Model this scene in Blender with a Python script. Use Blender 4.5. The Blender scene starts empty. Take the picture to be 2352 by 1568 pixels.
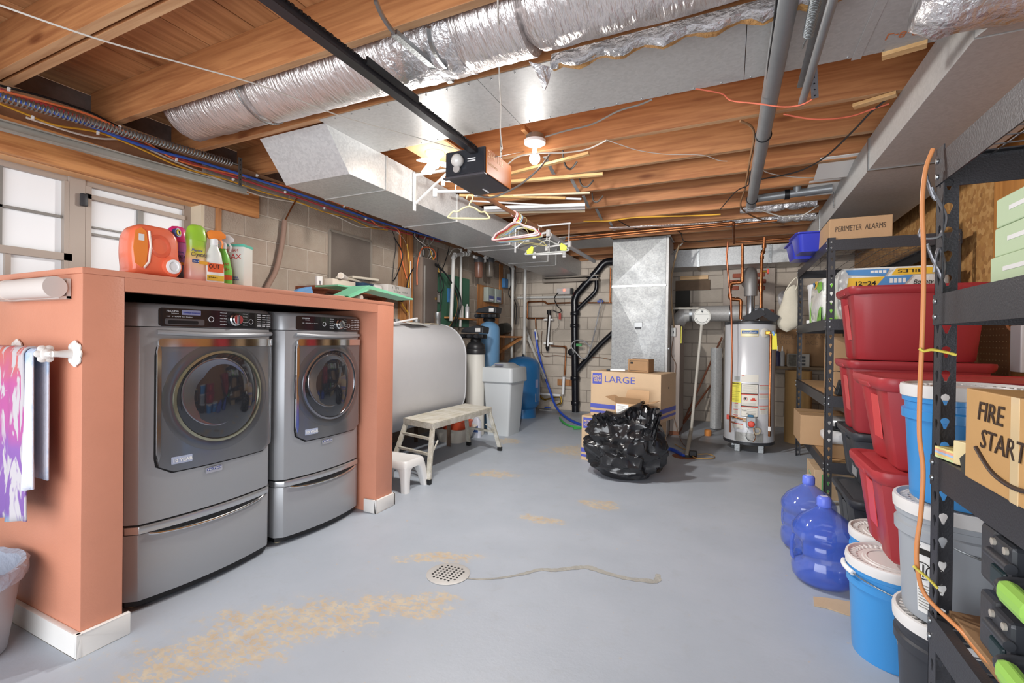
import bpy, bmesh, math, random
from mathutils import Vector as V, Matrix, Euler
random.seed(7)
PI = math.pi
S = bpy.context.scene
C = S.collection
# ---------------------------------------------------------------- camera, world, light, exposure
YAW, PITCH, ROLL, FPX = .43618, -.005345, .01252, 1074.6
CAM = V((0, 0, 1.28))
def _axes():
    cy, sy = math.cos(YAW), math.sin(YAW)
    w = V((-sy*math.cos(PITCH), cy*math.cos(PITCH), math.sin(PITCH)))
    r = V((cy, sy, 0)); u = r.cross(w)
    return math.cos(ROLL)*r+math.sin(ROLL)*u, -math.sin(ROLL)*r+math.cos(ROLL)*u, w
AR, AU, AW = _axes()
cam = bpy.data.cameras.new('camera'); co = bpy.data.objects.new('camera', cam); C.objects.link(co)
cam.sensor_width = 36; cam.lens = FPX*36/2352; cam.clip_start = .02
co.matrix_world = Matrix(((AR.x, AU.x, -AW.x, CAM.x), (AR.y, AU.y, -AW.y, CAM.y), (AR.z, AU.z, -AW.z, CAM.z), (0, 0, 0, 1)))
S.camera = co
wd = bpy.data.worlds.new('world'); S.world = wd; wd.use_nodes = True
bg = wd.node_tree.nodes['Background']; bg.inputs[0].default_value = (.88, .93, 1, 1); bg.inputs[1].default_value = 1.5
def area(name, loc, rot, sx, sy, power, col=(1, 1, 1)):
    l = bpy.data.lights.new(name, 'AREA'); l.shape = 'RECTANGLE'; l.size = sx; l.size_y = sy; l.energy = power; l.color = col
    o = bpy.data.objects.new(name, l); C.objects.link(o); o.location = loc; o.rotation_euler = rot
    return o
# daylight through the open garage doorway behind the camera, and through the window on the left
area('garage_doorway_daylight', (-1.0, -1.55, 1.25), (math.radians(90), 0, 0), 4.4, 2.2, 21, (.95, .97, 1))
#area('window_daylight', (-4.15, 1.25, 1.95), (0, math.radians(-90), 0), .75, 1.9, 45, (.93, .96, 1))
S.view_settings.view_transform = 'Standard'; S.view_settings.look = 'None'
S.view_settings.exposure = .66; S.view_settings.gamma = 1; S.view_settings.use_curve_mapping = False
BULB = 16
def even(l, smooth=0):
    # gentler distance falloff, as in the exposure-fused photograph
    l.use_nodes = True; nt = l.node_tree; e = nt.nodes['Emission']; f = nt.nodes.new('ShaderNodeLightFalloff'); f.inputs['Strength'].default_value = 1; f.inputs['Smooth'].default_value = smooth
    nt.links.new(f.outputs['Linear'], e.inputs['Strength'])
even(bpy.data.objects['garage_doorway_daylight'].data)
def lamp(name, loc, power, radius, col=(1, .97, .93)):
    l = bpy.data.lights.new(name, 'POINT'); l.energy = power; l.color = col; l.shadow_soft_size = radius; even(l, .7)
    o = bpy.data.objects.new(name, l); C.objects.link(o); o.location = loc
# the light of the two lit ceiling lamps
lamp('led_lamp_light', (-2.05, 2.97, 2.47), 36, .10)
lamp('round_bulb_light', (-1.305, 3.15, 2.49), 33, .045)
# ---------------------------------------------------------------- measuring: a pixel of the photo on a known plane
def ray(x, y): return AW+AR*((x-1176)/FPX)-AU*((y-784)/FPX)
def ZP(x, y, z=0.): d = ray(x, y); return CAM+d*((z-CAM.z)/d.z)
def YP(x, y, Y): d = ray(x, y); return CAM+d*(Y/d.y)
def XP(x, y, X): d = ray(x, y); return CAM+d*(X/d.x)
# ---------------------------------------------------------------- materials
def lin(c):
    if isinstance(c, str): c = [int(c[i:i+2], 16) for i in (0, 2, 4)]
    return tuple(((v/255)/12.92 if v/255 <= .04045 else ((v/255+.055)/1.055)**2.4) for v in c[:3])+(1,)
MC = {}
def mat(name, col, rough=.5, metal=0, bump=0, bs=40, var=0, vs=6, col2=None, stretch=None, rnd=0, coat=0, trans=0, ior=1.45, emit=0, thresh=None, alpha=1, spec=.5):
    if name in MC: return MC[name]
    m = bpy.data.materials.new(name); m.use_nodes = True; MC[name] = m
    nt = m.node_tree; N = nt.nodes; L = nt.links; b = N['Principled BSDF']
    b.inputs['Base Color'].default_value = lin(col); b.inputs['Roughness'].default_value = rough; b.inputs['Metallic'].default_value = metal
    b.inputs['Coat Weight'].default_value = coat; b.inputs['Transmission Weight'].default_value = trans; b.inputs['IOR'].default_value = ior
    b.inputs['Alpha'].default_value = alpha; b.inputs['Specular IOR Level'].default_value = spec
    if emit: b.inputs['Emission Color'].default_value = lin(col); b.inputs['Emission Strength'].default_value = emit
    if var or bump:
        tc = N.new('ShaderNodeTexCoord'); mp = N.new('ShaderNodeMapping'); L.new(tc.outputs['Object'], mp.inputs[0])
        if stretch: mp.inputs['Scale'].default_value = stretch
    if var:
        n = N.new('ShaderNodeTexNoise'); n.inputs['Scale'].default_value = vs; n.inputs['Detail'].default_value = 6; n.inputs['Roughness'].default_value = .62
        L.new(mp.outputs[0], n.inputs['Vector'])
        cr = N.new('ShaderNodeValToRGB'); L.new(n.outputs['Fac'], cr.inputs[0])
        a = V(lin(col)[:3]); c2 = V(lin(col2)[:3]) if col2 else a*(1-var)
        lo, hi = thresh if thresh else (.32, .68)
        cr.color_ramp.elements[0].position = lo; cr.color_ramp.elements[0].color = (*c2, 1)
        cr.color_ramp.elements[1].position = hi; cr.color_ramp.elements[1].color = (*(a if col2 else a*(1+var*.6)), 1)
        out = cr.outputs[0]
        if rnd:
            oi = N.new('ShaderNodeObjectInfo'); mr = N.new('ShaderNodeMapRange'); L.new(oi.outputs['Random'], mr.inputs[0])
            mr.inputs[3].default_value = 1-rnd; mr.inputs[4].default_value = 1+rnd
            hs = N.new('ShaderNodeHueSaturation'); L.new(out, hs.inputs['Color']); L.new(mr.outputs[0], hs.inputs['Value']); out = hs.outputs[0]
            # shift the pattern per piece
            cv = N.new('ShaderNodeVectorMath'); cv.operation = 'SCALE'; cv.inputs[0].default_value = (37, 53, 29); L.new(oi.outputs['Random'], cv.inputs['Scale'])
            L.new(cv.outputs[0], mp.inputs['Location'])
        L.new(out, b.inputs['Base Color'])
    if bump:
        n2 = N.new('ShaderNodeTexNoise'); n2.inputs['Scale'].default_value = bs; n2.inputs['Detail'].default_value = 5; L.new(mp.outputs[0], n2.inputs['Vector'])
        bp = N.new('ShaderNodeBump'); bp.inputs['Strength'].default_value = bump; bp.inputs['Distance'].default_value = .01
        L.new(n2.outputs['Fac'], bp.inputs['Height']); L.new(bp.outputs[0], b.inputs['Normal'])
    return m
def wood(name, c1, c2, axis='x', s=1, rough=.6, knots=True):
    if name in MC: return MC[name]
    m = bpy.data.materials.new(name); m.use_nodes = True; MC[name] = m
    nt = m.node_tree; N = nt.nodes; L = nt.links; b = N['Principled BSDF']; b.inputs['Roughness'].default_value = rough
    tc = N.new('ShaderNodeTexCoord'); mp = N.new('ShaderNodeMapping'); L.new(tc.outputs['Object'], mp.inputs[0])
    oi = N.new('ShaderNodeObjectInfo'); cv = N.new('ShaderNodeVectorMath'); cv.operation = 'SCALE'; cv.inputs[0].default_value = (3.7, 5.3, 2.9)
    L.new(oi.outputs['Random'], cv.inputs['Scale']); L.new(cv.outputs[0], mp.inputs['Location'])
    k = {'x': (.9, 16, 16), 'y': (16, .9, 16), 'z': (16, 16, .9)}[axis]; mp.inputs['Scale'].default_value = tuple(q*s for q in k)
    n = N.new('ShaderNodeTexNoise'); n.inputs['Scale'].default_value = 2.2; n.inputs['Detail'].default_value = 7; n.inputs['Distortion'].default_value = .6; L.new(mp.outputs[0], n.inputs['Vector'])
    cr = N.new('ShaderNodeValToRGB'); L.new(n.outputs['Fac'], cr.inputs[0])
    cr.color_ramp.elements[0].position = .33; cr.color_ramp.elements[0].color = lin(c2); cr.color_ramp.elements[1].position = .62; cr.color_ramp.elements[1].color = lin(c1)
    out = cr.outputs[0]
    if knots:
        mp2 = N.new('ShaderNodeMapping'); L.new(tc.outputs['Object'], mp2.inputs[0]); L.new(cv.outputs[0], mp2.inputs['Location'])
        mp2.inputs['Scale'].default_value = {'x': (1.5, .15, 4.5), 'y': (3, 1.3, .15), 'z': (3, .15, 1.3)}[axis]
        vo = N.new('ShaderNodeTexVoronoi'); vo.inputs['Scale'].default_value = 1.; L.new(mp2.outputs[0], vo.inputs['Vector'])
        c2r = N.new('ShaderNodeValToRGB'); L.new(vo.outputs['Distance'], c2r.inputs[0])
        c2r.color_ramp.elements[0].position = .06; c2r.color_ramp.elements[0].color = (.42, .27, .18, 1); c2r.color_ramp.elements[1].position = .15; c2r.color_ramp.elements[1].color = (1, 1, 1, 1)
        mx = N.new('ShaderNodeMix'); mx.data_type = 'RGBA'; mx.blend_type = 'MULTIPLY'; mx.inputs[0].default_value = .8
        L.new(out, mx.inputs[6]); L.new(c2r.outputs[0], mx.inputs[7]); out = mx.outputs[2]
    mr = N.new('ShaderNodeMapRange'); L.new(oi.outputs['Random'], mr.inputs[0]); mr.inputs[3].default_value = .88; mr.inputs[4].default_value = 1.1
    hs = N.new('ShaderNodeHueSaturation'); L.new(out, hs.inputs['Color']); L.new(mr.outputs[0], hs.inputs['Value'])
    L.new(hs.outputs[0], b.inputs['Base Color'])
    bp = N.new('ShaderNodeBump'); bp.inputs['Strength'].default_value = .25; bp.inputs['Distance'].default_value = .004; L.new(n.outputs['Fac'], bp.inputs['Height']); L.new(bp.outputs[0], b.inputs['Normal'])
    return m
def cellmat(name, cols, scale, rough, metal=0, bump=.1, stretch=(1, 1, 1)):
    if name in MC: return MC[name]
    m = bpy.data.materials.new(name); m.use_nodes = True; MC[name] = m
    nt = m.node_tree; N = nt.nodes; L = nt.links; b = N['Principled BSDF']; b.inputs['Roughness'].default_value = rough; b.inputs['Metallic'].default_value = metal
    tc = N.new('ShaderNodeTexCoord'); mp = N.new('ShaderNodeMapping'); L.new(tc.outputs['Object'], mp.inputs[0]); mp.inputs['Scale'].default_value = stretch
    vo = N.new('ShaderNodeTexVoronoi'); vo.inputs['Scale'].default_value = scale; L.new(mp.outputs[0], vo.inputs['Vector'])
    sp = N.new('ShaderNodeSeparateColor'); L.new(vo.outputs['Color'], sp.inputs[0])
    cr = N.new('ShaderNodeValToRGB'); L.new(sp.outputs[0], cr.inputs[0])
    e = cr.color_ramp.elements
    while len(e) < len(cols): e.new(.5)
    for i, c in enumerate(cols): e[i].position = i/(len(cols)-1); e[i].color = lin(c)
    L.new(cr.outputs[0], b.inputs['Base Color'])
    n = N.new('ShaderNodeTexNoise'); n.inputs['Scale'].default_value = 7; n.inputs['Detail'].default_value = 4; L.new(mp.outputs[0], n.inputs['Vector'])
    mr = N.new('ShaderNodeMapRange'); L.new(n.outputs['Fac'], mr.inputs[0]); mr.inputs[3].default_value = rough-.1; mr.inputs[4].default_value = rough+.15; L.new(mr.outputs[0], b.inputs['Roughness'])
    bp = N.new('ShaderNodeBump'); bp.inputs['Strength'].default_value = bump; bp.inputs['Distance'].default_value = .006; L.new(sp.outputs[1], bp.inputs['Height']); L.new(bp.outputs[0], b.inputs['Normal'])
    return m
# ---------------------------------------------------------------- mesh building
WM = {}
def rot3(rx=0, ry=0, rz=0): return Euler((rx, ry, rz)).to_matrix()
class M:
    def __init__(s): s.v = []; s.f = []
    def add(s, vs, fs):
        n = len(s.v); s.v += [tuple(p) for p in vs]; s.f += [tuple(i+n for i in f) for f in fs]; return s
    def box(s, x0, x1, y0, y1, z0, z1):
        return s.add([(x, y, z) for x in (x0, x1) for y in (y0, y1) for z in (z0, z1)], [(0, 1, 3, 2), (4, 6, 7, 5), (0, 4, 5, 1), (2, 3, 7, 6), (0, 2, 6, 4), (1, 5, 7, 3)])
    def ob(s, c, size, R=None, taper=1):
        R = R or Matrix.Identity(3); c = V(c); a, b, d = [q/2 for q in size]
        vs = []
        for x in (-a, a):
            for y in (-b, b):
                for z in (-d, d):
                    k = taper if z < 0 else 1
                    vs.append(c+R@V((x*k, y*k, z)))
        return s.add(vs, [(0, 1, 3, 2), (4, 6, 7, 5), (0, 4, 5, 1), (2, 3, 7, 6), (0, 2, 6, 4), (1, 5, 7, 3)])
    def bar(s, p0, p1, w, h, up=(0, 0, 1)):
        p0, p1 = V(p0), V(p1); d = (p1-p0); L = d.length; d.normalize(); up = V(up)
        if abs(d.dot(up)) > .99: up = V((1, 0, 0))
        sd = d.cross(up).normalized(); up2 = sd.cross(d)
        return s.ob((p0+p1)/2, (L, w, h), Matrix((d, sd, up2)).transposed())
    def loft(s, rings, close=True, caps=True):
        n = len(rings[0]); vs = [p for r in rings for p in r]; fs = []
        m = n if close else n-1
        for i in range(len(rings)-1):
            for j in range(m):
                k = (j+1) % n; fs.append((i*n+j, i*n+k, (i+1)*n+k, (i+1)*n+j))
        if caps and close: fs.append(tuple(range(n))[::-1]); fs.append(tuple((len(rings)-1)*n+j for j in range(n)))
        return s.add(vs, fs)
    def tube(s, pts, r, seg=10, caps=True, closed=False):
        pts = [V(p) for p in pts]; rr = r if isinstance(r, (list, tuple)) else [r]*len(pts); rings = []
        N_ = len(pts); pn = None
        for i, p in enumerate(pts):
            if closed: d = pts[(i+1) % N_]-pts[i-1]
            else: d = pts[min(i+1, N_-1)]-pts[max(i-1, 0)]
            d.normalize()
            if pn is None: pn = d.orthogonal().normalized()
            else:
                pn = pn-d*pn.dot(d)
                pn = pn.normalized() if pn.length > 1e-6 else d.orthogonal().normalized()
            b = d.cross(pn)
            rings.append([p+(pn*math.cos(2*PI*j/seg)+b*math.sin(2*PI*j/seg))*rr[i] for j in range(seg)])
        if closed:
            rings.append(rings[0]); return s.loft(rings, True, False)
        return s.loft(rings, True, caps)
    def lathe(s, prof, c=(0, 0, 0), axis=(0, 0, 1), seg=32, sx=1, sy=1):
        c = V(c); ax = V(axis).normalized(); a = ax.orthogonal().normalized(); b = ax.cross(a)
        if abs(ax.z) > .99: a, b = V((1, 0, 0)), V((0, 1, 0))
        rings = [[c+ax*z+(a*math.cos(2*PI*j/seg)*sx+b*math.sin(2*PI*j/seg)*sy)*max(r, 1e-5) for j in range(seg)] for r, z in prof]
        return s.loft(rings, True, True)
    def prism(s, poly, axis, a0, a1):
        f = {'x': lambda p, q: (q, p[0], p[1]), 'y': lambda p, q: (p[0], q, p[1]), 'z': lambda p, q: (p[0], p[1], q)}[axis]
        return s.loft([[f(p, a0) for p in poly], [f(p, a1) for p in poly]])
    def build(s, name, m, parent=None, smooth=35, bevel=0, seg=2, solid=0):
        me = bpy.data.meshes.new(name); me.from_pydata(s.v, [], s.f)
        bm = bmesh.new(); bm.from_mesh(me); bmesh.ops.remove_doubles(bm, verts=bm.verts, dist=1e-5); bmesh.ops.recalc_face_normals(bm, faces=bm.faces)
        if bevel:
            ed = [e for e in bm.edges if len(e.link_faces) == 2 and e.calc_face_angle() > math.radians(32)]
            bmesh.ops.bevel(bm, geom=ed, offset=bevel, segments=seg, affect='EDGES', profile=.5, clamp_overlap=True)
        bm.to_mesh(me); bm.free()
        if smooth: me.shade_smooth(); me.set_sharp_from_angle(angle=math.radians(smooth))
        if isinstance(m, (list, tuple)):
            for q in m: me.materials.append(q)
        else: me.materials.append(m)
        return link(name, me, parent)
def link(name, me, parent=None):
    o = bpy.data.objects.new(name, me); C.objects.link(o)
    if parent is not None:
        W = WM.get(parent.name, Matrix.Identity(4))
        me.transform(W.inverted()); o.parent = parent; WM[o.name] = W
    return o
def tag(o, label=None, cat=None, group=None, kind=None):
    if label: o['label'] = label
    if cat: o['category'] = cat
    if group: o['group'] = group
    if kind: o['kind'] = kind
    return o
def thing(name, label, cat, loc=None, group=None):
    o = bpy.data.objects.new(name, None); C.objects.link(o); o.empty_display_size = .05
    if loc is not None: o.location = loc; WM[o.name] = Matrix.Translation(V(loc))
    return tag(o, label, cat, group)
def place(o, loc, rz=0, rx=0, ry=0, sc=1):
    o.location = loc; o.rotation_euler = (rx, ry, rz)
    if sc != 1: o.scale = (sc, sc, sc) if not isinstance(sc, tuple) else sc
    return o
KIDS = {}
def dup(o, label=None, parent=None):
    c = o.copy(); C.objects.link(c)
    if parent is not None: c.parent = parent
    elif o.parent: c.parent = o.parent
    for ch in list(o.children): dup(ch, None, c)
    if label: c['label'] = label
    return c
def struct(o): o['kind'] = 'structure'; return o
def cr(pts, n=6, closed=False):
    pts = [V(p) for p in pts]; out = []; N_ = len(pts)
    rng = range(N_) if closed else range(N_-1)
    for i in rng:
        if closed: a, b, c, d = pts[i-1], pts[i], pts[(i+1) % N_], pts[(i+2) % N_]
        else: a, b, c, d = pts[max(i-1, 0)], pts[i], pts[i+1], pts[min(i+2, N_-1)]
        for k in range(n):
            t = k/n; out.append(.5*((2*b)+(c-a)*t+(2*a-5*b+4*c-d)*t*t+(3*b-a-3*c+d)*t**3))
    if not closed: out.append(pts[-1])
    return out
def rrect(w, h, r, n=5, cx=0, cy=0):
    out = []
    for q, (sx, sy) in enumerate(((1, 1), (-1, 1), (-1, -1), (1, -1))):
        for k in range(n+1):
            a = (q+k/n)*PI/2; out.append((cx+sx*(w/2-r)+r*math.cos(a), cy+sy*(h/2-r)+r*math.sin(a)))
    return out
def text(s, o, right, up, size, m, parent, name='lettering', width=None, shear=0, depth=.0008, bold=0, track=1):
    cu = bpy.data.curves.new('t', 'FONT'); cu.body = s; cu.size = size; cu.extrude = depth; cu.shear = shear; cu.offset = bold; cu.resolution_u = 2; cu.space_character = track
    t = bpy.data.objects.new('t', cu); C.objects.link(t); dg = bpy.context.evaluated_depsgraph_get(); me = bpy.data.meshes.new_from_object(t.evaluated_get(dg))
    bpy.data.objects.remove(t); bpy.data.curves.remove(cu)
    r = V(right).normalized(); u = V(up).normalized(); n = r.cross(u).normalized(); k = 1
    if width:
        xs = [v.co.x for v in me.vertices]; k = width/max(max(xs)-min(xs), 1e-4)
    me.transform(Matrix(((r.x*k, u.x, n.x, o[0]), (r.y*k, u.y, n.y, o[1]), (r.z*k, u.z, n.z, o[2]), (0, 0, 0, 1))))
    me.materials.clear(); me.materials.append(m); me.name = name
    return link(name, me, parent)
def ring(c, axis, r, t=.0015, seg=28):
    c = V(c); ax = V(axis).normalized(); a = ax.orthogonal().normalized(); b = ax.cross(a)
    return M().tube([c+a*r*math.cos(q*2*PI/seg)+b*r*math.sin(q*2*PI/seg) for q in range(seg)], t, 6, closed=True)
def decal(pts, m, parent, name='label_sticker', off=None, t=.0008):
    # thin plate from 4 corner points, with thickness t outwards
    p = [V(q) for q in pts]; n = (p[1]-p[0]).cross(p[3]-p[0]).normalized()
    a = [q+n*.0006 for q in p]; b = [q+n*(.0006+t) for q in p]
    return M().loft([a, b]).build(name, m, parent, smooth=0)
# ---------------------------------------------------------------- shared materials
JW = wood('joist_wood', 'B47C4E', '955E38', 'x')
JWL = wood('joist_edge_lit_tone', 'C39A72', 'AA7E58', 'x')  # joist wood made lighter: the lit look of the undersides, put into colour
PLK = wood('subfloor_boards', 'C28E60', 'A57248', 'y', .7)
WDY = wood('lumber_y', 'C98F58', '9D6438', 'y')
WDZ = wood('lumber_z', 'BE8450', '8F5C33', 'z')
WTRIM = wood('trim_stick', 'E3B981', 'CDA066', 'x', 1, .45, False)
RED_OAK = wood('red_stained_board', '8A4A2C', '6A3520', 'y', 1, .6, False)
GALV = cellmat('galvanised_sheet', ['B4B6B7', 'BDBFC0', 'C5C7C7'], 70, .36, .15, .03)
GALVD = cellmat('galvanised_sheet_dull', ['AEADAB', 'B4B3B1', 'B9B8B6'], 70, .42, .12, .02)
STEEL = mat('zinc_steel', '9EA1A2', .38, .9, .15, 80, .12, 12)
FOIL = mat('foil_wrap', 'E2DCDA', .3, .75, 1.5, 11, .12, 8, stretch=(5, 1.2, 1.2))
FOILT = mat('crinkled_foil', 'DEDCDC', .26, .7, 1.6, 30, .2, 10)
CHROME = mat('chrome', 'DADCDD', .12, 1)
COPPER = mat('copper_pipe', 'A86C46', .34, .85, .1, 60, .35, 9, col2='7A4A2A')
BRASS = mat('brass_fitting', 'B08D3C', .35, .9)
BLKIRON = mat('black_pipe', '15151A', .28, 0, .1, 30)
PVC = mat('pvc_white', 'C9C8C4', .4)
PVCG = mat('grey_conduit', '8D9092', .42, .4, .1, 40, .1, 5)
WHITE = mat('white_plastic', 'E6E6E6', .4)
BLACK = mat('black_plastic', '141416', .45)
DGREY = mat('dark_grey_plastic', '34363A', .45)
RACK = mat('black_powder_coat', '3A3A3E', .42, .2, .15, 200)
ORANGE = mat('orange_wall_paint', 'CC8A70', .42, 0, .12, 120, .05, 3)
TRIMW = mat('white_trim_paint', 'E4E2DE', .45)
CARD = mat('cardboard', 'B4926E', .75, 0, .1, 50, .06, 4)
CARDL = mat('light_cardboard', 'BCA283', .75, 0, .1, 50, .05, 4)
CARDD = mat('old_cardboard', '977654', .78, 0, .1, 50, .12, 4)
INK = mat('ink_black', '1D1A18', .6)
INKB = mat('ink_blue', '4D55A6', .6)
WHT = mat('label_white', 'E2E2E0', .55)
WIREB = mat('black_cable', '1E1E20', .5)
WIREW = mat('white_cable', 'D4CFC6', .5)
WIREG = mat('grey_cable', '7D7872', .5)
WIREY = mat('yellow_cable', 'D9A63A', .5)
WIREO = mat('orange_cable', 'E0774A', .5)
PEXB = mat('blue_pex', '3E66C4', .4)
PEXR = mat('red_pex', 'B4484C', .4)
SLATE = mat('slate_metal_paint', 'A2A4A7', .36, .3, .03, 300)
# ================================================================ SETTING
JZ = 2.68      # underside of the joists
LX, RX, BY = -3.72, 1.6, 8.1
# ---- floor with worn paint
def floor_mat():
    m = bpy.data.materials.new('painted_concrete'); m.use_nodes = True; nt = m.node_tree; N = nt.nodes; L = nt.links; b = N['Principled BSDF']
    tc = N.new('ShaderNodeTexCoord')
    def noise(sc, det=6, ro=.6, st=None):
        n = N.new('ShaderNodeTexNoise'); n.inputs['Scale'].default_value = sc; n.inputs['Detail'].default_value = det; n.inputs['Roughness'].default_value = ro
        if st:
            mp = N.new('ShaderNodeMapping'); mp.inputs['Scale'].default_value = st; L.new(tc.outputs['Object'], mp.inputs[0]); L.new(mp.outputs[0], n.inputs['Vector'])
        else: L.new(tc.outputs['Object'], n.inputs['Vector'])
        return n.outputs['Fac']
    def ramp(v, p0, p1, c0=(0, 0, 0, 1), c1=(1, 1, 1, 1)):
        r = N.new('ShaderNodeValToRGB'); L.new(v, r.inputs[0]); e = r.color_ramp.elements; e[0].position = p0; e[1].position = p1; e[0].color = c0; e[1].color = c1; return r.outputs[0]
    def math_(op, a, b_=None, clamp=False):
        n = N.new('ShaderNodeMath'); n.operation = op; n.use_clamp = clamp
        for i, q in enumerate((a, b_)):
            if q is None: continue
            if isinstance(q, (int, float)): n.inputs[i].default_value = q
            else: L.new(q, n.inputs[i])
        return n.outputs[0]
    def blob(cx, cy, rx, ry, ang):
        mp = N.new('ShaderNodeMapping'); mp.vector_type = 'TEXTURE'; mp.inputs['Location'].default_value = (cx, cy, 0); mp.inputs['Rotation'].default_value = (0, 0, ang); mp.inputs['Scale'].default_value = (rx, ry, 1)
        L.new(tc.outputs['Object'], mp.inputs[0]); d = N.new('ShaderNodeVectorMath'); d.operation = 'LENGTH'; L.new(mp.outputs[0], d.inputs[0])
        return math_('SUBTRACT', 1, d.outputs['Value'], True)
    def mix(f, a, c):
        n = N.new('ShaderNodeMix'); n.data_type = 'RGBA'
        if isinstance(f, float): n.inputs[0].default_value = f
        else: L.new(f, n.inputs[0])
        for i, q in ((6, a), (7, c)):
            if isinstance(q, tuple): n.inputs[i].default_value = q
            else: L.new(q, n.inputs[i])
        return n.outputs[2]
    base = mix(ramp(noise(1.3, 4), .3, .7), lin('9BA3AD'), lin('A6ADB7'))
    base = mix(math_('MULTIPLY', ramp(noise(9, 8, .7), .56, .72), .22), base, lin('8F8F8C'))
    tot = None
    for bl in FLOOR_WORN:
        q = blob(*bl); tot = q if tot is None else math_('MAXIMUM', tot, q)
    k = math_('ADD', math_('MULTIPLY', tot, .34), math_('ADD', math_('MULTIPLY', noise(5, 12, .74, (1, 1.6, 1)), .72), math_('MULTIPLY', noise(21, 6, .7), .28)))
    mask = ramp(k, .655, .70)
    tan = mix(ramp(noise(14, 6), .35, .65), lin('B9A07C'), lin('C6B89E'))
    base = mix(math_('MULTIPLY', math_('MULTIPLY', mask, ramp(noise(24, 8, .72, (1, 1.8, 1)), .46, .50)), .8), base, tan)
    halo = ramp(k, .58, .70)
    base = mix(math_('MULTIPLY', halo, .10), base, tan)
    sp = ramp(noise(22, 6, .6), .68, .71)
    base = mix(math_('MULTIPLY', sp, .35), base, lin('C0A47C'))
    dk = ramp(noise(38, 4, .6), .73, .77)
    base = mix(math_('MULTIPLY', dk, .5), base, lin('6E6A66'))
    # scuffed, dirty ground beside the water heater
    tot = None
    for bl in FLOOR_DIRT:
        q = blob(*bl); tot = q if tot is None else math_('MAXIMUM', tot, q)
    dm = ramp(math_('ADD', math_('MULTIPLY', tot, .7), noise(4, 8, .65)), .62, .95)
    base = mix(math_('MULTIPLY', dm, .5), base, lin('7D7874'))
    L.new(base, b.inputs['Base Color'])
    r = ramp(noise(3, 5), .3, .7, (.38, .38, .38, 1), (.55, .55, .55, 1)); L.new(r, b.inputs['Roughness'])
    bp = N.new('ShaderNodeBump'); bp.inputs['Strength'].default_value = .12; bp.inputs['Distance'].default_value = .01; L.new(noise(30, 8, .7), bp.inputs['Height']); L.new(bp.outputs[0], b.inputs['Normal'])
    return m
FLOOR_WORN = [(-1.75, 1.5, .85, .32, .75), (-1.35, 1.85, .35, .22, .6), (-1.9, 1.15, .55, .25, .6), (-1.5, 2.3, .4, .12, .5), (-2.0, 3.95, .4, .2, .3), (-2.5, 5.3, .3, .3, 0), (-1.2, 3.1, .3, .12, .2), (-.9, 3.6, .3, .2, 0), (-1.55, 5.2, .7, .5, .3)]
FLOOR_DIRT = [(-.35, 6.4, .9, .7, 0), (.6, 7.2, 1.2, .7, 0), (-2.3, 7.7, 1.2, .35, 0), (.4, 5.4, .8, .3, 0)]
fl = struct(M().box(-4.1, 2.6, -1.6, 8.4, -.1, 0).build('floor', floor_mat()))
# ---- block walls
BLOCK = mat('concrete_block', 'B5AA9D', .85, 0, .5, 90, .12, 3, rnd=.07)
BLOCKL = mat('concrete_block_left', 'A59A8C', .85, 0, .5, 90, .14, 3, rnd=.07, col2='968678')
MORTAR = mat('mortar_joint', 'B5AA9E', .9, 0, .5, 60, .12, 5)
MORTARD = mat('block_backing', '8E857B', .9, 0, .4, 50, .1, 4)
CH = .2165
def block_mesh(w, h, m):
    b = M().box(-w/2, w/2, -.004, .03, -h/2, h/2)
    me_o = b.build('tmp', m, bevel=.004, seg=1); me = me_o.data; bpy.data.objects.remove(me_o); return me
def blocks(parent, m, p0, dirv, length, z0, z1, rz, hole=None, name='concrete_block'):
    cache = {}; d = V(dirv); k = 0; z = .168-CH
    while z < z1-.02:
        a, b = max(z, z0), min(z+CH, z1)
        if b-a > .03:
            s = -(.2175 if k % 2 else 0)-.1
            while s < length:
                u0, u1 = max(s, 0), min(s+.435, length)
                if u1-u0 > .04 and not (hole and hole(((u0+u1)/2), (a+b)/2)):
                    key = (round(u1-u0, 2), round(b-a, 2))
                    if key not in cache: cache[key] = block_mesh(u1-u0-.011, b-a-.011, m)
                    o = bpy.data.objects.new(name, cache[key]); C.objects.link(o); o.parent = parent
                    o.location = V(p0)+d*((u0+u1)/2)+V((0, 0, (a+b)/2)); o.rotation_euler = (0, 0, rz)
                s += .435
        z += CH; k += 1
wl = M().box(LX-.3, LX-.003, 2.28, BY+.3, 0, 2.62).box(LX-.3, LX-.0, -1.6, 2.28, 0, 1.5).box(LX-.3, LX-.012, -1.6, .2, 1.5, 2.3).build('wall_left', MORTAR, smooth=0); struct(wl)
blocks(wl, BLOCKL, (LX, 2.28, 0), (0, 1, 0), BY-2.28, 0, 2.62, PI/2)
wb = struct(M().box(LX-.3, RX+.3, BY+.003, BY+.3, 0, 2.75).build('wall_back', MORTARD, smooth=0))
blocks(wb, BLOCK, (LX, BY, 0), (1, 0, 0), RX-LX, 0, 2.75, 0)
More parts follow.
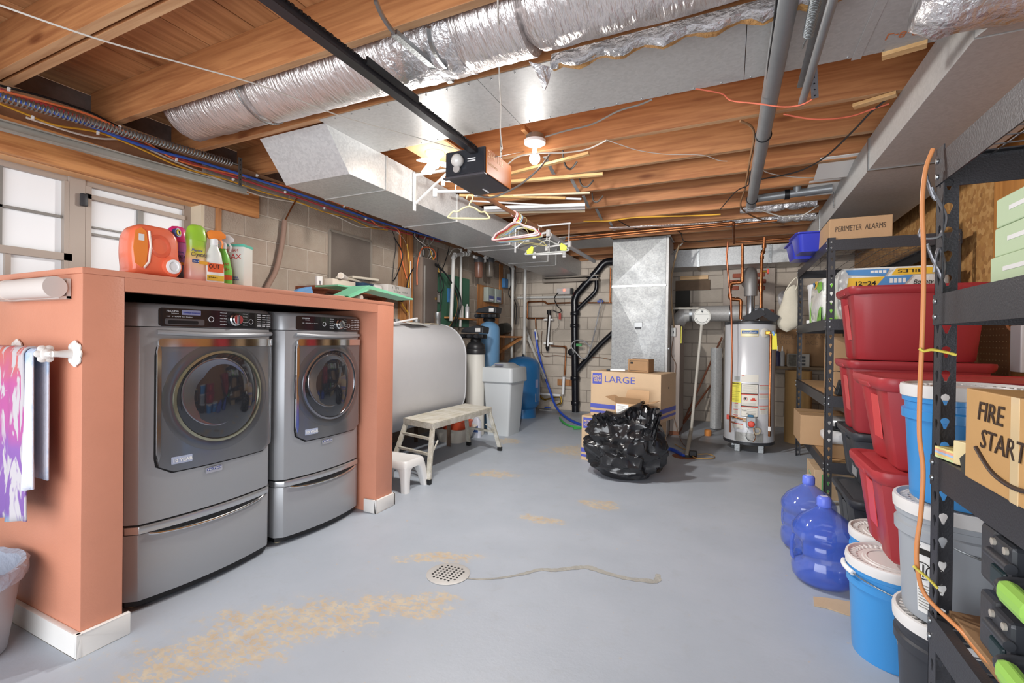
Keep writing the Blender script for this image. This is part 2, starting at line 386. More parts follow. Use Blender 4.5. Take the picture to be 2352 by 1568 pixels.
# right wall
wr = struct(M().box(RX, RX+.2, -1.6, BY+.3, 0, 3.0).build('wall_right', MORTARD, smooth=0))
OSB = cellmat('osb_board', ['8A6034', 'A0743F', 'B38A55', '946636'], 26, .7, 0, .3, (3.2, 1, 1.1))
PLYW = wood('plywood_sheet', 'BE8343', 'A56C33', 'z', .5, .6, False)
PEG = mat('pegboard_brown', '7A5230', .7, 0, .1, 40, .1, 5)
M().box(RX-.012, RX, 4.21, 6.3, .02, 2.62).build('osb_panel', OSB, wr, 0)
M().box(RX-.012, RX, 2.72, 4.20, .02, 2.62).build('plywood_panel', PLYW, wr, 0)
M().box(RX-.012, RX, 1.0, 2.71, .02, 2.62).build('plywood_panel', PLYW, wr, 0)
M().box(RX-.012, RX, 6.31, 8.09, .02, 2.62).build('osb_panel', OSB, wr, 0)
pg = M().box(RX-.024, RX-.012, 3.95, 4.85, .3, 1.46).build('pegboard', PEG, wr, 0)
hl = M()
for i in range(21):
    for j in range(27): 
        y = 3.98+i*.041; z = .36+j*.041
        hl.lathe([(.005, 0), (.005, .002)], (RX-.0245, y, z), (-1, 0, 0), 6)
tag(hl.build('peg_hole', mat('hole_light', '9B7B58', .8), pg, 0), kind='stuff')
# wall behind the camera: piers beside the open garage doorway
struct(M().box(LX-.3, -3.25, -1.75, -1.6, 0, 3.0).box(1.25, RX+.2, -1.75, -1.6, 0, 3.0).box(-3.25, 1.25, -1.75, -1.6, 2.36, 3.0).build('wall_front', mat('pale_wall', 'C9C2BA', .8), smooth=0))
# ---- ceiling: subfloor planks, joists, rim
ce = struct(M().box(-4.3, RX+.2, -1.75, 8.4, 2.965, 3.0).build('ceiling', PLK, smooth=0))
x = -4.04
pm_ = {}
i = 0
while x < RX:
    w = .19
    if 'p' not in pm_:
        t = M().box(0, w-.006, -1.6, 8.1, -.0, .03).build('tmp', PLK, bevel=.003, seg=1); pm_['p'] = t.data; bpy.data.objects.remove(t)
    o = bpy.data.objects.new('ceiling_plank', pm_['p']); C.objects.link(o); o.parent = ce; o.location = (x, 0, 2.93+random.uniform(-.0015, .0015)); x += w
jy = [-.9, -.38, .13, .66, 1.15, 1.21, 1.73, 2.24, 2.78, 3.28, 3.83, 4.33, 4.88, 5.44, 5.95, 6.47, 7.0, 7.55, 8.05]
t = M().box(-4.0, RX, -.042, 0, 0, .25).build('tmp', JW, bevel=.003, seg=1); jm = t.data; bpy.data.objects.remove(t)
t = M().box(.0-4.0, RX, -.042, 0, .0, .0015).build('tmp', JWL, smooth=0); jm2 = t.data; bpy.data.objects.remove(t)  # thin paler sheet that paints the lit underside of each joist
for y in jy:
    o = bpy.data.objects.new('joist', jm); C.objects.link(o); o.parent = ce; o.location = (0, y, JZ)
    o2 = bpy.data.objects.new('joist_edge', jm2); C.objects.link(o2); o2.parent = o; o2.location = (0, 0, -.0016)
M().box(-4.09, -4.04, -1.6, 8.3, JZ, 2.93).build('rim_board', mat('stained_rim', '8C8280', .8, 0, .3, 20, .35, 6), ce, 0)
sill = M().box(LX-.3, LX+.01, -1.6, BY, 2.62, JZ).build('sill_plate', mat('sill_dark', '9A7456', .8, 0, .3, 20, .3, 5), wl, 0)
# window header: wood beam above the window and its soffit, coloured pale to look lit
hd = M().box(LX-.02, LX+.035, -1.6, 2.73, 2.29, 2.49).build('trim_1', WDY, None, bevel=.003); struct(hd)
M().box(LX-.16, LX-.021, -1.6, 2.28, 2.285, 2.33).build('soffit_board', mat('soffit_lit_tone', 'D8A878', .6, 0, .1, 30, .1, 3), hd, 0)
M().box(LX-.25, LX-.02, -1.6, 2.73, 2.49, 2.62).build('trim_2', mat('dark_infill', '9C6E4E', .8, 0, .3, 20, .3, 5), None, 0)['kind'] = 'structure'
struct(bpy.data.objects['trim_2'])
st_ = M().box(LX-.002, LX+.02, 2.37, 2.41, 1.4, 2.5).build('trim_3', WDZ, None, 0); struct(st_)
# window: wide aluminium frame, mullion, muntins, frosted panes
FR = mat('window_frame_taupe', 'A79C92', .5, .2)
MUN = mat('window_muntin', '84827E', .5, .2)
FROST = mat('bright_frosted_glass', 'DADCDE', .5, emit=.16)
w1 = struct(M().box(LX-.19, LX-.13, .15, .21, 1.5, 2.29).box(LX-.19, LX-.13, 2.21, 2.28, 1.5, 2.29).box(LX-.19, LX-.13, .2, 2.22, 2.25, 2.29).box(LX-.19, LX-.13, .2, 2.22, 1.5, 1.55).box(LX-.2, LX-.12, 1.51, 1.60, 1.5, 2.29).build('window_1', FR, None, 0, bevel=.004))
XW = LX-.15
gl = M().box(XW-.012, XW-.008, .21, 1.52, 1.55, 2.25).build('pane', FROST, w1, 0)
gl = M().box(XW-.012, XW-.008, 1.59, 2.22, 1.55, 2.25).build('pane', FROST, w1, 0)
def wbar(y0, y1, z0, z1, m=MUN, d=.014, n='muntin'): return M().box(XW-.008, XW+d, y0, y1, z0, z1).build(n, m, w1, 0)
for z in (2.02,): wbar(.21, 1.52, z-.008, z+.008)
wbar(.21, 1.53, 1.745, 1.79, FR, .03, 'sash_rail')
for y in (1.205, .88, .55): wbar(y-.012, y+.012, 1.79, 2.25)
for y in (1.24, .8): wbar(y-.012, y+.012, 1.55, 1.745, FR, .02)
wbar(1.60, 2.22, 2.17, 2.20, FR, .03, 'sash_rail'); wbar(1.905, 1.94, 1.55, 2.17)
wbar(1.60, 2.22, 1.985, 1.995); wbar(1.60, 2.22, 1.935, 1.950); wbar(1.60, 2.22, 1.60, 1.62)
wbar(1.60, 1.63, 1.55, 2.25, FR, .03, 'sash_rail'); wbar(1.49, 1.515, 1.55, 2.25, FR, .03, 'sash_rail')
M().box(XW+.03, XW+.06, 1.565, 1.60, 2.11, 2.19).build('latch', DGREY, w1, bevel=.004)
M().box(LX-.19, LX+.0, 2.262, 2.285, 1.5, 2.29).build('jamb', mat('cream_jamb', 'CBBFA8', .8, 0, .2, 60), w1, 0)
# screened vent opening in the block wall
vt = thing('screened_vent', 'dark mesh screened vent set in the concrete block wall above the cluttered shelf', 'vent', (LX+.02, 3.83, 2.15))
VB = [XP(752, 527, LX+.01), XP(850, 545, LX+.01)]
y0, y1, z0, z1 = 3.53, 4.13, 1.83, 2.36
M().box(LX+.013, LX+.018, y0, y1, z0, z1).build('screen', mat('dark_screen', '6E645C', .8, 0, .6, 300, .1, 3), vt, 0)
f_ = M()
for a in ((y0-.015, y0+.01, z0, z1), (y1-.01, y1+.015, z0, z1), (y0, y1, z1-.01, z1+.015), (y0, y1, z0-.015, z0)): f_.box(LX+.002, LX+.026, *a)
f_.build('frame', mat('screen_frame', '8B8379', .6), vt, 0)
# floor drain and the crack running from it
dr = thing('floor_drain', 'round perforated metal drain cover set in the painted floor', 'drain', (-1.37, 2.157, 0))
M().lathe([(.118, 0), (.118, .003), (.106, .0055), (.0, .0055)], (-1.37, 2.157, .0005), seg=40).build('cover', mat('drain_cover', 'B5B3B0', .5, .3, .1, 60), dr)
h_ = M()
for i in range(-4, 5):
    for j in range(-4, 5):
        if i*i+j*j < 15: h_.lathe([(.0065, 0), (.0065, .0008)], (-1.37+i*.023, 2.157+j*.023, .0062), seg=8)
tag(h_.build('drain_hole', BLACK, dr, 0), kind='stuff')
cp = [(1066, 1327), (1100, 1330), (1150, 1327), (1200, 1318), (1240, 1308), (1275, 1309), (1320, 1304), (1352, 1303), (1390, 1315), (1440, 1328), (1480, 1333), (1508, 1334), (1511, 1318)]
pts = [ZP(x_, y_) for x_, y_ in cp]; wdt = [.008, .008, .009, .013, .016, .017, .018, .02, .019, .018, .02, .016, .008]
L_ = []; R_ = []
pc = cr(pts, 6); ww = [wdt[min(i//6, 12)]*(random.uniform(.8, 1.25)) for i in range(len(pc))]
for i, p in enumerate(pc):
    d = (pc[min(i+1, len(pc)-1)]-pc[max(i-1, 0)]).normalized(); n = V((-d.y, d.x, 0)); L_.append(p+n*ww[i]); R_.append(p-n*ww[i])
mk = M(); n = len(pc)
mk.add([p+V((0, 0, .0012)) for p in L_]+[p+V((0, 0, .0012)) for p in R_], [(i, i+1, n+i+1, n+i) for i in range(n-1)])
struct(mk.build('trim_4', mat('crack_filler', '9B9A94', .85, 0, .4, 60, .15, 15), None, 0))
# ================================================================ LAUNDRY CORNER
PX = -2.325
en = thing('laundry_enclosure', 'orange painted half wall enclosure built around the grey washer and dryer', 'enclosure', (PX, .96, 0))
M().box(LX+.01, PX, .96, 1.103, 0, 1.52).build('end_wall', ORANGE, en, bevel=.003)
M().box(LX+.01, PX, 2.672, 2.851, 0, 1.52).build('side_wall', ORANGE, en, bevel=.003)
M().box(PX-.05, PX+.0005, 1.103, 2.672, 1.462, 1.52).build('front_rail', ORANGE, en)
M().box(LX+.01, PX+.0015, .958, 2.853, 1.52, 1.545).build('countertop', ORANGE, en, bevel=.003)
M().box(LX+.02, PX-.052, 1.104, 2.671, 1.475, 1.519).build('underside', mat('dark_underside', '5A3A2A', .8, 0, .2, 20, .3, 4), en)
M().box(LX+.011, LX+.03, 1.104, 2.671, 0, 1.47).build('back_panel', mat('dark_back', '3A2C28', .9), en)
b_ = M().box(LX+.02, PX+.018, .942, .96, 0, .095).box(PX, PX+.018, .942, 1.125, 0, .095)
b_.build('baseboard', TRIMW, en, bevel=.003)
M().box(PX, PX+.018, 2.655, 2.87, 0, .095).box(PX-.1, PX+.018, 2.655, 2.672, 0, .095).box(LX+.5, PX+.018, 2.851, 2.869, 0, .095).build('baseboard', TRIMW, en, bevel=.003)
PANELB = mat('gloss_black_panel', '222226', .18, .1, coat=.5)
DOORG = mat('smoked_door', '7C7E82', .2, .55, coat=.5)
WIN_G = mat('door_window_glass', '34363B', .08, .4, coat=1)
GASK = mat('door_ring', '9A9BA0', .2, .9)
INKW = mat('print_white', 'D8D8DA', .5)
BADGE = mat('badge_blue', '56619A', .4, .3)
def appliance(y0, y1, dryer, label):
    W = y1-y0; yc = (y0+y1)/2; XB = -2.475; bow = .05
    t = thing('clothes_dryer' if dryer else 'washing_machine', label, 'dryer' if dryer else 'washer', (XB-.4, yc, 0))
    def fx(y, o=0): k = abs(y-yc)/(W/2); return XB+bow*(1-k**2)-(.035*max(0, (k-.9)/.1)**2)+o
    def outline(o=0, back=-3.28, n=20, yy0=y0, yy1=y1):
        ps = [(fx(yy0+(yy1-yy0)*i/n, o), yy0+(yy1-yy0)*i/n) for i in range(n+1)]
        return [(back, yy0)]+ps+[(back, yy1)]
    def slab(z0, z1, o=0, g=0, back=-3.28, rz=.0):
        rings = []
        zs = [(z0, 0), (z1, 0)] if not rz else [(z0, 0), (z1-rz, 0), (z1-rz*.5, -.008), (z1-rz*.12, -.022), (z1, -.05)]
        for z, dx in zs: rings.append([(px+(dx if px > -3.2 else 0), py, z) for px, py in outline(o, back, 20, y0+g, y1-g)])
        return M().loft(rings)
    slab(.045, .352).build('pedestal_drawer', SLATE, t, 25, .003)
    M().loft([[(px-.01, py, z) for px, py in outline(0, -3.25, 20, y0+.006, y1-.006)] for z in (.02, 1.40)]).build('inner_body', BLACK, t)
    # light lip above the drawer with a dark finger slot
    slab(.355, .390, .006).build('drawer_lip', mat('lip_silver', 'C4C6C8', .28, .8), t, 25, .004)
    slot = []
    for i in range(21):
        k = i/20; y = y0+W*(.1+.8*k); d = .022*math.sin(PI*k)**.6+.001
        slot.append([(fx(y, .0015), y, .353), (fx(y, .0015), y, .353-d*1.0), (fx(y, .004), y, .353-d*1.0), (fx(y, .004), y, .353)])
    M().loft(slot).build('finger_slot', BLACK, t)
    hd_ = M().tube([(fx(y0+W*(.1+.8*i/20), .006), y0+W*(.1+.8*i/20), .350-.024*math.sin(PI*i/20)**.6) for i in range(21)], .006, 8)
    hd_.build('drawer_handle', CHROME, t)
    slab(.398, 1.315, .0).build('cabinet', SLATE, t, 25, .003)
    slab(1.318, 1.43, .0, 0, -3.28, .03).build('top_console', SLATE, t, 40)
    def sheet(name, m, ya, yb, za, zb, o, th, r=.02, nz=16, ny=24, par=None, topbow=0, zfun=None, smooth=30):
        front = []; back = []
        for j in range(nz+1):
            z = za+(zb-za)*j/nz
            dz = min(z-za, zb-z); ins = 0
            if dz < r: ins = r-math.sqrt(max(0, r*r-(r-dz)**2))
            rowf = []; rowb = []
            for i in range(ny+1):
                y = (ya+ins)+(yb-ya-2*ins)*i/ny; k = (y-(ya+yb)/2)/((yb-ya)/2)
                zz = z+(topbow*(1-k*k)*(j/nz))
                rowf.append((fx(y, o), y, zz)); rowb.append((fx(y, o-th), y, zz))
            front.append(rowf); back.append(rowb)
        mm = M(); n1 = ny+1
        vs = [p for r_ in front for p in r_]+[p for r_ in back for p in r_]; B = (nz+1)*n1; fs = []
        for j in range(nz):
            for i in range(ny):
                a = j*n1+i; fs.append((a, a+1, a+n1+1, a+n1)); fs.append((B+a, B+a+n1, B+a+n1+1, B+a+1))
        for i in range(ny):
            fs.append((i, B+i, B+i+1, i+1)); a = nz*n1+i; fs.append((a, a+1, B+a+1, B+a))
        for j in range(nz):
            a = j*n1; fs.append((a, a+n1, B+a+n1, B+a)); a += ny; fs.append((a, B+a, B+a+n1, a+n1))
        mm.add(vs, fs); return mm.build(name, m, par or t, smooth)
    pnl = sheet('control_panel', PANELB, y0+.105*W/.74, y1-.018, 1.320, 1.408, .003, .01, .012)
    # scoop above the door, black reveal, door
    sheet('door_reveal', BLACK, y0+.092, y1-.008, .612, 1.262, .0035, .03, .07)
    door = sheet('door', DOORG, y0+.1, y1-.016, .62, 1.255, .014, .02, .066, 20, 30)
    sheet('door_trim', CHROME, y0+.1, y1-.016, 1.222, 1.262, .02, .012, .014, par=door)
    sheet('door_trim', CHROME, y0+.096, y0+.112, .68, 1.235, .017, .012, .006, par=door)
    scoop = M()
    scoop.tube([(fx(y0+.1+(W-.12)*i/16, .002), y0+.1+(W-.12)*i/16, 1.292-.010*math.sin(PI*i/16)) for i in range(17)], .013, 8).build('scoop_edge', SLATE, t)
    # round window
    wy = y0+W*.53; wz = .965; R = .235
    def disc(profile, m, n, c=(0, 0)):
        base = fx(wy)
        rings = [[(base+dx, wy+c[0]+rr*math.cos(2*PI*j/48), wz+c[1]+rr*math.sin(2*PI*j/48)) for j in range(48)] for rr, dx in profile]
        rings = [[(x_+(fx(y_)-base if abs(y_-yc) < W/2 else 0), y_, z_) for x_, y_, z_ in r_] for r_ in rings]
        return M().loft(rings).build(n, m, door, 60)
    disc([(R+.045, .010), (R+.045, .015), (R+.02, .018), (R+.0, .016), (R, .008)], mat('door_halo', '6A6C70', .2, .6, coat=.5), 'door_ring')
    disc([(R, .012), (R, .024), (R-.012, .026), (R-.016, .012)], GASK if dryer else mat('yellowed_ring', 'A5A48F', .2, .8), 'window_ring')
    disc([(R-.012, .018), (R-.02, .022), (R*.7, .034), (R*.4, .044), (.001, .048)], WIN_G, 'window_glass')
    disc([(R*.74, .031), (R*.74, .036), (R*.72, .038), (R*.70, .036)], GASK, 'inner_ring', (-.035, .025))
    # dispenser drawer or nothing, knob, printing
    if not dryer:
        dd = sheet('dispenser_drawer', mat('drawer_grey', '6A6B6F', .3, .5), y0+.13, y0+.30, 1.328, 1.358, .009, .008, .006)
        sheet('drawer_pull', BLACK, y0+.14, y0+.27, 1.332, 1.35, .011, .004, .005, par=dd)
    ky = y0+W*(.63 if not dryer else .62); kz = 1.366; kx = fx(ky)
    kn = M().lathe([(.034, 0), (.034, .012), (.028, .018), (.027, .03), (.024, .033), (0, .033)], (kx+.002, ky, kz), (1, 0, 0), 32).build('dial', CHROME, t)
    M().ob((kx+.037, ky, kz), (.006, .012, .046), rot3(.6 if dryer else 0)).build('dial_grip', mat('dial_dark', '77797D', .3, .8), kn, bevel=.002)
    def tx(s, y, z, size, w=None, m=INKW, par=pnl):
        e_ = y+(w or .03); return text(s, (fx(y, .0062), y, z), (fx(e_)-fx(y), e_-y, 0), (0, 0, 1), size, m, par, width=w)
    # the wash brand word and cycle names (blurred in the photograph)
    tx('MAXIMA', y0+.135, 1.390, .013, .05); tx('EcoConserve', y0+.155, 1.382, .006, .03)
    if not dryer:
        sheet('badge', mat('lilac_badge', '9AA0C4', .4, .3), y0+.20, y0+.285, 1.378, 1.402, .0045, .003, .002, par=pnl)
        tx('COMMERCIAL TECHNOLOGY', y0+.205, 1.386, .008, .075, INKB)
    tx('HE  STEAM for Stains', y0+.135, 1.366 if not dryer else 1.362, .007, .11)
    for k in range(5):
        tx(['Normal', 'Rinse & Spin', 'Power Wash', 'Heavy Duty', 'Bulky'][k], ky-.085, 1.396-k*.015, .0065, .035)
        tx(['Delicates', 'Wrinkle', 'Steam', 'Rapid', 'Clean'][k], ky+.045, 1.396-k*.015, .0065, .03)
    rg = M()
    for yy, zz in ((ky-.13, 1.362), (ky+.10, 1.358)):
        rg.tube([(fx(yy, .0045), yy+.013*math.cos(a*.5), zz+.013*math.sin(a*.5)) for a in range(13)], .0016, 5, closed=True)
    rg.build('start_ring', INKW, pnl)
    bt = M()
    for k in range(6):
        for q in range(3):
            yy = y1-.13+q*.035; zz = 1.398-k*.0125
            bt.box(fx(yy, .004), fx(yy, .0048), yy, yy+.02+.004*((k+q) % 2), zz-.002, zz+.0025)
    bt.build('button_print', INKW, pnl, 0)
    # sticker and badge on the door and below
    st = sheet('sticker', mat('sticker_blue_grey', 'A9B2C8', .4), y0+.155, y0+.245, .655, .690, .0165, .002, .002, par=door)
    text('10 YEAR', (fx(y0+.158, .0192), y0+.158, .664), (fx(y0+.242)-fx(y0+.158), .084, 0), (0, 0, 1), .022, WHT, door, width=.084, bold=.0006)
    bd = sheet('brand_badge', mat('badge_plate', 'C9CAD0', .3, .6), yc-.055, yc+.03, .572, .60, .008, .004, .003)
    sheet('brand_field', BADGE, yc-.05, yc+.025, .585, .597, .0095, .003, .002, par=bd)
    text('MAYTAG', (fx(yc-.048, .012), yc-.048, .5875), (fx(yc+.022)-fx(yc-.048), .07, 0), (0, 0, 1), .011, WHT, bd, width=.07)
    M().lathe([(.018, 0), (.018, .02), (.025, .022), (.025, .046)], (XB-.06, y0+.05, 0), seg=12).lathe([(.018, 0), (.018, .02), (.025, .022), (.025, .046)], (XB-.06, y1-.05, 0), seg=12).build('levelling_foot', mat('foot_cream', 'A59A80', .6), t)
    return t
appliance(1.192, 1.932, 0, 'slate grey front load washer on a drawer pedestal with laundry seen nearby, left machine')
bpy.data.objects['washing_machine']['label'] = 'slate grey front load washer with detergent drawer, nearest machine in the enclosure'
appliance(1.972, 2.66, 1, 'slate grey dryer on a drawer pedestal beside the orange right column')
# ---- things along the countertop
CT = 1.5455
JUGO = mat('orange_jug_plastic', 'E8704E', .3, 0, .1, 20, coat=.3)
def squat(t, name, prof, m, c, seg=28, sx=1, sy=1): return M().lathe(prof, c, seg=seg, sx=sx, sy=sy).build(name, m, t, 50)
# big orange detergent jug lying on its side, cap towards the room; authored facing +x in local y-z
j = thing('detergent_jug', 'large orange detergent jug lying on its side with a white cap, near the window', 'jug', (0, 0, 0))
o_ = [(-.1, .0), (.015, -.0), (.085, -.004), (.115, .01), (.118, .06), (.112, .11), (.105, .19), (.07, .232), (.0, .238), (-.07, .235), (-.108, .2), (-.118, .12), (-.112, .04)]
oc = [(p.x, p.y) for p in cr([V((a, b, 0)) for a, b in o_], 4, True)]
rings = []
for dx, k in ((-.08, .84), (-.07, .95), (-.04, 1), (.04, 1), (.07, .95), (.08, .84)):
    rings.append([(dx, (a)*k, (b-.118)*k+.118) for a, b in oc])
M().loft(rings).build('body', JUGO, j, 60)
M().lathe([(.052, 0), (.05, .004), (.036, .002), (.03, -.002)], (.0795, .012, .14), (1, 0, 0), 24, 1, 1.1).build('grip_hollow', mat('jug_hollow', 'D55F42', .35), j, 60)
lb = M().loft([[(.0805, -.1+a, .05+b) for a, b in ((0, 0), (.03, -.02), (.05, .0), (.058, .08), (.05, .15), (.028, .165), (.0, .15), (-.008, .07))], [(.083, -.1+a, .05+b) for a, b in ((0, 0), (.03, -.02), (.05, .0), (.058, .08), (.05, .15), (.028, .165), (.0, .15), (-.008, .07))]]).build('label', mat('jug_label_orange', 'EE8A3E', .4), j, 0)
M().box(.0832, .0838, -.085, -.06, .155, .185).build('barcode_patch', WHT, lb, 0)
M().tube([(.082, -.1+a, .05+b) for a, b in ((.04, -.02), (.062, .01), (.07, .085), (.062, .155))], .006, 6).build('label_edge', mat('edge_pale', 'E8D6CC', .4), j)
M().lathe([(.045, 0), (.045, .035), (.03, .04), (.0, .04)], (.06, .068, .048), (1, 0, 0), 28).build('spout_ring', JUGO, j, 50)
M().lathe([(.034, 0), (.034, .012), (.024, .014), (.02, .008), (.0, .008)], (.097, .068, .048), (1, 0, 0), 28).build('cap', WHITE, j, 50)
M().lathe([(.022, 0), (.022, .02), (.0, .02)], (.05, .10, .222), (1, .5, .1), 20).build('round_sticker', mat('sticker_navy', '3D4470', .4), j, 50)
ring((.0695, .110, .2242), (1, .5, .1), .012, .003).build('sticker_ring', mat('sticker_yellow', 'E2C63A', .4), j, 50)
place(j, (-2.47, 1.268, CT+.005), -.12, sc=(1, .84, .97))
def grad(name, stops, rough=.35, z0=0, z1=.25, nz=.0):
    if name in MC: return MC[name]
    m = bpy.data.materials.new(name); m.use_nodes = True; MC[name] = m; nt = m.node_tree; N = nt.nodes; L = nt.links; b = N['Principled BSDF']; b.inputs['Roughness'].default_value = rough; b.inputs['Coat Weight'].default_value = .3
    tc = N.new('ShaderNodeTexCoord'); se = N.new('ShaderNodeSeparateXYZ'); L.new(tc.outputs['Object'], se.inputs[0])
    no = N.new('ShaderNodeTexNoise'); no.inputs['Scale'].default_value = 14; L.new(tc.outputs['Object'], no.inputs['Vector'])
    ad = N.new('ShaderNodeMath'); ad.operation = 'MULTIPLY_ADD'; L.new(no.outputs['Fac'], ad.inputs[0]); ad.inputs[1].default_value = nz; L.new(se.outputs['Z'], ad.inputs[2])
    mr = N.new('ShaderNodeMapRange'); L.new(ad.outputs[0], mr.inputs[0]); mr.inputs[1].default_value = z0; mr.inputs[2].default_value = z1
    r = N.new('ShaderNodeValToRGB'); L.new(mr.outputs[0], r.inputs[0]); e = r.color_ramp.elements
    while len(e) < len(stops): e.new(.5)
    for i, (p, c) in enumerate(stops): e[i].position = p; e[i].color = lin(c)
    L.new(r.outputs[0], b.inputs['Base Color']); return m
def booster(label, capc, stops, words, loc, rz):
    t = thing('scent_booster_bottle', label, 'bottle')
    pr = [(.0, 0), (.044, .0), (.052, .01), (.054, .05), (.048, .11), (.042, .16), (.046, .205)]
    squat(t, 'body', pr, grad('booster_'+capc, stops, .3, 0, .21, .05), (0, 0, 0), sy=1, sx=.62)
    squat(t, 'cap', [(.047, .205), (.047, .235), (.04, .268), (.025, .283), (0, .288)], mat('cap_'+capc, capc, .3), (0, 0, 0), sy=1, sx=.64)
    w = text(words[0], (.0315, -.034, .148), (0, 1, 0), (0, 0, 1), .018, INKB, t, width=.05, shear=.2)
    text(words[1], (.0325, -.038, .125), (0, 1, 0), (0, 0, 1), .028, mat('ink_grey', '4A4656', .5), t, width=.07, shear=.25)
    M().box(.0325, .034, -.03, .0, .092, .108).build('blue_tab', mat('tab_blue', '2E4E8E', .4), t, 0)
    M().box(.0325, .0338, .0, .045, .088, .103).build('yellow_tab', mat('tab_yellow', 'E3A83E', .4), t, 0)
    text('2in1', (.0345, -.027, .096), (0, 1, 0), (0, 0, 1), .010, WHT, t, width=.023)
    return place(t, loc, rz)
booster('pink capped purple scent booster bottle, half hidden behind the green capped one', 'E0347C', [(0, 'A03A5A'), (.3, '55707A'), (.6, '8A5C9A'), (1, 'C060A8')], ('Purex', 'Crystals'), (-2.56, 1.44, CT), -.1)
booster('green capped scent booster bottle with peach and green label', '9CCB3E', [(0, 'EE8F80'), (.3, 'F2C9C0'), (.6, 'F4C9A0'), (.8, 'D8CC50'), (1, 'A4CC44')], ('Purex', 'Crystals'), (-2.43, 1.455, CT), -.15)
def sprayer(label, bodym, headc, loc, rz, words, extra):
    t = thing('spray_bottle', label, 'bottle')
    squat(t, 'body', [(0, 0), (.044, 0), (.048, .008), (.047, .08), (.038, .12), (.034, .15), (.02, .185), (.015, .2)], bodym, (0, 0, 0), sx=.62)
    squat(t, 'collar', [(.018, .195), (.018, .225), (.012, .23)], WHITE, (0, 0, 0))
    M().prism([(-.03, .232), (-.02, .225), (.03, .228), (.052, .240), (.052, .256), (.03, .272), (-.02, .27), (-.036, .255)], 'x', -.012, .012).build('spray_head', mat('spray_'+headc, headc, .35), t, bevel=.003)
    M().tube(cr([(0, .028, .23), (0, .040, .212), (0, .036, .185)], 4), .005, 6).build('trigger', mat('trig_'+headc, headc, .35), t)
    extra(t); return place(t, loc, rz)
def ex1(t):
    M().box(.0295, .031, -.04, .034, .055, .10).build('orange_band', mat('band_orange', 'E5673E', .4), t, 0)
    M().box(.0295, .0308, -.042, .036, .012, .04).build('yellow_band', mat('band_yellow', 'E3BC46', .4), t, 0)
    text('OUT', (.0315, -.036, .072), (0, 1, 0), (0, 0, 1), .034, INK, t, width=.05)
    text('STAIN', (.0312, -.036, .024), (0, 1, 0), (0, 0, 1), .01, INK, t, width=.04)
def ex2(t):
    M().box(.0295, .031, -.03, .036, .03, .055).build('red_band', mat('band_orange', 'E5673E', .4), t, 0)
    text('SPRAY', (.0315, -.03, .105), (0, 1, 0), (0, 0, 1), .022, mat('ink_red', 'CC3B3A', .5), t, width=.05)
    text('WASH', (.0315, -.03, .078), (0, 1, 0), (0, 0, 1), .022, mat('ink_red', 'CC3B3A', .5), t, width=.05)
sprayer('white stain spray bottle with an orange trigger head', mat('spray_body_white', 'E3E6E0', .3), 'F08A3A', (-2.41, 1.532, CT), -.2, 'OUT', ex1)
sprayer('green spray bottle with a white trigger head', mat('spray_body_green', '7CC850', .3), 'E8E8E8', (-2.46, 1.61, CT), -.25, 'WASH', ex2)
bx = thing('borax_box', 'white and teal cardboard borax box standing at the end of the bottles', 'box')
M().box(-.045, .045, -.1, .06, 0, .235).build('carton', mat('borax_white', 'DEDFD8', .6), bx, bevel=.0015)
M().box(-.0455, .0455, -.1005, .0605, .222, .236).box(-.0455, .0455, -.1005, .0605, 0, .008).build('teal_edge', mat('borax_teal', '58BFA8', .5), bx, 0)
text('20 MULE TEAM', (.0462, -.092, .195), (0, 1, 0), (0, 0, 1), .02, mat('ink_red', 'CC3B3A', .5), bx, width=.12)
text('BORAX', (.0462, -.092, .155), (0, 1, 0), (0, 0, 1), .038, mat('ink_red', 'CC3B3A', .5), bx, width=.135)
text('DETERGENT BOOSTER &\nMULTI-PURPOSE CLEANER', (.0462, -.085, .05), (0, 1, 0), (0, 0, 1), .012, INKB, bx, width=.12)
ring((.0465, -.03, .105), (1, 0, 0), .017, .003).build('ring_logo', mat('logo_blue', '5A80B8', .5), bx, 0)
text('NaturaI', (-.028, .0612, .145), (1, 0, 0), (0, 0, 1), .014, mat('borax_teal', '58BFA8', .5), bx, width=.04) if False else None
bpy.data.objects['borax_box'].rotation_euler = (0, 0, -1.12); bpy.data.objects['borax_box'].location = (-2.50, 1.72, CT)
# small things further along the top
bl = M().loft([[(-2.62, 2.14, CT+.001), (-2.56, 2.14, CT+.001), (-2.54, 2.29, CT+.001), (-2.62, 2.29, CT+.001)], [(-2.61, 2.20, CT+.045), (-2.58, 2.20, CT+.045), (-2.55, 2.28, CT+.07), (-2.61, 2.28, CT+.07)]]).build('folded_pouch', mat('pouch_blue', '6CA8E0', .4), None, 0, .004)
tag(bl, 'small light blue folded pouch lying on the orange countertop', 'pouch')
pd = M().lathe([(.0, 0), (.055, 0), (.07, .012), (.068, .014), (.05, .004), (0, .004)], (-2.47, 2.4, CT+.001), seg=28).build('shallow_dish', mat('cream_dish', 'DDD2C0', .5), None, 50)
tag(pd, 'shallow cream dish lying on the countertop beside the blue pouch', 'dish')
GRN = mat('mint_green_paint', '7CC4A0', .5, 0, .05, 30)
gb = thing('green_drawer_box', 'pale mint green open box frame lying on the countertop end', 'box', (-2.7, 2.75, CT))
M().loft([[(-2.42, 2.44, CT), (-2.40, 2.46, CT), (-2.9, 2.9, CT), (-2.92, 2.88, CT)], [(-2.42, 2.66, CT+.085), (-2.40, 2.68, CT+.085), (-2.9, 2.9, CT+.06), (-2.92, 2.88, CT+.06)]]).build('side_board', GRN, gb, 0)
M().box(-2.9, -2.66, 2.62, 3.0, 1.66, 1.672).build('tray', GRN, gb, 0)
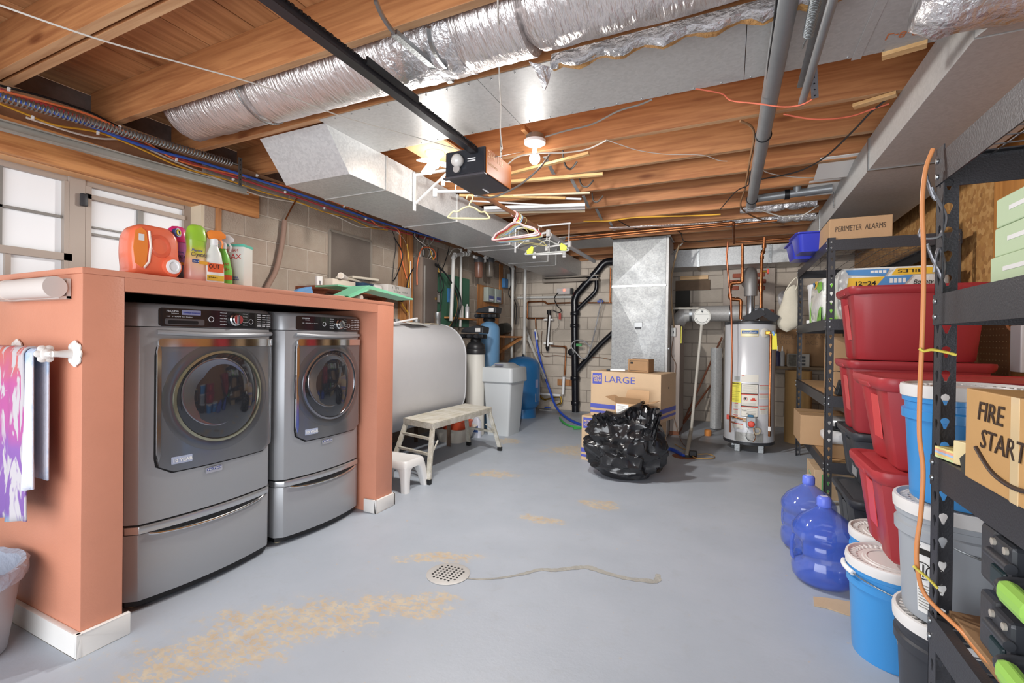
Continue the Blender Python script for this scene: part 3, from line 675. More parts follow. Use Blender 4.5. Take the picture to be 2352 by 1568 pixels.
M().prism([(2.55, 1.56), (2.72, 1.64), (3.25, 1.60), (3.25, 1.615), (2.72, 1.668), (2.5, 1.57)], 'x', -2.62, -2.45).build('curved_board', GRN, gb, 0, .002)
M().lathe([(.02, 0), (.02, .12)], (-2.55, 2.6, CT+.021), (1, .2, 0), 16).build('roll', WHT, gb)
# paper roll holder, towel bar, towels, bin at the end wall
ph = thing('paper_towel_holder', 'white plastic paper towel holder fixed to the orange end wall', 'towel holder', (-2.6, .955, 1.46))
M().loft([[(x_, .905+.038*math.cos(a), 1.462+.042*math.sin(a)) for a in [i*PI/12 for i in range(24)]] for x_ in (-2.95, -2.40)]).build('cover', mat('holder_white', 'D3CAC4', .5), ph, 50, 0)
M().box(-2.95, -2.41, .92, .957, 1.418, 1.43).box(-2.95, -2.41, .944, .957, 1.42, 1.50).build('back_plate', mat('holder_white', 'D3CAC4', .5), ph)
M().loft([[(x_, .905+.040*math.cos(a), 1.462+.044*math.sin(a)) for a in [i*PI/12 for i in range(24)]] for x_ in (-2.80, -2.79)]).build('seam_ring', mat('seam_cream', 'E3D8CE', .5), ph)
tb = thing('towel_bar', 'white ornate towel bar with flower shaped ends on the orange end wall', 'towel bar', (-2.6, .95, 1.21))
for n_, x_ in enumerate((-2.36, -2.86)):
    s_ = M()
    for k in range(8):
        a = k*PI/4; s_.lathe([(0, 0), (.018, .002), (.02, .008), (.012, .015), (0, .017)], (x_+.03*math.cos(a), .958, 1.20+.034*math.sin(a)), (0, -1, 0), 10)
    s_.lathe([(.035, 0), (.035, .01), (.018, .018), (.012, .06), (.012, .075)], (x_, .958, 1.20), (0, -1, 0), 18).build('rosette', mat('bar_white', 'E4DFDA', .45), tb, 50)
    s_ = M()
    for k in range(6):
        a = k*PI/3; s_.lathe([(0, -.012), (.014, -.005), (.014, .005), (0, .012)], (x_-.045+.0*k, .88+.02*math.cos(a), 1.20+.022*math.sin(a)), (1, 0, 0), 10)
    if n_ == 0: s_.lathe([(0, -.02), (.02, -.01), (.02, .01), (0, .02)], (x_-.04, .88, 1.20), (1, 0, 0), 12).tube([(x_, .885, 1.2), (x_-.04, .88, 1.2)], .012, 8).build('end_flower', mat('bar_white', 'E4DFDA', .45), tb, 50)
M().tube([(-2.40, .88, 1.20), (-2.9, .88, 1.20)], .010, 12).build('bar', mat('bar_white', 'E4DFDA', .45), tb)
def ikat():
    m = bpy.data.materials.new('ikat_towel'); m.use_nodes = True; nt = m.node_tree; N = nt.nodes; L = nt.links; b = N['Principled BSDF']; b.inputs['Roughness'].default_value = .9
    tc = N.new('ShaderNodeTexCoord')
    mp = N.new('ShaderNodeMapping'); L.new(tc.outputs['Object'], mp.inputs[0]); mp.inputs['Scale'].default_value = (24, .2, 6.5); mp.inputs['Rotation'].default_value = (0, .25, 0)
    n = N.new('ShaderNodeTexNoise'); n.inputs['Scale'].default_value = 1; n.inputs['Detail'].default_value = 3; n.inputs['Distortion'].default_value = .8; L.new(mp.outputs[0], n.inputs['Vector'])
    r = N.new('ShaderNodeValToRGB'); L.new(n.outputs['Fac'], r.inputs[0]); e = r.color_ramp.elements; e[0].position = .455; e[1].position = .50; e[0].color = (0, 0, 0, 1); e[1].color = (1, 1, 1, 1)
    se = N.new('ShaderNodeSeparateXYZ'); L.new(tc.outputs['Object'], se.inputs[0])
    n2 = N.new('ShaderNodeTexNoise'); n2.inputs['Scale'].default_value = 6; L.new(tc.outputs['Object'], n2.inputs['Vector'])
    ad = N.new('ShaderNodeMath'); ad.operation = 'MULTIPLY_ADD'; L.new(n2.outputs['Fac'], ad.inputs[0]); ad.inputs[1].default_value = .3; L.new(se.outputs['Z'], ad.inputs[2])
    mr = N.new('ShaderNodeMapRange'); L.new(ad.outputs[0], mr.inputs[0]); mr.inputs[1].default_value = .62; mr.inputs[2].default_value = 1.36
    c = N.new('ShaderNodeValToRGB'); L.new(mr.outputs[0], c.inputs[0]); e = c.color_ramp.elements
    st = [(0, '7CC8D0'), (.12, '7A5A9E'), (.45, '8A60A6'), (.6, 'AE5A98'), (.8, 'B85A94'), (1, 'C26C5E')]
    while len(e) < len(st): e.new(.5)
    for i, (p, q) in enumerate(st): e[i].position = p; e[i].color = lin(q)
    mx = N.new('ShaderNodeMix'); mx.data_type = 'RGBA'; L.new(r.outputs[0], mx.inputs[0]); mx.inputs[6].default_value = lin('BDB8BC'); L.new(c.outputs[0], mx.inputs[7]); L.new(mx.outputs[2], b.inputs['Base Color'])
    return m
def towel(name, label, m, x0, x1, ztop, zf, zb, ybar, rr, grp, amp=.012, ph_=0, nx=26):
    path = []
    nf = 22
    for i in range(nf+1): z = zf+(ztop-rr-zf)*i/nf; path.append((ybar-rr-.003, z, 1-i/nf))
    for i in range(1, 8): a = PI*i/8; path.append((ybar-rr*math.cos(a), ztop-rr+rr*math.sin(a), 0))
    for i in range(nf//2+1): z = ztop-rr-(ztop-rr-zb)*i/(nf//2); path.append((ybar+rr+.003, z, i/(nf//2)*.3))
    vs = []; fs = []; n = nx+1
    for (y, z, k) in path:
        for i in range(n):
            u = i/nx; w = amp*(math.sin(u*17+ph_)+.5*math.sin(u*31+2+ph_))*k
            xx = x0+(x1-x0)*u; cxm = (x0+x1)/2
            vs.append((cxm+(xx-cxm)*(1-.06*(1-k)), y-w*(1 if y < ybar else -.3)-(.004 if y < ybar else 0), z+(.035*(u-.5)*k if y < ybar else 0)))
    for j in range(len(path)-1):
        for i in range(nx): fs.append((j*n+i, j*n+i+1, (j+1)*n+i+1, (j+1)*n+i))
    o = M().add(vs, fs).build(name, m, None, 60)
    md = o.modifiers.new('s', 'SOLIDIFY'); md.thickness = .006; md.offset = 0
    tag(o, label, 'towel', grp)
    o.location = (0, 0, 0); return o
tw = towel('hand_towel', 'pink and purple ikat patterned towel hanging on the white towel bar', ikat(), -2.93, -2.47, 1.225, .53, .75, .875, .024, 'towels on the towel bar', .016)
# centre the pattern coordinates on the towel
towel('hand_towel', 'pale blue and white towel hanging under the patterned one on the bar', mat('pale_towel', 'D5D6E2', .9, 0, .3, 120, .1, 7, col2='A9BFDC', thresh=(.35, .5)), -2.60, -2.425, 1.218, .66, .7, .878, .018, 'towels on the towel bar', .010, 2)
bn = thing('waste_bin', 'grey plastic waste bin with a clear liner beside the orange end wall', 'bin')
squat(bn, 'bucket', [(0, 0), (.165, 0), (.175, .01), (.215, .27), (.222, .29), (.232, .29), (.24, .335), (.232, .34), (.21, .30), (.165, .02), (0, .02)], mat('bin_grey', 'A3A1A6', .45), (0, 0, 0), 40, sy=.78)
lr = []
for i, (r_, z_) in enumerate(((.236, .29), (.248, .325), (.247, .345), (.235, .352), (.215, .345), (.19, .24), (.15, .12), (.05, .08))):
    lr.append([((r_+random.uniform(-.006, .006))*math.cos(a), (r_+random.uniform(-.006, .006))*.79*math.sin(a), z_+random.uniform(-.006, .006)) for a in [k*2*PI/36 for k in range(36)]])
M().loft(lr, True, False).build('liner', mat('bin_liner', 'B9C2D4', .2, 0, 1.2, 25, alpha=.75), bn, 25)
M().box(-.02, .10, -.184, -.170, .10, .112).build('side_rib', mat('rib_pale', 'C9C4C0', .5), bn, bevel=.003)
place(bn, (-2.745, .735, 0), .25)
# ================================================================ LEFT WALL: CABLES, SHELF, PANELS
def cable(name, label, pts, r, m, cat='cable', group=None, n=6, seg=6):
    o = M().tube(cr(pts, n), r, seg).build(name, m, None, 60); return tag(o, label, cat, group)
WX = -3.66
def wp(l, X=WX): return [XP(a, b, X) for a, b in l]
cable('water_line', 'long blue plastic water line clipped along the top of the left block wall', wp([(0, 218), (170, 275), (330, 336), (460, 372), (560, 403), (650, 432), (800, 485), (900, 518), (1030, 555), (1040, 557)], -3.64), .011, PEXB, 'water line')
cable('water_line', 'long red plastic water line running just under the blue one', wp([(0, 205), (170, 265), (300, 322), (450, 378), (560, 413), (620, 433), (690, 455), (800, 494), (900, 527), (1010, 555)], -3.66), .010, PEXR, 'water line')
cable('electric_cable', 'yellow electric cable sagging along the left wall under the red water line', wp([(0, 238), (60, 262), (130, 288), (230, 305), (330, 345), (420, 385), (520, 412), (600, 440), (680, 462), (740, 485), (800, 500), (850, 522), (890, 528)], -3.67), .0065, WIREY)
cable('electric_cable', 'cream electric cable drooping lowest in the bundle on the left wall', wp([(60, 270), (170, 305), (230, 318), (300, 325), (400, 370), (520, 418), (600, 450), (700, 470), (780, 500), (830, 522), (880, 520), (915, 535), (935, 570), (940, 640)], -3.685), .0065, WIREW)
cable('electric_cable', 'orange electric cable weaving between the blue and red water lines', wp([(0, 208), (200, 262), (330, 325), (420, 372), (560, 405), (700, 440), (830, 490), (870, 518), (915, 528), (922, 590), (935, 640)], -3.65), .007, WIREO)
cable('electric_cable', 'black cable running behind the coiled spring near the ceiling', wp([(0, 196), (100, 222), (200, 255), (260, 285), (350, 335), (480, 380), (560, 402), (640, 422)], -3.70), .007, WIREB)
cl_ = [(20, 205), (75, 270), (225, 305), (275, 292), (405, 366), (535, 412), (590, 403), (655, 441), (700, 437), (745, 478), (790, 474), (840, 503), (925, 520), (970, 536)]
clip0 = None
for i, (a, b) in enumerate(cl_):
    p = XP(a, b, -3.645)
    if clip0 is None:
        clip0 = M().ob((0, 0, 0), (.016, .012, .022)).lathe([(.004, 0), (.004, .012)], (.008, 0, 0), (1, 0, 0), 6).build('cable_clip', WHT, None, 0, .002)
        tag(clip0, 'tiny white plastic clip holding the cable bundle to the left wall', 'clip', 'cable clips on the left wall'); o = clip0
    else: o = dup(clip0)
    o.location = p
# garage door spring and its track on the left
sp = thing('door_spring', 'long grey coiled steel garage door spring above the left window', 'spring', (-3.45, 1.7, 2.54))
a, b = XP(0, 222, -3.45), XP(530, 374, -3.45); a = a+(a-b)*.5; pts = []; n = 95
for i in range(n*10+1):
    t = i/(n*10); ph = i/10*2*PI; p = a.lerp(b, t); pts.append(p+V((math.cos(ph)*.024, 0, math.sin(ph)*.024)))
M().tube(pts, .0038, 5).build('coil', STEEL, sp, 60)
M().tube([b, b+V((0, .03, .005)), b+V((0, .06, .01))], .004, 6).build('end_hook', STEEL, sp)
tr = thing('door_track', 'grey steel garage door track running under the coil spring on the left', 'track', (-3.45, 1.7, 2.4))
a, b = XP(0, 288, -3.45), XP(566, 440, -3.45); a = a+(a-b)*.9
def track(a, b, parent, m, w=.03, h=.055, flip=1):
    pr = [(0, -h/2), (0, h/2), (w, h/2), (w, h/2-.008), (.004, h/2-.004), (.004, -h/2+.004), (w, -h/2+.008), (w, -h/2)]
    M().loft([[(p.x+q[0]*flip, p.y, p.z+q[1]) for q in pr] for p in (a, b)]).build('rail', m, parent, 0)
track(a, b, tr, mat('weathered_steel', 'A3A19A', .45, .5, .1, 30, .2, 3))
def strapbar(p0, p1, parent, w=.03, name='hanger'):
    p0, p1 = V(p0), V(p1); o = M().bar(p0, p1, w, .003).build(name, STEEL, parent, 0)
    h = M(); n = max(2, int((p1-p0).length/.035)); d = (p1-p0).normalized(); sd = d.cross(V((0, 0, 1)))
    sd = V((1, 0, 0)) if sd.length < .1 else sd.normalized(); nn = d.cross(sd)
    for i in range(n):
        c = p0.lerp(p1, (i+.5)/n); h.lathe([(.005, -.0022), (.005, .0022)], c, nn, 6)
    tag(h.build('punched_hole', BLACK, o, 0), kind='stuff'); return o
strapbar(XP(552, 362, -3.42), XP(552, 428, -3.42), tr)
# insulated copper line running down the wall
il = thing('insulated_pipe', 'bare copper tube running down the block wall into thick grey brown insulation', 'pipe', XP(640, 580, -3.68))
M().tube(cr(wp([(684, 452), (668, 480), (654, 508)], -3.67), 5), .007, 8).build('copper_tube', COPPER, il)
M().tube(cr(wp([(654, 506), (650, 545), (642, 590), (632, 625), (616, 655), (606, 680)], -3.67), 5), .022, 12).build('foam_sleeve', mat('foam_sleeve', '8E7466', .8, 0, .3, 50, .1, 5), il)
# cluttered brown shelf
SH = -3.4
sh = thing('wall_shelf', 'reddish brown wooden wall shelf below the screened vent', 'shelf', (-3.55, 3.7, 1.75))
M().box(LX, -3.38, 3.13, 4.25, 1.72, 1.752).build('board', RED_OAK, sh, bevel=.002)
for y in (3.25, 4.1): M().prism([(LX, 1.55), (LX+.02, 1.55), (-3.42, 1.72), (LX, 1.72)], 'y', y, y+.02).build('bracket', RED_OAK, sh)
def box_thing(name, label, cat, loc, size, rz, m, group=None, bev=.002, rx=0, ry=0):
    t = thing(name, label, cat, None, group)
    M().box(-size[0]/2, size[0]/2, -size[1]/2, size[1]/2, 0, size[2]).build('carton', m, t, bevel=bev)
    return t, (loc, rz, rx, ry)
ZS = 1.753
def cyl(name, label, cat, p, axis, r, L, m, cap=None, group=None):
    t = thing(name, label, cat, p, group); M().lathe([(r, 0), (r, L)], p, axis, 24).build('tube_wall', m, t)
    if cap: M().lathe([(r*.72, -.002), (r*.72, 0)], p, axis, 24).build('end_face', cap, t)
    return t
CRM = mat('cream_box', 'D3C8B8', .6)
cyl('cardboard_roll', 'white round roll lying on top of the cartons at the shelf left end', 'roll', (-3.36, 3.34, 1.862), (-.55, .8, 0), .03, .3, mat('roll_white', 'D9D2CA', .6), CRM)
t, q = box_thing('cream_carton', 'low cream carton lying flat on the brown shelf, left of the navy box', 'carton', (0, 0, 0), (.2, .33, .075), 0, CRM); place(t, (-3.50, 3.42, ZS), .1)
t, q = box_thing('small_box', 'tiny white box standing at the left end of the brown shelf', 'box', 0, (.03, .06, .09), 0, WHT); place(t, (-3.48, 3.19, ZS))
M().box(.0155, .0165, -.012, .012, .01, .045).build('barcode', mat('grey_print', '77767A', .6), t, 0)
t, q = box_thing('navy_box', 'dark navy blue box with a white label on the brown shelf', 'box', 0, (.16, .2, .085), 0, mat('navy_card', '2C4660', .5)); place(t, (-3.49, 3.77, ZS), .15)
M().box(.081, .082, -.06, .07, .006, .06).build('white_label', WHT, t, 0)
sc = tag(M().lathe([(.0, 0), (.05, .0), (.052, .01), (.02, .075), (0, .08)], (-3.42, 3.93, ZS+.04), (0, -.5, .2), 20).build('paper_cone', mat('paper_white', 'DAD5D0', .6), None, 40), 'white paper cone lying on the shelf between navy box and marked white box', 'cone')
for k, (y, dx, l) in enumerate(((3.62, 0, .35), (3.80, .03, .32))):
    o = M().ob((0, 0, 0), (.10, l, .028)).build('rolled_paper', mat('paper_cream', 'CFC6B6', .6), None, 0, .012)
    place(o, (-3.53+dx, y, 1.862+k*.031), .25*(1-2*k), 0, 0)
    tag(o, ['flat cream paper bundle lying across the cartons on the shelf', 'folded cream paper with blue trim on top of the shelf pile'][k], 'paper')
t, q = box_thing('marked_box', 'white box with handwriting overhanging the right end of the shelf', 'box', 0, (.14, .46, .10), 0, mat('box_offwhite', 'CFCAC4', .6)); place(t, (-3.42, 4.20, ZS), .1)
text('5  TM', (.0705, -.16, .06), (0, 1, 0), (0, 0, 1), .04, mat('pen_grey', '6A6E68', .6), t, 'handwriting', .13); text('V.Clamp  YEDDA', (.0705, -.12, .025), (0, 1, 0), (0, 0, 1), .03, mat('pen_grey', '6A6E68', .6), t, 'handwriting', .28)
M().box(-.0705, .0705, .2295, .2312, .0, .10).build('teal_end', mat('teal_tape', '74A9B8', .5), t, 0)
# post, electric panel
po = tag(M().box(LX, LX+.04, 4.63, 4.75, 1.2, 2.62).build('wooden_post', WDZ, None, 0, .003), 'tall pale wooden post on the block wall left of the electric panel', 'post', 'wooden wall posts by the electric panel')
po['label'] = 'left one of two pale wooden backing posts beside the brown electric panel'
o = dup(po, 'right one of two pale wooden backing posts, tucked against the electric panel'); o.location = (0, .13, 0)
ep = thing('breaker_box', 'tall brownish grey electric panel box on the left wall behind the oil tank', 'electric panel', (-3.6, 5.0, 1.2))
PB = mat('panel_brown', '6E645E', .45, .3, .1, 20, .08, 2)
M().box(LX+.03, -3.555, 4.90, 5.24, 1.15, 2.31).build('cabinet', mat('panel_side', '85776C', .5, .2), ep, bevel=.004)
M().box(-3.555, -3.54, 4.915, 5.225, 1.18, 2.295).build('door', PB, ep, bevel=.003)
M().box(-3.54, -3.532, 4.925, 4.945, 1.18, 2.20).build('hinge_strip', mat('bright_strip', 'B9B4AE', .4, .5), ep, bevel=.002)
M().ob((-3.535, 5.19, 1.8), (.01, .02, .03)).build('latch', BRASS, ep)
# tangle of cables fanning from the panel top
cc = [WIREW, WIREG, WIREB, WIREW, WIREG, WIREW, WIREG, WIREB]
lb = ['pale', 'grey', 'black', 'cream', 'dull grey', 'off white', 'taupe', 'dark']
random.seed(11)
for i in range(8):
    y0_ = 4.93+i*.038; y1_ = 4.85+random.uniform(-.05, .45)
    cable('panel_cable', lb[i]+' cable, '+['first', 'second', 'third', 'fourth', 'fifth', 'sixth', 'seventh', 'last'][i]+' from the left of those fanning up from the electric panel', [(-3.62, y0_, 2.30), (-3.6+random.uniform(-.03, .03), y0_+random.uniform(-.04, .02), 2.42), (-3.62, y1_, 2.55), (-3.68, y1_+.15, 2.66)], .006, cc[i], group='cables above the electric panel')
cable('panel_cable', 'orange cable arching over the top of the electric panel', [(-3.6, 4.86, 1.95), (-3.6, 4.86, 2.2), (-3.58, 4.93, 2.42), (-3.56, 5.12, 2.45), (-3.57, 5.22, 2.38), (-3.6, 5.17, 2.3)], .008, WIREO)
cable('panel_cable', 'yellow cable curling down beside the wooden post', wp([(935, 560), (941, 620), (935, 665), (917, 675), (925, 700), (938, 720), (940, 735)], -3.62), .008, WIREY)
cable('panel_cable', 'black cable looping under the shelf end beside the post', wp([(905, 545), (925, 585), (912, 630), (903, 645)], -3.64), .007, WIREB)
cable('panel_cable', 'black cable with a plug curving across the wooden posts', wp([(950, 615), (938, 640), (932, 680), (922, 692), (908, 680)], -3.60), .008, WIREB)
cable('panel_cable', 'thin dark wire hanging down the block wall right of the vent', wp([(900, 526), (909, 560), (904, 610), (901, 650)], -3.69), .004, WIREB)
cable('panel_cable', 'white cable running down the left side of the electric panel', wp([(943, 600), (943, 660), (940, 700), (940, 740)], -3.6), .006, WIREW)
for i, (m_, dx, r_, l_) in enumerate(((WIREB, 0, .011, 'thick black cable arching from the panel down to the oil tank'), (WIREB, 10, .010, 'second thick black cable, outermost of the arch beside the pvc pipe'), (mat('tan_cable', 'A5814E', .5), -3, .008, 'tan cable arching beside the thick black cables'))):
    cable('arched_cable', l_, wp([(1000, 605+dx*.3), (1025, 630), (1045+dx*.6, 665), (1053+dx*.6, 695), (1048+dx*.5, 725), (1035+dx, 750)], -3.50-.02*i), r_, m_)
cable('arched_cable', 'black cable loop hanging right of the electric panel', wp([(1002, 640), (1003, 665), (1012, 672), (1019, 655), (1012, 632), (1004, 625)], -3.6), .006, WIREB)
cable('arched_cable', 'black cable dropping straight down beside the grey switch box', wp([(1010, 600), (1012, 640), (1014, 680), (1010, 720)], -3.62), .007, WIREB)
cable('arched_cable', 'dark cable bowing out under the ceiling right of the panel', wp([(1006, 570), (1005, 600), (1015, 618), (1026, 590), (1032, 565)], -3.62), .006, WIREB)
cable('arched_cable', 'cream cable curving from the ceiling into the pvc elbow', wp([(1032, 585), (1040, 573), (1052, 570), (1060, 578)], -3.62), .006, WIREW)
cable('arched_cable', 'yellow and tan cable slanting down from the ceiling right of the panel', wp([(987, 565), (993, 590), (1005, 610), (1008, 625)], -3.58), .006, WIREY)
# green board with spray cans and a switch box
gbd = tag(M().box(LX+.008, LX+.025, 5.45, 6.33, 1.45, 2.2).build('green_board', mat('green_paint', '3F6B55', .6, 0, .1, 20, .1, 3), None, 0, .002), 'dark green painted backing board on the left wall behind the pvc pipes', 'board')
sw = tag(M().ob((0, 0, 0), (.05, .09, .14)).build('switch_box', mat('switch_grey', '9C9A96', .5), None, 0, .006), 'small grey switch box between the electric panel and green board', 'switch box'); sw.location = XP(1003, 682, -3.67)
bb = tag(M().ob((0, 0, 0), (.02, .06, .2)).build('blue_card', mat('blue_card', '3F7FB5', .5), None, 0, .003), 'bright blue card on the green board beside the pvc pipe', 'card'); bb.location = XP(1031, 678, -3.68)
wbk = tag(M().box(-3.69, -3.58, 5.62, 6.4, 1.56, 1.585).build('small_shelf', WDY, None, 0, .002), 'small wooden ledge under the spray cans on the green board', 'shelf')
for i, (px_, m_, l_) in enumerate(((1060, mat('can_cream', 'C9C4BC', .4), 'dull cream spray can, left of the two on the green board ledge'), (1073, mat('can_white', 'DADADC', .3, .3), 'white spray can, right of the two on the green board ledge'))):
    p = XP(px_, 712, -3.63); p.z = 1.586
    c = thing('spray_can', l_, 'spray can', p)
    M().lathe([(.0, 0), (.032, 0), (.032, .17), (.02, .185), (.012, .19)], p, seg=16).build('can', m_, c, 50); M().lathe([(.012, .19), (.012, .215), (0, .218)], p, seg=10).build('nozzle', WHT, c, 50)
# grey controller boxes
for i, (ya, yb) in enumerate(((6.78, 7.0), (7.06, 7.27))):
    c = thing('controller_box', ['pale green grey controller box, left of a pair on the left wall', 'pale green grey controller box, right of a pair on the left wall'][i], 'controller', (-3.66, ya, 1.9))
    M().box(-3.69, -3.60, ya, yb, 1.89, 2.13).build('housing', mat('ctrl_grey', '9AA39C', .5), c, bevel=.006)
    M().box(-3.60, -3.597, ya+.03, yb-.03, 1.91, 1.99).build('blue_label', mat('label_navy', '545C94', .5), c, 0)
    M().box(-3.597, -3.596, ya+.04, yb-.04, 1.915, 1.94).build('white_strip', WHT, c, 0)
bkb = tag(M().box(LX+.008, LX+.024, 6.6, 7.36, 1.5, 2.16).build('plywood_board', WDZ, None, 0, .002), 'bare plywood backing board under the grey controller boxes', 'board')
pw = tag(M().box(LX+.008, LX+.03, 7.38, 7.5, 1.9, 2.6).build('wooden_post', WDZ, None, 0, .003), 'short wooden post beside the blue and white outlet boxes near the corner', 'post')
for (py_, pz_, w_, h_, m_, l_) in ((7.5, 2.27, .14, .16, mat('blue_outlet', '3D74A8', .5), 'blue electrical outlet box near the back left corner'), (7.68, 2.33, .08, .26, mat('grey_outlet', 'A2A4A2', .5), 'slim grey junction box beside the blue outlet box')):
    o = tag(M().ob((0, 0, 0), (.06, w_, h_)).build('outlet_box', m_, None, 0, .006), l_, 'outlet box'); o.location = (-3.65, py_, pz_)
random.seed(5)
for i, l_ in enumerate(('black cable hanging below the slim grey junction box', 'dark cable beside it reaching down toward the corner', 'pale cable hanging in the dark corner behind the pvc pipes')):
    y_ = 7.62+i*.1
    cable('corner_cable', l_, [(-3.62, y_, 2.6), (-3.6, y_+.05, 2.3), (-3.62, y_-.02, 2.1), (-3.58, y_+.12, 1.9), (-3.6, y_+.16, 1.55)], .009, (WIREB, WIREB, WIREG)[i])
mot = tag(M().lathe([(.0, 0), (.09, 0), (.1, .02), (.1, .16), (.08, .19), (0, .2)], (-3.5, 7.05, 1.44), (.3, .9, .1), 20).build('dark_canister', mat('dark_canister', '33332F', .35), None, 40), 'dark plastic canister behind the blue softener tank', 'canister')
wsh = thing('corner_bracket_shelf', 'rough wooden shelf with a diagonal brace in the back left corner', 'shelf', (-3.5, 7.2, 1.3))
M().box(LX, -3.35, 6.9, 7.75, 1.30, 1.33).build('board', WDY, wsh, bevel=.002)
M().bar((-3.68, 7.0, .95), (-3.38, 7.6, 1.3), .05, .05).build('brace', WDY, wsh); M().box(LX, LX+.03, 7.45, 7.6, .9, 1.45).build('upright', WDZ, wsh)
# pvc pipe runs
def pipe(name, label, pts, r, m, cat='pipe', fit=True, fr=1.35, fl=.03, group=None, seg=12, sharp=True):
    pts = [V(p) for p in pts]; t = thing(name, label, cat, pts[0], group)
    # small bend radius
    out = [pts[0]]
    for i in range(1, len(pts)-1):
        a, b, c = pts[i-1], pts[i], pts[i+1]; d1 = (a-b).normalized(); d2 = (c-b).normalized(); k = min(r*1.3, (a-b).length*.45, (c-b).length*.45)
        for q in range(5):
            u = q/4; out.append((b+d1*k)*(1-u)**2+b*2*u*(1-u)+(b+d2*k)*u*u)
    out.append(pts[-1]); M().tube(out, r, seg).build('run', m, t, 60)
    if fit:
        for i in range(1, len(pts)-1):
            b = pts[i]
            for d in ((pts[i-1]-b).normalized(), (pts[i+1]-b).normalized()):
                M().lathe([(r*fr, r*1.0), (r*fr, r*1.0+fl)], b, d, 12).build('fitting', m, t)
    return t
pl = lambda l, X: [XP(a, b, X) for a, b in l]
pipe('pvc_pipe', 'white pvc pipe dropping past the green board with a stepped elbow at top', pl([(1036, 737), (1042, 586), (1066, 583), (1078, 583), (1079, 568), (1100, 577)], -3.5), .026, PVC)
pipe('pvc_pipe', 'second white pvc pipe right behind the stepped one on the green board', [(-3.62, 5.95, 1.45), (-3.62, 5.95, 2.6)], .02, PVC)
pipe('pvc_pipe', 'white pvc run leading from the filters to the back corner then down to floor', [XP(1100, 578, -3.5), XP(1136, 592, -3.5), XP(1178, 612, -3.5)]+[(XP(1178, 612, -3.5).x, XP(1178, 612, -3.5).y, .95)], .026, PVC)
pipe('pvc_pipe', 'white vertical pvc pipe standing nearest the back left corner', [(-3.28, 7.55, 2.6), (-3.28, 7.55, 1.0)], .028, PVC)
pipe('pvc_pipe', 'horizontal white pvc pipe crossing the back wall under the red lit ballast', [(-3.64, 8.03, 2.06), (-2.58, 8.03, 2.045)], .022, PVC, fit=False)
for i, px_ in enumerate((1100, 1125)):
    p = XP(px_, 600, -3.42); t = thing('water_filter', ['brown tinted water filter housing under the duct, left one', 'brown tinted water filter housing under the duct, right one'][i], 'water filter', p)
    M().lathe([(.0, -.25), (.05, -.245), (.062, -.22), (.066, -.02), (.066, 0)], p, seg=24).build('sump', mat('sump_%d' % i, ['7A5648', '6E655C'][i], .25, 0, alpha=.92), t, 50)
    M().lathe([(.072, -.02), (.075, .03), (.06, .06), (.03, .075)], p, seg=24).build('cap', mat('filter_cap', '4A4A4C', .4), t, 50)
    M().tube([p+V((0, -.15, .045)), p+V((0, .15, .045))], .022, 10).build('port', WHT, t)
p = XP(1112, 597, -3.4); t = tag(M().lathe([(.0, -.04), (.035, -.03), (.035, .0), (.03, .0), (.03, .012), (.035, .012), (.035, .04)], p, seg=18).build('pvc_valve', WHT, None, 50), 'white ribbed valve body between the two brown water filters', 'valve')
# ---- oil tank
ot = thing('oil_tank', 'large light grey steel oil tank on legs against the left wall', 'oil tank', (-3.27, 4.1, 0))
TG = mat('tank_grey', 'C4C5C8', .5, .1, .1, 25, .04, 2)
def obround(xc, zc, w, h, y0, y1, k=1.0, n=14):
    r = w/2
    def ring(y, s):
        pts = []
        for i in range(n+1): a = PI*i/n; pts.append((xc+r*s*math.cos(a), y, zc+(h/2-r)+r*s*math.sin(a)))
        for i in range(n+1): a = PI+PI*i/n; pts.append((xc+r*s*math.cos(a), y, zc-(h/2-r)+r*s*math.sin(a)))
        return pts
    return [ring(y0-.02, .5), ring(y0-.008, .93), ring(y0+.006, .99), ring(y0+.03, 1), ring(y1-.03, 1), ring(y1-.006, .99), ring(y1+.008, .93), ring(y1+.02, .5)]
M().loft(obround(-3.265, .86, .75, 1.17, 3.30, 4.92)).build('shell', TG, ot, 40)
r_ = [obround(-3.265, .86, .764, 1.184, 3.33, 4.89)[3]]
for y_ in (3.335, 4.885):
    rg = [[(a_[0], y_-.006, a_[2]) for a_ in r_[0]], [(a_[0], y_+.006, a_[2]) for a_ in r_[0]]]
    M().loft(rg).build('rim_seam', TG, ot, 40)
for x_ in (-3.5, -3.03):
    for y_ in (3.5, 4.7):
        l_ = M().prism([(0, 0), (.05, 0), (.05, .006), (.006, .006), (.006, .05), (0, .05)], 'z', 0, .40); l_.v = [(a+x_, b+y_, c) for a, b, c in l_.v]
        l_.build('leg', mat('rusty_leg', '6A5648', .7, .3, .2, 30, .3, 8), ot, 0)
def vent(y_, h_, x_=-3.265, r_=.045):
    M().lathe([(r_*.85, 1.43), (r_*.85, 1.43+h_*.5), (r_, 1.43+h_*.55), (r_, 1.43+h_), (r_*.8, 1.43+h_*1.03), (0, 1.43+h_*1.03)], (x_, y_, 0), seg=20).build('fill_cap', STEEL, ot, 50)
vent(4.83, .165); vent(4.40, .06, r_=.04); vent(4.05, .05, r_=.03)
M().ob((-3.265, 4.7, 1.45), (.1, .14, .012)).build('plate', mat('plate_tan', 'C4B79F', .6), ot)
ll = thing('lamp_tube', 'thin white tube lamp lying with paper on top of the oil tank', 'lamp', (-3.1, 3.9, 1.5))
p0, p1 = XP(903, 742, -3.05), XP(958, 731, -3.05)
M().tube([p0, p1], .011, 10).build('tube_rod', WHITE, ll); M().tube([XP(908, 738, -3.05), XP(908, 738, -3.05)+V((-.06, -.02, -.08))], .012, 8).build('clamp', STEEL, ll)
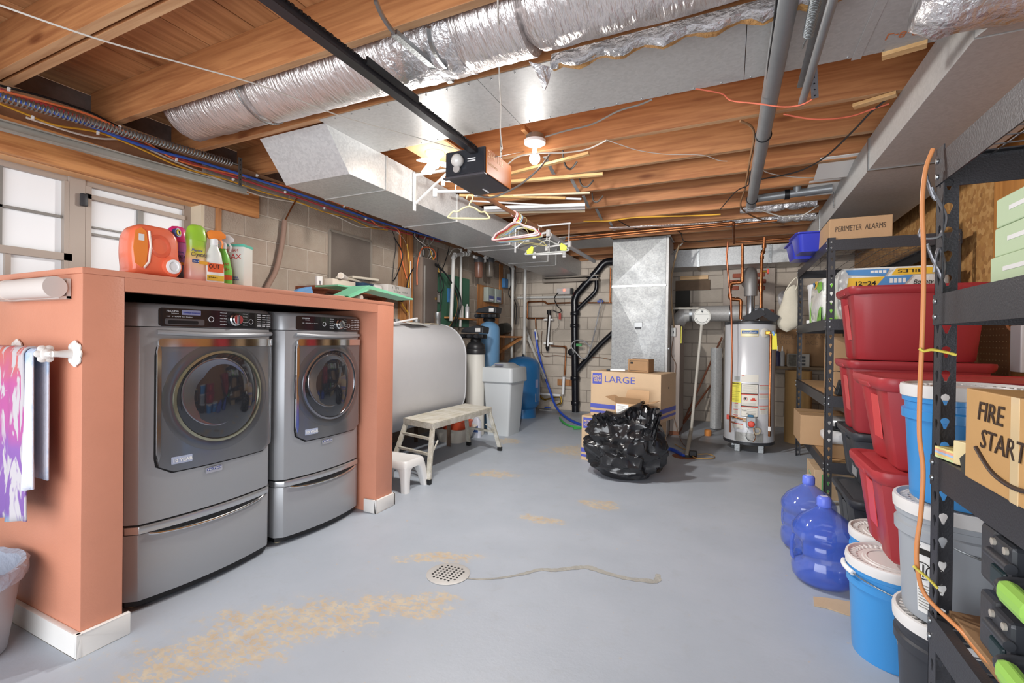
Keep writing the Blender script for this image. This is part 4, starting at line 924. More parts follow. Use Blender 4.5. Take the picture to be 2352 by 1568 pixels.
pp = M().loft([[(-3.1, 3.9, 1.452), (-3.0, 3.98, 1.42), (-3.05, 4.36, 1.425), (-3.2, 4.3, 1.452)], [(-3.1, 3.9, 1.456), (-3.0, 3.98, 1.424), (-3.05, 4.36, 1.43), (-3.2, 4.3, 1.456)]]).build('paper_sheet', mat('paper_grey', 'C8C8C2', .6), None, 0); tag(pp, 'crumpled grey paper sheet lying on top of the oil tank', 'paper')
# ---- work bench and stool
wk = thing('work_platform', 'paint spattered aluminium folding work platform in front of the oil tank', 'step bench', (-2.6, 4.1, 0))
ALU = mat('spattered_aluminium', 'CDCBC3', .5, .15, .3, 70, .25, 14, col2='A8A392')
ALUP = mat('spattered_top', 'D6D4CC', .6, .05, .3, 70, .2, 9, col2='B8B2A0')
T = [(-2.86, 3.66), (-2.44, 3.55), (-2.44, 4.72), (-2.86, 4.83)]
zt = .5
M().loft([[(x_, y_, zt-.055) for x_, y_ in T], [(x_, y_, zt-.004) for x_, y_ in T]]).build('frame', ALU, wk, 0, .003)
for i in range(5):
    a0 = i/5+.006; a1 = (i+1)/5-.006
    l = lambda k, e: (T[e][0]+(T[1 if e == 0 else 2][0]-T[e][0])*k, T[e][1]+(T[1 if e == 0 else 2][1]-T[e][1])*k)
    q = [l(a0, 0), l(a1, 0), l(a1, 3), l(a0, 3)]
    M().loft([[(x_, y_, zt-.003) for x_, y_ in q], [(x_, y_, zt+.004) for x_, y_ in q]]).build('slat', ALUP, wk, 0, .0015)
feet = [(-2.88, 3.50), (-2.375, 3.40), (-2.375, 4.80), (-2.82, 4.86)]
tops = [(-2.83, 3.68), (-2.46, 3.58), (-2.46, 4.68), (-2.83, 4.78)]
for f, tp in zip(feet, tops):
    M().bar((tp[0], tp[1], zt-.03), (f[0], f[1], .03), .045, .024, up=(0, 1, 0)).build('leg', ALU, wk, 0, .002)
    M().bar((f[0], f[1], .045), (f[0], f[1], .0), .05, .034, up=(0, 1, 0)).build('rubber_foot', BLACK, wk, 0, .003)
for a, b in ((0, 1), (3, 2)):
    for k in ((.15, .42) if a == 0 else (.45,)):
        pa = V((*tops[a], zt-.03)).lerp(V((*feet[a], 0)), k+.08); pb = V((*tops[b], zt-.03)).lerp(V((*feet[b], 0)), k+.08)
        M().bar(pa, pb, .03, .022).build('rung', ALU, wk, 0, .002)
    pa = V((*tops[b], zt-.03)).lerp(V((*feet[b], 0)), .55); s_ = 1 if a == 0 else -1
    M().tube([pa, pa+V((-.03, .16*s_, .12))], .008, 6).build('brace', ALU, wk)
sl = thing('plastic_stool', 'small white plastic step stool beside the orange column', 'stool', (-2.6, 3.25, 0))
WSTL = mat('stool_white', 'D9D9D8', .4)
def rr3(x0, x1, y0, y1, z, r): return [(a, b, z) for a, b in rrect(x1-x0, y1-y0, r, 4, (x0+x1)/2, (y0+y1)/2)]
M().loft([rr3(-2.80, -2.405, 3.12, 3.40, .19, .03), rr3(-2.795, -2.41, 3.125, 3.395, .235, .03), rr3(-2.78, -2.425, 3.14, 3.38, .25, .03), rr3(-2.77, -2.435, 3.15, 3.37, .246, .02)]).build('seat', WSTL, sl, 50)
for x_, y_, sx_, sy_ in ((-2.405, 3.12, 1, -1), (-2.405, 3.40, 1, 1), (-2.80, 3.12, -1, -1), (-2.80, 3.40, -1, 1)):
    def q(z, o, w): 
        cx_, cy_ = x_-sx_*w/2+sx_*o, y_-sy_*w/2+sy_*o; return [(a, b, z) for a, b in rrect(w, w, .018, 3, cx_, cy_)]
    M().loft([q(0, .025, .062), q(.1, .012, .068), q(.17, .003, .085), q(.2, -.002, .12)]).build('leg', WSTL, sl, 50)
# ---- pan, orange bucket, small jug under / behind
lt = thing('white_tub', 'low white plastic tub with a red orange pan in it behind the work platform', 'tub', (-2.75, 4.95, 0))
M().loft([rr3(-3.28, -2.96, 4.86, 5.18, .0, .08), rr3(-3.32, -2.90, 4.80, 5.24, .17, .09), rr3(-3.34, -2.88, 4.78, 5.26, .175, .09), rr3(-3.30, -2.92, 4.82, 5.22, .17, .09), rr3(-3.26, -2.98, 4.88, 5.16, .02, .07)]).build('tub', mat('tub_white', 'CFC9BE', .5), lt, 40)
M().loft([rr3(-3.22, -2.98, 4.92, 5.16, .03, .07), rr3(-3.26, -2.93, 4.88, 5.21, .25, .08), rr3(-3.24, -2.95, 4.90, 5.19, .25, .08), rr3(-3.2, -3.0, 4.94, 5.14, .05, .07)]).build('orange_pan', mat('pan_orange', 'D0593A', .45), lt, 40)
sj = thing('small_jug', 'small white and blue jug on the floor beside the tall white resin tank', 'jug', (-3.0, 5.45, 0))
M().loft([rr3(-3.04, -2.91, 5.28, 5.36, .0, .03), rr3(-3.04, -2.91, 5.28, 5.36, .2, .03), rr3(-3.0, -2.95, 5.30, 5.34, .26, .02)]).build('body', mat('jug_milky', 'B9BDC9', .4), sj, 50); M().box(-3.02, -2.93, 5.276, 5.28, .07, .16).build('blue_label', mat('jug_blue', '3E5C9A', .5), sj, 0)
# ---- water softener tanks
def resin(name, label, c, r, h, body, vh, collar, rough=.4):
    t = thing(name, label, 'water tank', (c[0], c[1], 0))
    pr = [(0, 0), (r*1.02, 0), (r*1.02, .06), (r, .07), (r, h-r*.75), (r*.93, h-r*.4), (r*.7, h-r*.12), (r*.4, h), (r*.35, h+.02)]
    M().lathe(pr, (c[0], c[1], 0), seg=32).build('vessel', body, t, 50)
    if collar: M().lathe([(r*1.02, h-.15), (r*1.06, h-.14), (r*1.06, h-.09), (r*1.0, h-.08), (r*1.03, h-.07), (r*.95, h-.02), (r*.6, h+.02)], (c[0], c[1], 0), seg=32).build('collar', mat('collar_black', '2E2E30', .35), t, 50)
    z = h+.02
    M().lathe([(r*.55, 0), (r*.6, .03), (r*.5, .05)], (c[0], c[1], z-.01), seg=20).build('neck', BLACK, t, 50)
    M().box(c[0]-.20, c[0]+.14, c[1]-.07, c[1]+.07, z+.04, z+.10).build('valve_body', BLACK, t, bevel=.012)
    for k in range(3): M().lathe([(.028, 0), (.028, .05), (.02, .06)], (c[0]-.16+k*.11, c[1]-.07, z+.07), (0, -1, 0), 12).build('port', DGREY, t, 50)
    M().prism([(c[0]-.19, z+.12), (c[0]+.15, z+.105), (c[0]+.16, z+.19), (c[0]+.05, z+.215), (c[0]-.15, z+.175)], 'y', c[1]-.09, c[1]+.09).build('head_cover', DGREY, t, 0, .012)
    M().box(c[0]+.04, c[0]+.115, c[1]-.0935, c[1]-.0905, z+.128, z+.178).build('display', WHT, t, bevel=.002)
    return t
resin('resin_tank', 'white resin tank with a black valve head beside the oil tank end', (-3.10, 5.50), .125, 1.22, mat('resin_white', 'C9C7C0', .45), .2, True)
bpy.data.objects['resin_tank'].location.z = 0
resin('resin_tank', 'tall light blue resin tank with a black valve head behind the white one', (-3.19, 6.05), .155, 1.52, mat('resin_blue', '6E9CC4', .4), .2, False)
bt = thing('brine_tank', 'square light grey brine tank with a lid standing before the blue pressure tank', 'brine tank', (-2.78, 5.7, 0))
BR = mat('brine_grey', 'B9BEC1', .45)
M().loft([rr3(-2.94, -2.62, 5.54, 5.92, 0, .03), rr3(-2.985, -2.575, 5.50, 5.96, .70, .035)]).build('body', BR, bt, 40)
M().loft([rr3(-3.0, -2.56, 5.485, 5.975, .70, .035), rr3(-3.015, -2.545, 5.47, 5.99, .715, .04), rr3(-3.01, -2.55, 5.475, 5.985, .885, .04), rr3(-3.0, -2.56, 5.485, 5.975, .90, .04), rr3(-2.92, -2.62, 5.56, 5.92, .905, .04), rr3(-2.87, -2.69, 5.62, 5.86, .955, .03)]).build('lid', BR, bt, 40)
M().loft([rr3(-2.83, -2.71, 5.52, 5.55, .935, .01), rr3(-2.83, -2.71, 5.53, 5.56, .94, .01)]).build('lid_badge', INKB, bt)
pt = thing('pressure_tank', 'blue well pressure tank on a base ring near the back wall', 'pressure tank', (-3.1, 7.1, 0))
BLT = mat('tank_blue', '2E74AE', .35, .1, .05, 10, .08, 3, coat=.3)
M().lathe([(.06, .10), (.2, .13), (.265, .2), (.285, .28), (.285, .80), (.275, .87), (.22, .94), (.12, .985), (0, 1.0)], (-3.1, 7.1, 0), seg=40).build('vessel', BLT, pt, 50)
M().lathe([(.22, 0), (.21, .16), (.2, .16)], (-3.1, 7.1, 0), seg=32).build('base_ring', BLT, pt, 50)
M().lathe([(.02, .99), (.02, 1.03), (0, 1.03)], (-3.1, 7.1, 0), seg=12).build('air_valve', BLACK, pt)
for z_, m_, w_ in ((.27, mat('sticker_pale', 'B9B5B4', .5), .14), (.5, mat('sticker_lilac', '8F97B8', .5), .07)):
    g = []
    for a in (-.28, -.28+w_/.285): g.append([( -3.1+.2865*math.cos(a-.1), 7.1+.2865*math.sin(a-.1), z_+h) for h in (0, .13)])
    M().loft([[g[0][0], g[0][1], g[1][1], g[1][0]], [tuple(V(q)+V((.002, -.001, 0))) for q in (g[0][0], g[0][1], g[1][1], g[1][0])]]).build('sticker', m_, pt, 0)
for i, (xa, xb) in enumerate(((1212, 1228), (1220, 1240))):
    a, b = ZP(xa+20, 905+20, .0), None
    p0 = YP(1249+i*4, 870, 7.75-.1*i); p1 = YP(1205+i*7, 745 if i == 0 else 775, 7.9-.06*i)
    tag(M().bar(p0, p1, .03, .02).build('white_strip', PVC, None, 0, .003), ['taller white trim strip leaning in the back left corner', 'shorter white trim strip leaning in the back left corner'][i], 'trim strip')
# ---- black drain stack
dn = thing('drain_stack', 'black cast iron drain stack with branches on the back wall', 'drain pipe', (-2.48, 8.0, 0))
yb = 7.99
def dp(x, y): p = YP(x, y, yb); return p
def dtube(l, r, n=1): M().tube(cr([dp(*q) for q in l], 4) if n > 1 else [dp(*q) for q in l], r, 16).build('pipe_run', BLKIRON, dn, 60)
dtube([(1322, 950), (1321, 850), (1320, 760), (1320, 700)], .065); dtube([(1320, 705), (1320, 690), (1325, 676), (1335, 664), (1370, 625), (1385, 607), (1396, 601), (1412, 600)], .065, 2)
dtube([(1410, 762), (1380, 790), (1345, 828), (1324, 852)], .045); dtube([(1371, 615), (1370, 640), (1370, 662), (1362, 676), (1340, 697), (1324, 713)], .036, 2)
for (x_, y_, a_) in ((1321, 720, .085), (1320, 748, .08), (1321, 868, .085), (1322, 925, .08)):
    p = dp(x_, y_); M().lathe([(a_*.9, -.035), (a_, -.025), (a_, .025), (a_*.9, .035)], p, (0, 0, 1), 20).build('coupling', BLKIRON, dn, 50)
p = dp(1317, 808); M().lathe([(.06, 0), (.06, .07), (.03, .075), (.03, .1), (0, .1)], p+V((0, -.06, 0)), (0, -1, 0), 16).build('cleanout', BLKIRON, dn, 50)
# ---- copper, uv lamp, ballast
pipe('copper_pipe', 'copper pipe stepping along the back wall under the white pvc pipe', [YP(a, b, 8.04) for a, b in ((1310, 695), (1256, 697), (1250, 692), (1212, 693), (1211, 731), (1250, 731))], .014, COPPER, fit=True, fr=1.3, fl=.02)
pipe('copper_pipe', 'copper pipe from the uv lamp down to the foam wrapped valve', [YP(a, b, 8.02) for a, b in ((1265, 794), (1300, 796), (1297, 862))], .014, COPPER)
pipe('copper_pipe', 'copper pipe right of the black stack leading to the furnace duct', [YP(a, b, 8.04) for a, b in ((1330, 695), (1406, 695))], .012, COPPER)
pipe('copper_pipe', 'vertical copper pipe between the black stack and the furnace duct', [YP(a, b, 8.02) for a, b in ((1402, 615), (1401, 695))], .012, COPPER)
pipe('copper_pipe', 'thin copper pipe dropping behind the blue hose', [YP(a, b, 8.03) for a, b in ((1230, 731), (1231, 757))], .012, COPPER)
pipe('foam_pipe', 'white foam wrapped vertical pipe over a small wood block', [YP(a, b, 7.98) for a, b in ((1295, 865), (1293, 905))], .026, WHITE, fit=False)
pipe('foam_pipe', 'white foam wrapped horizontal pipe low on the back wall', [YP(a, b, 7.98) for a, b in ((1240, 904), (1288, 908))], .024, WHITE, fit=False)
pipe('brass_manifold', 'tangle of brass manifold pipes low on the back wall', [YP(a, b, 7.98) for a, b in ((1238, 893), (1238, 908), (1250, 918), (1288, 910), (1290, 925), (1278, 930))], .014, BRASS)
pipe('foam_pipe', 'white pipe with a blue valve lying on the floor by the back wall', [YP(a, b, 7.9) for a, b in ((1240, 944), (1284, 950))], .035, WHITE, fit=False)
o = tag(M().ob((0, 0, 0), (.12, .03, .02)).build('valve_handle', mat('valve_blue', '2F52B0', .4), None, 0, .004), 'blue lever valve handle on the floor level white pipe', 'valve'); o.location = YP(1258, 936, 7.88)
wdb = tag(M().ob((0, 0, 0), (.27, .03, .11)).build('wood_block', WDZ, None, 0, .003), 'small orange wood block behind the foam pipe on the back wall', 'wood block'); wdb.location = YP(1297, 878, 8.07)
uv = thing('uv_lamp', 'slim steel ultraviolet water lamp mounted upright on the back wall', 'lamp', YP(1258, 760, 7.98))
M().tube([YP(1262, 722, 7.98), YP(1257, 797, 7.98)], .032, 14).build('chamber', mat('uv_dark', '3A3230', .3, .6), uv); M().tube([YP(1263, 724, 7.94), YP(1258, 795, 7.94)], .016, 10).build('white_label', WHITE, uv)
M().tube([YP(1261, 712, 7.98), YP(1261, 722, 7.98)], .036, 14).build('lamp_cap', BLACK, uv); M().tube([YP(1257, 797, 7.98), YP(1257, 806, 7.98)], [.036, .015], 14).build('lamp_cap', BLACK, uv)
for y_ in (734, 788): M().ob(YP(1260, y_, 7.99), (.18, .05, .03)).build('clamp', WHT, uv, 0, .003)
bl = thing('ballast', 'grey ballast box with a glowing red light on the back wall', 'ballast', YP(1296, 668, 8.0))
M().ob(YP(1295, 669, 8.02), (.25, .06, .11)).build('case', mat('ballast_grey', 'B9B4B0', .45), bl, 0, .006)
M().ob(YP(1314, 669, 8.02), (.03, .062, .11)).build('end_cap', BLACK, bl, 0, .003)
M().lathe([(.02, 0), (.014, .012), (0, .014)], YP(1296, 666, 7.99), (0, -1, 0), 12).build('red_light', mat('red_led', 'FF4030', .4, emit=6), bl, 50)
cable('uv_cable', 'black cable swinging from the ballast to the uv lamp top', [YP(a, b, 7.96) for a, b in ((1282, 672), (1273, 685), (1280, 702), (1289, 712), (1284, 718), (1268, 712), (1262, 716))], .008, WIREB, 'cord')
tg_ = tag(M().ob((0, 0, 0), (.045, .004, .11)).build('hang_tag', mat('tag_red', 'A8483E', .5), None, 0, .001), 'small red and white tag hanging from the black lamp cord', 'tag'); tg_.location = YP(1286, 726, 7.95)
cable('uv_cable', 'thin grey wire hanging right of the uv lamp', [YP(a, b, 8.0) for a, b in ((1276, 690), (1277, 718), (1284, 745), (1276, 758), (1266, 765))], .004, WIREG, 'wire')
cable('garden_hose', 'bright blue hose running from the wall tap across the floor behind the boxes', [YP(1229, 757, 7.95), YP(1231, 772, 7.93), YP(1236, 805, 7.92), YP(1249, 855, 7.85), YP(1264, 900, 7.8), ZP(1278, 935, .12), ZP(1303, 960, .03), ZP(1335, 975, .022), (-1.7, 6.5, .022), (-1.1, 6.1, .022), ZP(1517, 1027, .022), ZP(1545, 1032, .022), ZP(1570, 1047, .01)], .021, mat('hose_blue', '2B4FB8', .4), 'hose')
o = tag(M().tube([YP(1229, 757, 7.95), YP(1234, 780, 7.93)], .024, 10).build('hose_nozzle', WHITE, None), 'white sleeve at the top end of the blue hose', 'nozzle')
cable('garden_hose', 'green hose curving on the floor from the wall valve', [YP(1284, 955, 7.8), ZP(1288, 963, .02), ZP(1300, 974, .018), ZP(1320, 980, .018), ZP(1340, 982, .018), (-2.0, 6.4, .018)], .016, mat('hose_green', '3E9A48', .4), 'hose')
cable('clear_hose', 'clear grey hose hanging in a loop over the black drain stack', [YP(a, b, 7.85) for a, b in ((1382, 690), (1375, 720), (1363, 775), (1350, 815), (1338, 824), (1322, 808), (1312, 795), (1320, 783), (1340, 783), (1356, 796))], .013, mat('hose_clear', '9C9C9E', .25, alpha=.75), 'hose')
cable('uv_cable', 'thin copper wire running level across the back wall', [YP(a, b, 8.05) for a, b in ((1245, 760), (1243, 805), (1252, 818), (1280, 816), (1330, 823), (1370, 820), (1405, 826))], .0045, COPPER, 'wire')
ZV = tag(M().ob((0, 0, 0), (.1, .03, .05)).build('green_clip', mat('clip_green', '3E8A50', .4), None, 0, .004), 'small green clip on the loop of clear hose', 'clip'); ZV.location = YP(1330, 792, 7.83)
vl = tag(M().ob((0, 0, 0), (.1, .05, .035)).lathe([(.03, 0), (.03, .012)], (.0, 0, .03), (0, 0, 1), 8).build('blue_valve', mat('valve_blue', '2F52B0', .4), None, 0, .003), 'blue handled stop valve on the copper pipe right of the stack', 'valve'); vl.location = YP(1379, 692, 8.0)
# ================================================================ UNDER THE CEILING
# sheet metal panned return between two joists
pn = thing('return_air_pan', 'wide flat galvanised sheet pan nailed under the joists across the room', 'duct', (-.8, 2.51, JZ))
x = -2.42; xs = [-2.42, -1.25, .05, RX-.05]
for a, b in zip(xs, xs[1:]): M().box(a, b-.003, 2.205, 2.775, JZ-.007, JZ-.003).build('sheet_panel', GALVD, pn, 0)
nl = M()
for i in range(28):
    for y in (2.225, 2.755): nl.lathe([(.005, 0), (.004, -.004), (0, -.005)], (-2.3+i*.14, y, JZ-.007), (0, 0, 1), 6)
tag(nl.build('nail', STEEL, pn, 0), kind='stuff')
text('L-8-80    BN-0 BG-0', (.62, 2.62, JZ-.0085), (1, .1, 0), (0, 1, 0), .07, mat('crayon_orange', 'C77A50', .8), pn, 'handwriting', .5)
M().box(.52, .56, 2.2, 2.79, JZ-.012, JZ-.008).build('seam_strip', GALVD, pn, 0, .002)
# main trunk duct on the left with a slanted boot
md = thing('trunk_duct', 'long galvanised trunk duct with a slanted boot hung along the left wall side', 'duct', (-2.73, 5, 2.55))
x0, x1, zb, zt = -3.05, -2.42, 2.415, 2.678
M().prism([(2.255, zt), (2.275, zt-.02), (2.475, zb), (2.86, zb), (2.86, zt)], 'x', x0, x1).build('slanted_boot', GALV, md, 0, .002)
ys = [2.865, 3.9, 5.1, 5.35, 6.4, 6.75, 8.05]
for a, b in zip(ys, ys[1:]): M().box(x0+.002, x1-.002, a, b-.006, zb+.002, zt).build('duct_section', GALV, md, 0, .002)
for y in ys[1:-1]+[2.862]: M().box(x0-.006, x1+.008, y-.014, y+.006, zb-.006, zt).build('drive_cleat', GALVD, md, 0, .002)
M().box(x0-.05, x1+.35, 7.93, 8.07, 2.31, 2.35).box(x0-.05, x1+.35, 7.93, 8.07, 2.385, 2.41).build('mortar_sill', MORTARD, md, 0)
M().box(x1, -1.48, 6.02, 6.86, 2.66, 2.672).build('crossover_pan', GALVD, md, 0, .002)
# round foil wrapped duct
fo = thing('foil_duct', 'round foil wrapped insulated duct lying between two joists across the room', 'duct', (-1.3, 1.96, 2.78))
def crumple(x0, x1, yc, zc, r, nx, seg=26, amp=.008, sag=0):
    rings = []; pts_ = []
    for i in range(nx+1):
        x = x0+(x1-x0)*i/nx; k = i/nx; rr = r*(1 if k > .02 else .8)
        rings.append([(x, yc+(rr+random.uniform(-amp, amp))*math.cos(a), zc+(rr+random.uniform(-amp, amp))*math.sin(a)-sag*math.sin(k*PI)) for a in [q*2*PI/seg for q in range(seg)]])
    return M().loft(rings)
random.seed(3)
crumple(-3.40, -2.62, 1.965, 2.80, .185, 16, amp=.006).build('duct_sleeve', FOIL, fo, 60)
crumple(-2.63, -1.50, 1.965, 2.795, .195, 22, amp=.004).build('duct_sleeve', FOIL, fo, 60)
crumple(-1.62, -1.18, 1.965, 2.795, .205, 14, amp=.011).build('tape_wrap', FOILT, fo, 60)
crumple(-1.22, -.85, 1.965, 2.795, .202, 8, amp=.004).build('duct_sleeve', FOIL, fo, 60)
crumple(-.86, .45, 1.955, 2.80, .20, 22, amp=.006).build('duct_sleeve', FOIL, fo, 60)
M().tube([(-2.625, 1.965+.197*math.cos(a), 2.797+.197*math.sin(a)) for a in [q*2*PI/30 for q in range(30)]], .006, 6, closed=True).build('tie_band', STEEL, fo, 60)
tf = M(); pts = []
fr = []
for i in range(30):
    x = -.80+i*.043; fr.append([(x, 2.10+random.uniform(-.01, .01), 2.60+.012*math.sin(i*1.4)), (x, 2.135+random.uniform(-.008, .008), 2.585+.015*math.sin(i*1.4)+random.uniform(-.006, .006)), (x, 2.18, 2.61), (x, 2.13, 2.66)])
M().loft(fr).build('foil_flange', FOILT, fo, 60)
fr = []
for i in range(30):
    x = -.80+i*.043; fr.append([(x, 2.13, 2.592+.012*math.sin(i*1.4)), (x, 2.165, 2.588+.016*math.sin(i*1.4+.3)), (x, 2.192, 2.62), (x, 2.15, 2.62)])
M().loft(fr).build('insulation_edge', mat('brown_fibreglass', 'B98C55', .9, 0, .8, 60, .2, 12), fo, 60)
M().loft([[(-.90, 2.08, 2.62), (-.84, 2.10, 2.60), (-.80, 2.14, 2.60)], [(-.875, 2.15, 2.57), (-.84, 2.17, 2.54), (-.83, 2.18, 2.56)], [(-.86, 2.17, 2.52), (-.855, 2.175, 2.515), (-.85, 2.178, 2.52)]]).build('loose_tape', FOILT, fo, 0)
# right trunk duct
rd = thing('trunk_duct', 'big rectangular galvanised trunk duct running along the right side ceiling', 'duct', (1.12, 5, 2.56))
xa, xb = .84, 1.43; yy = [2.4, 3.92, 5.85, 7.6]
for a, b in zip(yy, yy[1:]): M().box(xa, xb, a, b-.006, 2.462, 2.677).build('duct_section', GALVD, rd, 0, .002)
for y in yy[1:-1]: M().box(xa-.008, xb+.008, y-.014, y+.008, 2.454, 2.677).build('drive_cleat', STEEL, rd, 0, .002)
M().loft([[(xa, 2.395, 2.465), (xb, 2.395, 2.465), (xb, 2.395, 2.675), (xa, 2.395, 2.675)], [(1.02, 1.55, 2.40), (RX-.03, 1.55, 2.40), (RX-.03, 1.55, 2.675), (1.02, 1.55, 2.675)], [(1.02, .6, 2.40), (RX-.03, .6, 2.40), (RX-.03, .6, 2.675), (1.02, .6, 2.675)]]).build('wide_section', GALVD, rd, 0, .002)
strapbar((xa-.012, 5.05, 2.68), (xa-.012, 5.05, 2.5), rd, .025, 'duct_strap')
for (y_, w_) in ((4.42, .34), (4.95, .28)):
    o = tag(M().box(-.15, .13, -w_/2, w_/2, -.003, .003).build('plate', mat('white_plate', 'E6E3DE', .4), None, 0, .0025), ['white plastic plate tucked over the right trunk duct edge, nearer one', 'white plastic plate tucked over the right trunk duct edge, farther one'][y_ > 4.6], 'plate'); place(o, (.76, y_, 2.665), 0, -.2, 0)
ff = thing('foil_duct', 'crinkled silver foil duct end above the right trunk duct near the camera', 'duct', (1.0, 1.9, 2.6))
random.seed(9); rings = []
for i in range(12):
    x = .60+i*.07; rings.append([(x, 2.19+(.13+random.uniform(-.014, .014))*math.cos(a)*(.6 if i == 0 else 1), 2.50+(.09+random.uniform(-.012, .012))*math.sin(a)*(.6 if i == 0 else 1)) for a in [q*2*PI/20 for q in range(20)]])
M().loft(rings).build('foil_sleeve', FOILT, ff, 60)
# back horizontal duct
bd_ = thing('branch_duct', 'horizontal galvanised duct high across the back wall beside the furnace plenum', 'duct', (0, 7.75, 2.5))
for a, b in ((-1.0, -.45), (-.445, .50), (.505, .9)): M().box(a, b, 7.55, 8.05, 2.405, 2.665).build('duct_section', GALV, bd_, 0, .002)
for x_ in (-.447, .5): M().box(x_-.025, x_+.02, 7.542, 8.05, 2.397, 2.665).build('drive_cleat', STEEL, bd_, 0, .002)
# opener rail and opener
gr = thing('opener_rail', 'long black garage door opener rail with chain running to the opener box', 'rail', (-1.53, 1.5, 2.5))
BM = mat('rail_black', '38363A', .4, .4)
M().box(-1.555, -1.505, -.3, 2.66, 2.485, 2.49).box(-1.555, -1.549, -.3, 2.66, 2.49, 2.525).box(-1.511, -1.505, -.3, 2.66, 2.49, 2.525).build('channel', BM, gr, 0, .001)
ch = M()
for i in range(140): ch.ob((-1.495, 2.62-i*.019, 2.512), (.008, .013, .012 if i % 2 else .007))
tag(ch.build('chain', BLACK, gr, 0), kind='stuff')
M().box(-1.492, -1.484, 1.62, 2.0, 2.50, 2.535).build('splice_plate', BLACK, gr, 0)
op = thing('door_opener', 'black and orange garage door opener box hanging under the joists', 'door opener', (-1.6, 2.88, 2.44))
M().box(-1.755, -1.455, 2.67, 3.075, 2.352, 2.53).build('housing', mat('opener_dark', '3F3C42', .4), op, 0, .008)
M().box(-1.455, -1.449, 2.685, 3.06, 2.358, 2.525).build('orange_panel', mat('opener_orange', 'C46E28', .45), op, 0, .002)
M().box(-1.765, -1.45, 2.655, 2.69, 2.345, 2.356).build('bottom_lip', mat('opener_lip', '4C494E', .4), op, 0, .002)
M().box(-1.75, -1.46, 2.664, 2.669, 2.366, 2.52).build('front_panel', mat('opener_front', '2C2E34', .3, .1), op, 0, .003)
M().lathe([(.035, 0), (.042, .015), (.04, .04), (.02, .056), (0, .06)], (-1.645, 2.664, 2.45), (0, -1, 0), 24).build('light_bulb', mat('off_bulb', 'D8D5D0', .2, 0, 0, 1, coat=.5), op, 60)
M().lathe([(.022, 0), (.026, .02), (.0, .024)], (-1.655, 2.664, 2.40), (0, -1, 0), 16).build('knob', mat('knob_clear', 'AFA9A5', .2), op, 60)
for z_ in (2.455, 2.44): M().box(-1.58, -1.52, 2.661, 2.665, z_, z_+.007).build('vent_slot', WHITE, op, 0)
text('3/4 1/2', (-1.4485, 2.70, 2.47), (0, 1, 0), (0, 0, 1), .06, mat('opener_print', 'F0C49A', .5), op, width=.22, bold=.001)
text('HORSEPOWER', (-1.4485, 2.71, 2.42), (0, 1, 0), (0, 0, 1), .022, mat('opener_print', 'F0C49A', .5), op, width=.14)
strapbar((-1.44, 2.80, 2.50), (-1.44, 3.25, 2.70), op, .03); strapbar((-1.47, 2.93, 2.53), (-1.47, 2.93, 2.68), op, .03)
M().tube([(-1.62, 2.95, 2.352), (-1.60, 3.0, 2.34)], .006, 6).build('antenna', WHITE, op)
sg = thing('angle_brace', 'long galvanised angle brace slanting under the foil duct toward the pan', 'brace', (-1.3, 1.7, 2.6))
a = ZP(905, 75, 2.60); b = ZP(1037, 187, 2.62)
M().bar(a, b, .034, .022).build('angle', STEEL, sg, 0, .002)
o = M().tube(cr([ZP(862, 0, 2.62), ZP(880, 40, 2.61), ZP(905, 76, 2.59)], 4), .010, 4).build('perforated_strap', STEEL, sg, 0)
sg2 = tag(M().tube(cr([ZP(985, 62, 2.60), ZP(990, 100, 2.575), ZP(1008, 135, 2.575), ZP(1028, 158, 2.61)], 5), .012, 4).build('hanger_strap', STEEL, None, 0), 'bent galvanised hanger strap holding up the foil duct', 'strap')
# keyless lampholders
def bulb_mat(n, s): return mat(n, 'FFF6EA', .4, emit=s)
l1 = thing('ceiling_lamp', 'lit round bulb in a white porcelain lampholder under the joists', 'lamp', (-1.31, 3.15, 2.7))
M().lathe([(.065, 0), (.065, .04)], (-1.305, 3.15, 2.72), seg=24).build('metal_box', STEEL, l1, 50)
M().lathe([(.03, -.04), (.05, -.035), (.078, -.02), (.08, 0)], (-1.305, 3.15, 2.72), seg=28).build('lampholder', WHITE, l1, 50)
M().lathe([(0, -.130), (.018, -.126), (.034, -.112), (.040, -.090), (.036, -.070), (.022, -.054), (.016, -.045), (.016, -.02)], (-1.305, 3.15, 2.68), seg=24).build('bulb', bulb_mat('lit_bulb', BULB), l1, 60)
M().box(-1.36, -1.33, 3.02, 3.24, 2.755, 2.79).build('mounting_block', WDY, l1, 0)
l2 = thing('led_lamp', 'three leaf white led lamp blazing on a plywood board near the duct', 'lamp', (-2.07, 2.98, 2.66))
M().box(-2.20, -1.86, 2.79, 3.235, 2.685, 2.70).build('board', mat('pale_ply', 'CFA87A', .6, 0, .1, 30, .08, 4), l2, 0)
M().lathe([(.03, -.04), (.05, -.03), (.07, -.01), (.07, 0)], (-2.05, 2.97, 2.685), seg=24).build('lampholder', WHITE, l2, 50)
M().lathe([(0, -.075), (.025, -.07), (.04, -.045), (.04, -.02), (.03, 0)], (-2.05, 2.97, 2.64), seg=20).build('core', bulb_mat('lit_led', BULB), l2, 60)
for i in range(3):
    a = .5+i*2*PI/3; c = V((-2.05+.105*math.cos(a), 2.97+.105*math.sin(a), 2.59))
    M().ob(c, (.13, .085, .014), (Matrix.Rotation(a, 3, 'Z')@Matrix.Rotation(.22, 3, 'Y'))).build('led_leaf', bulb_mat('lit_led_leaf', BULB*.35), l2, 0, .006)
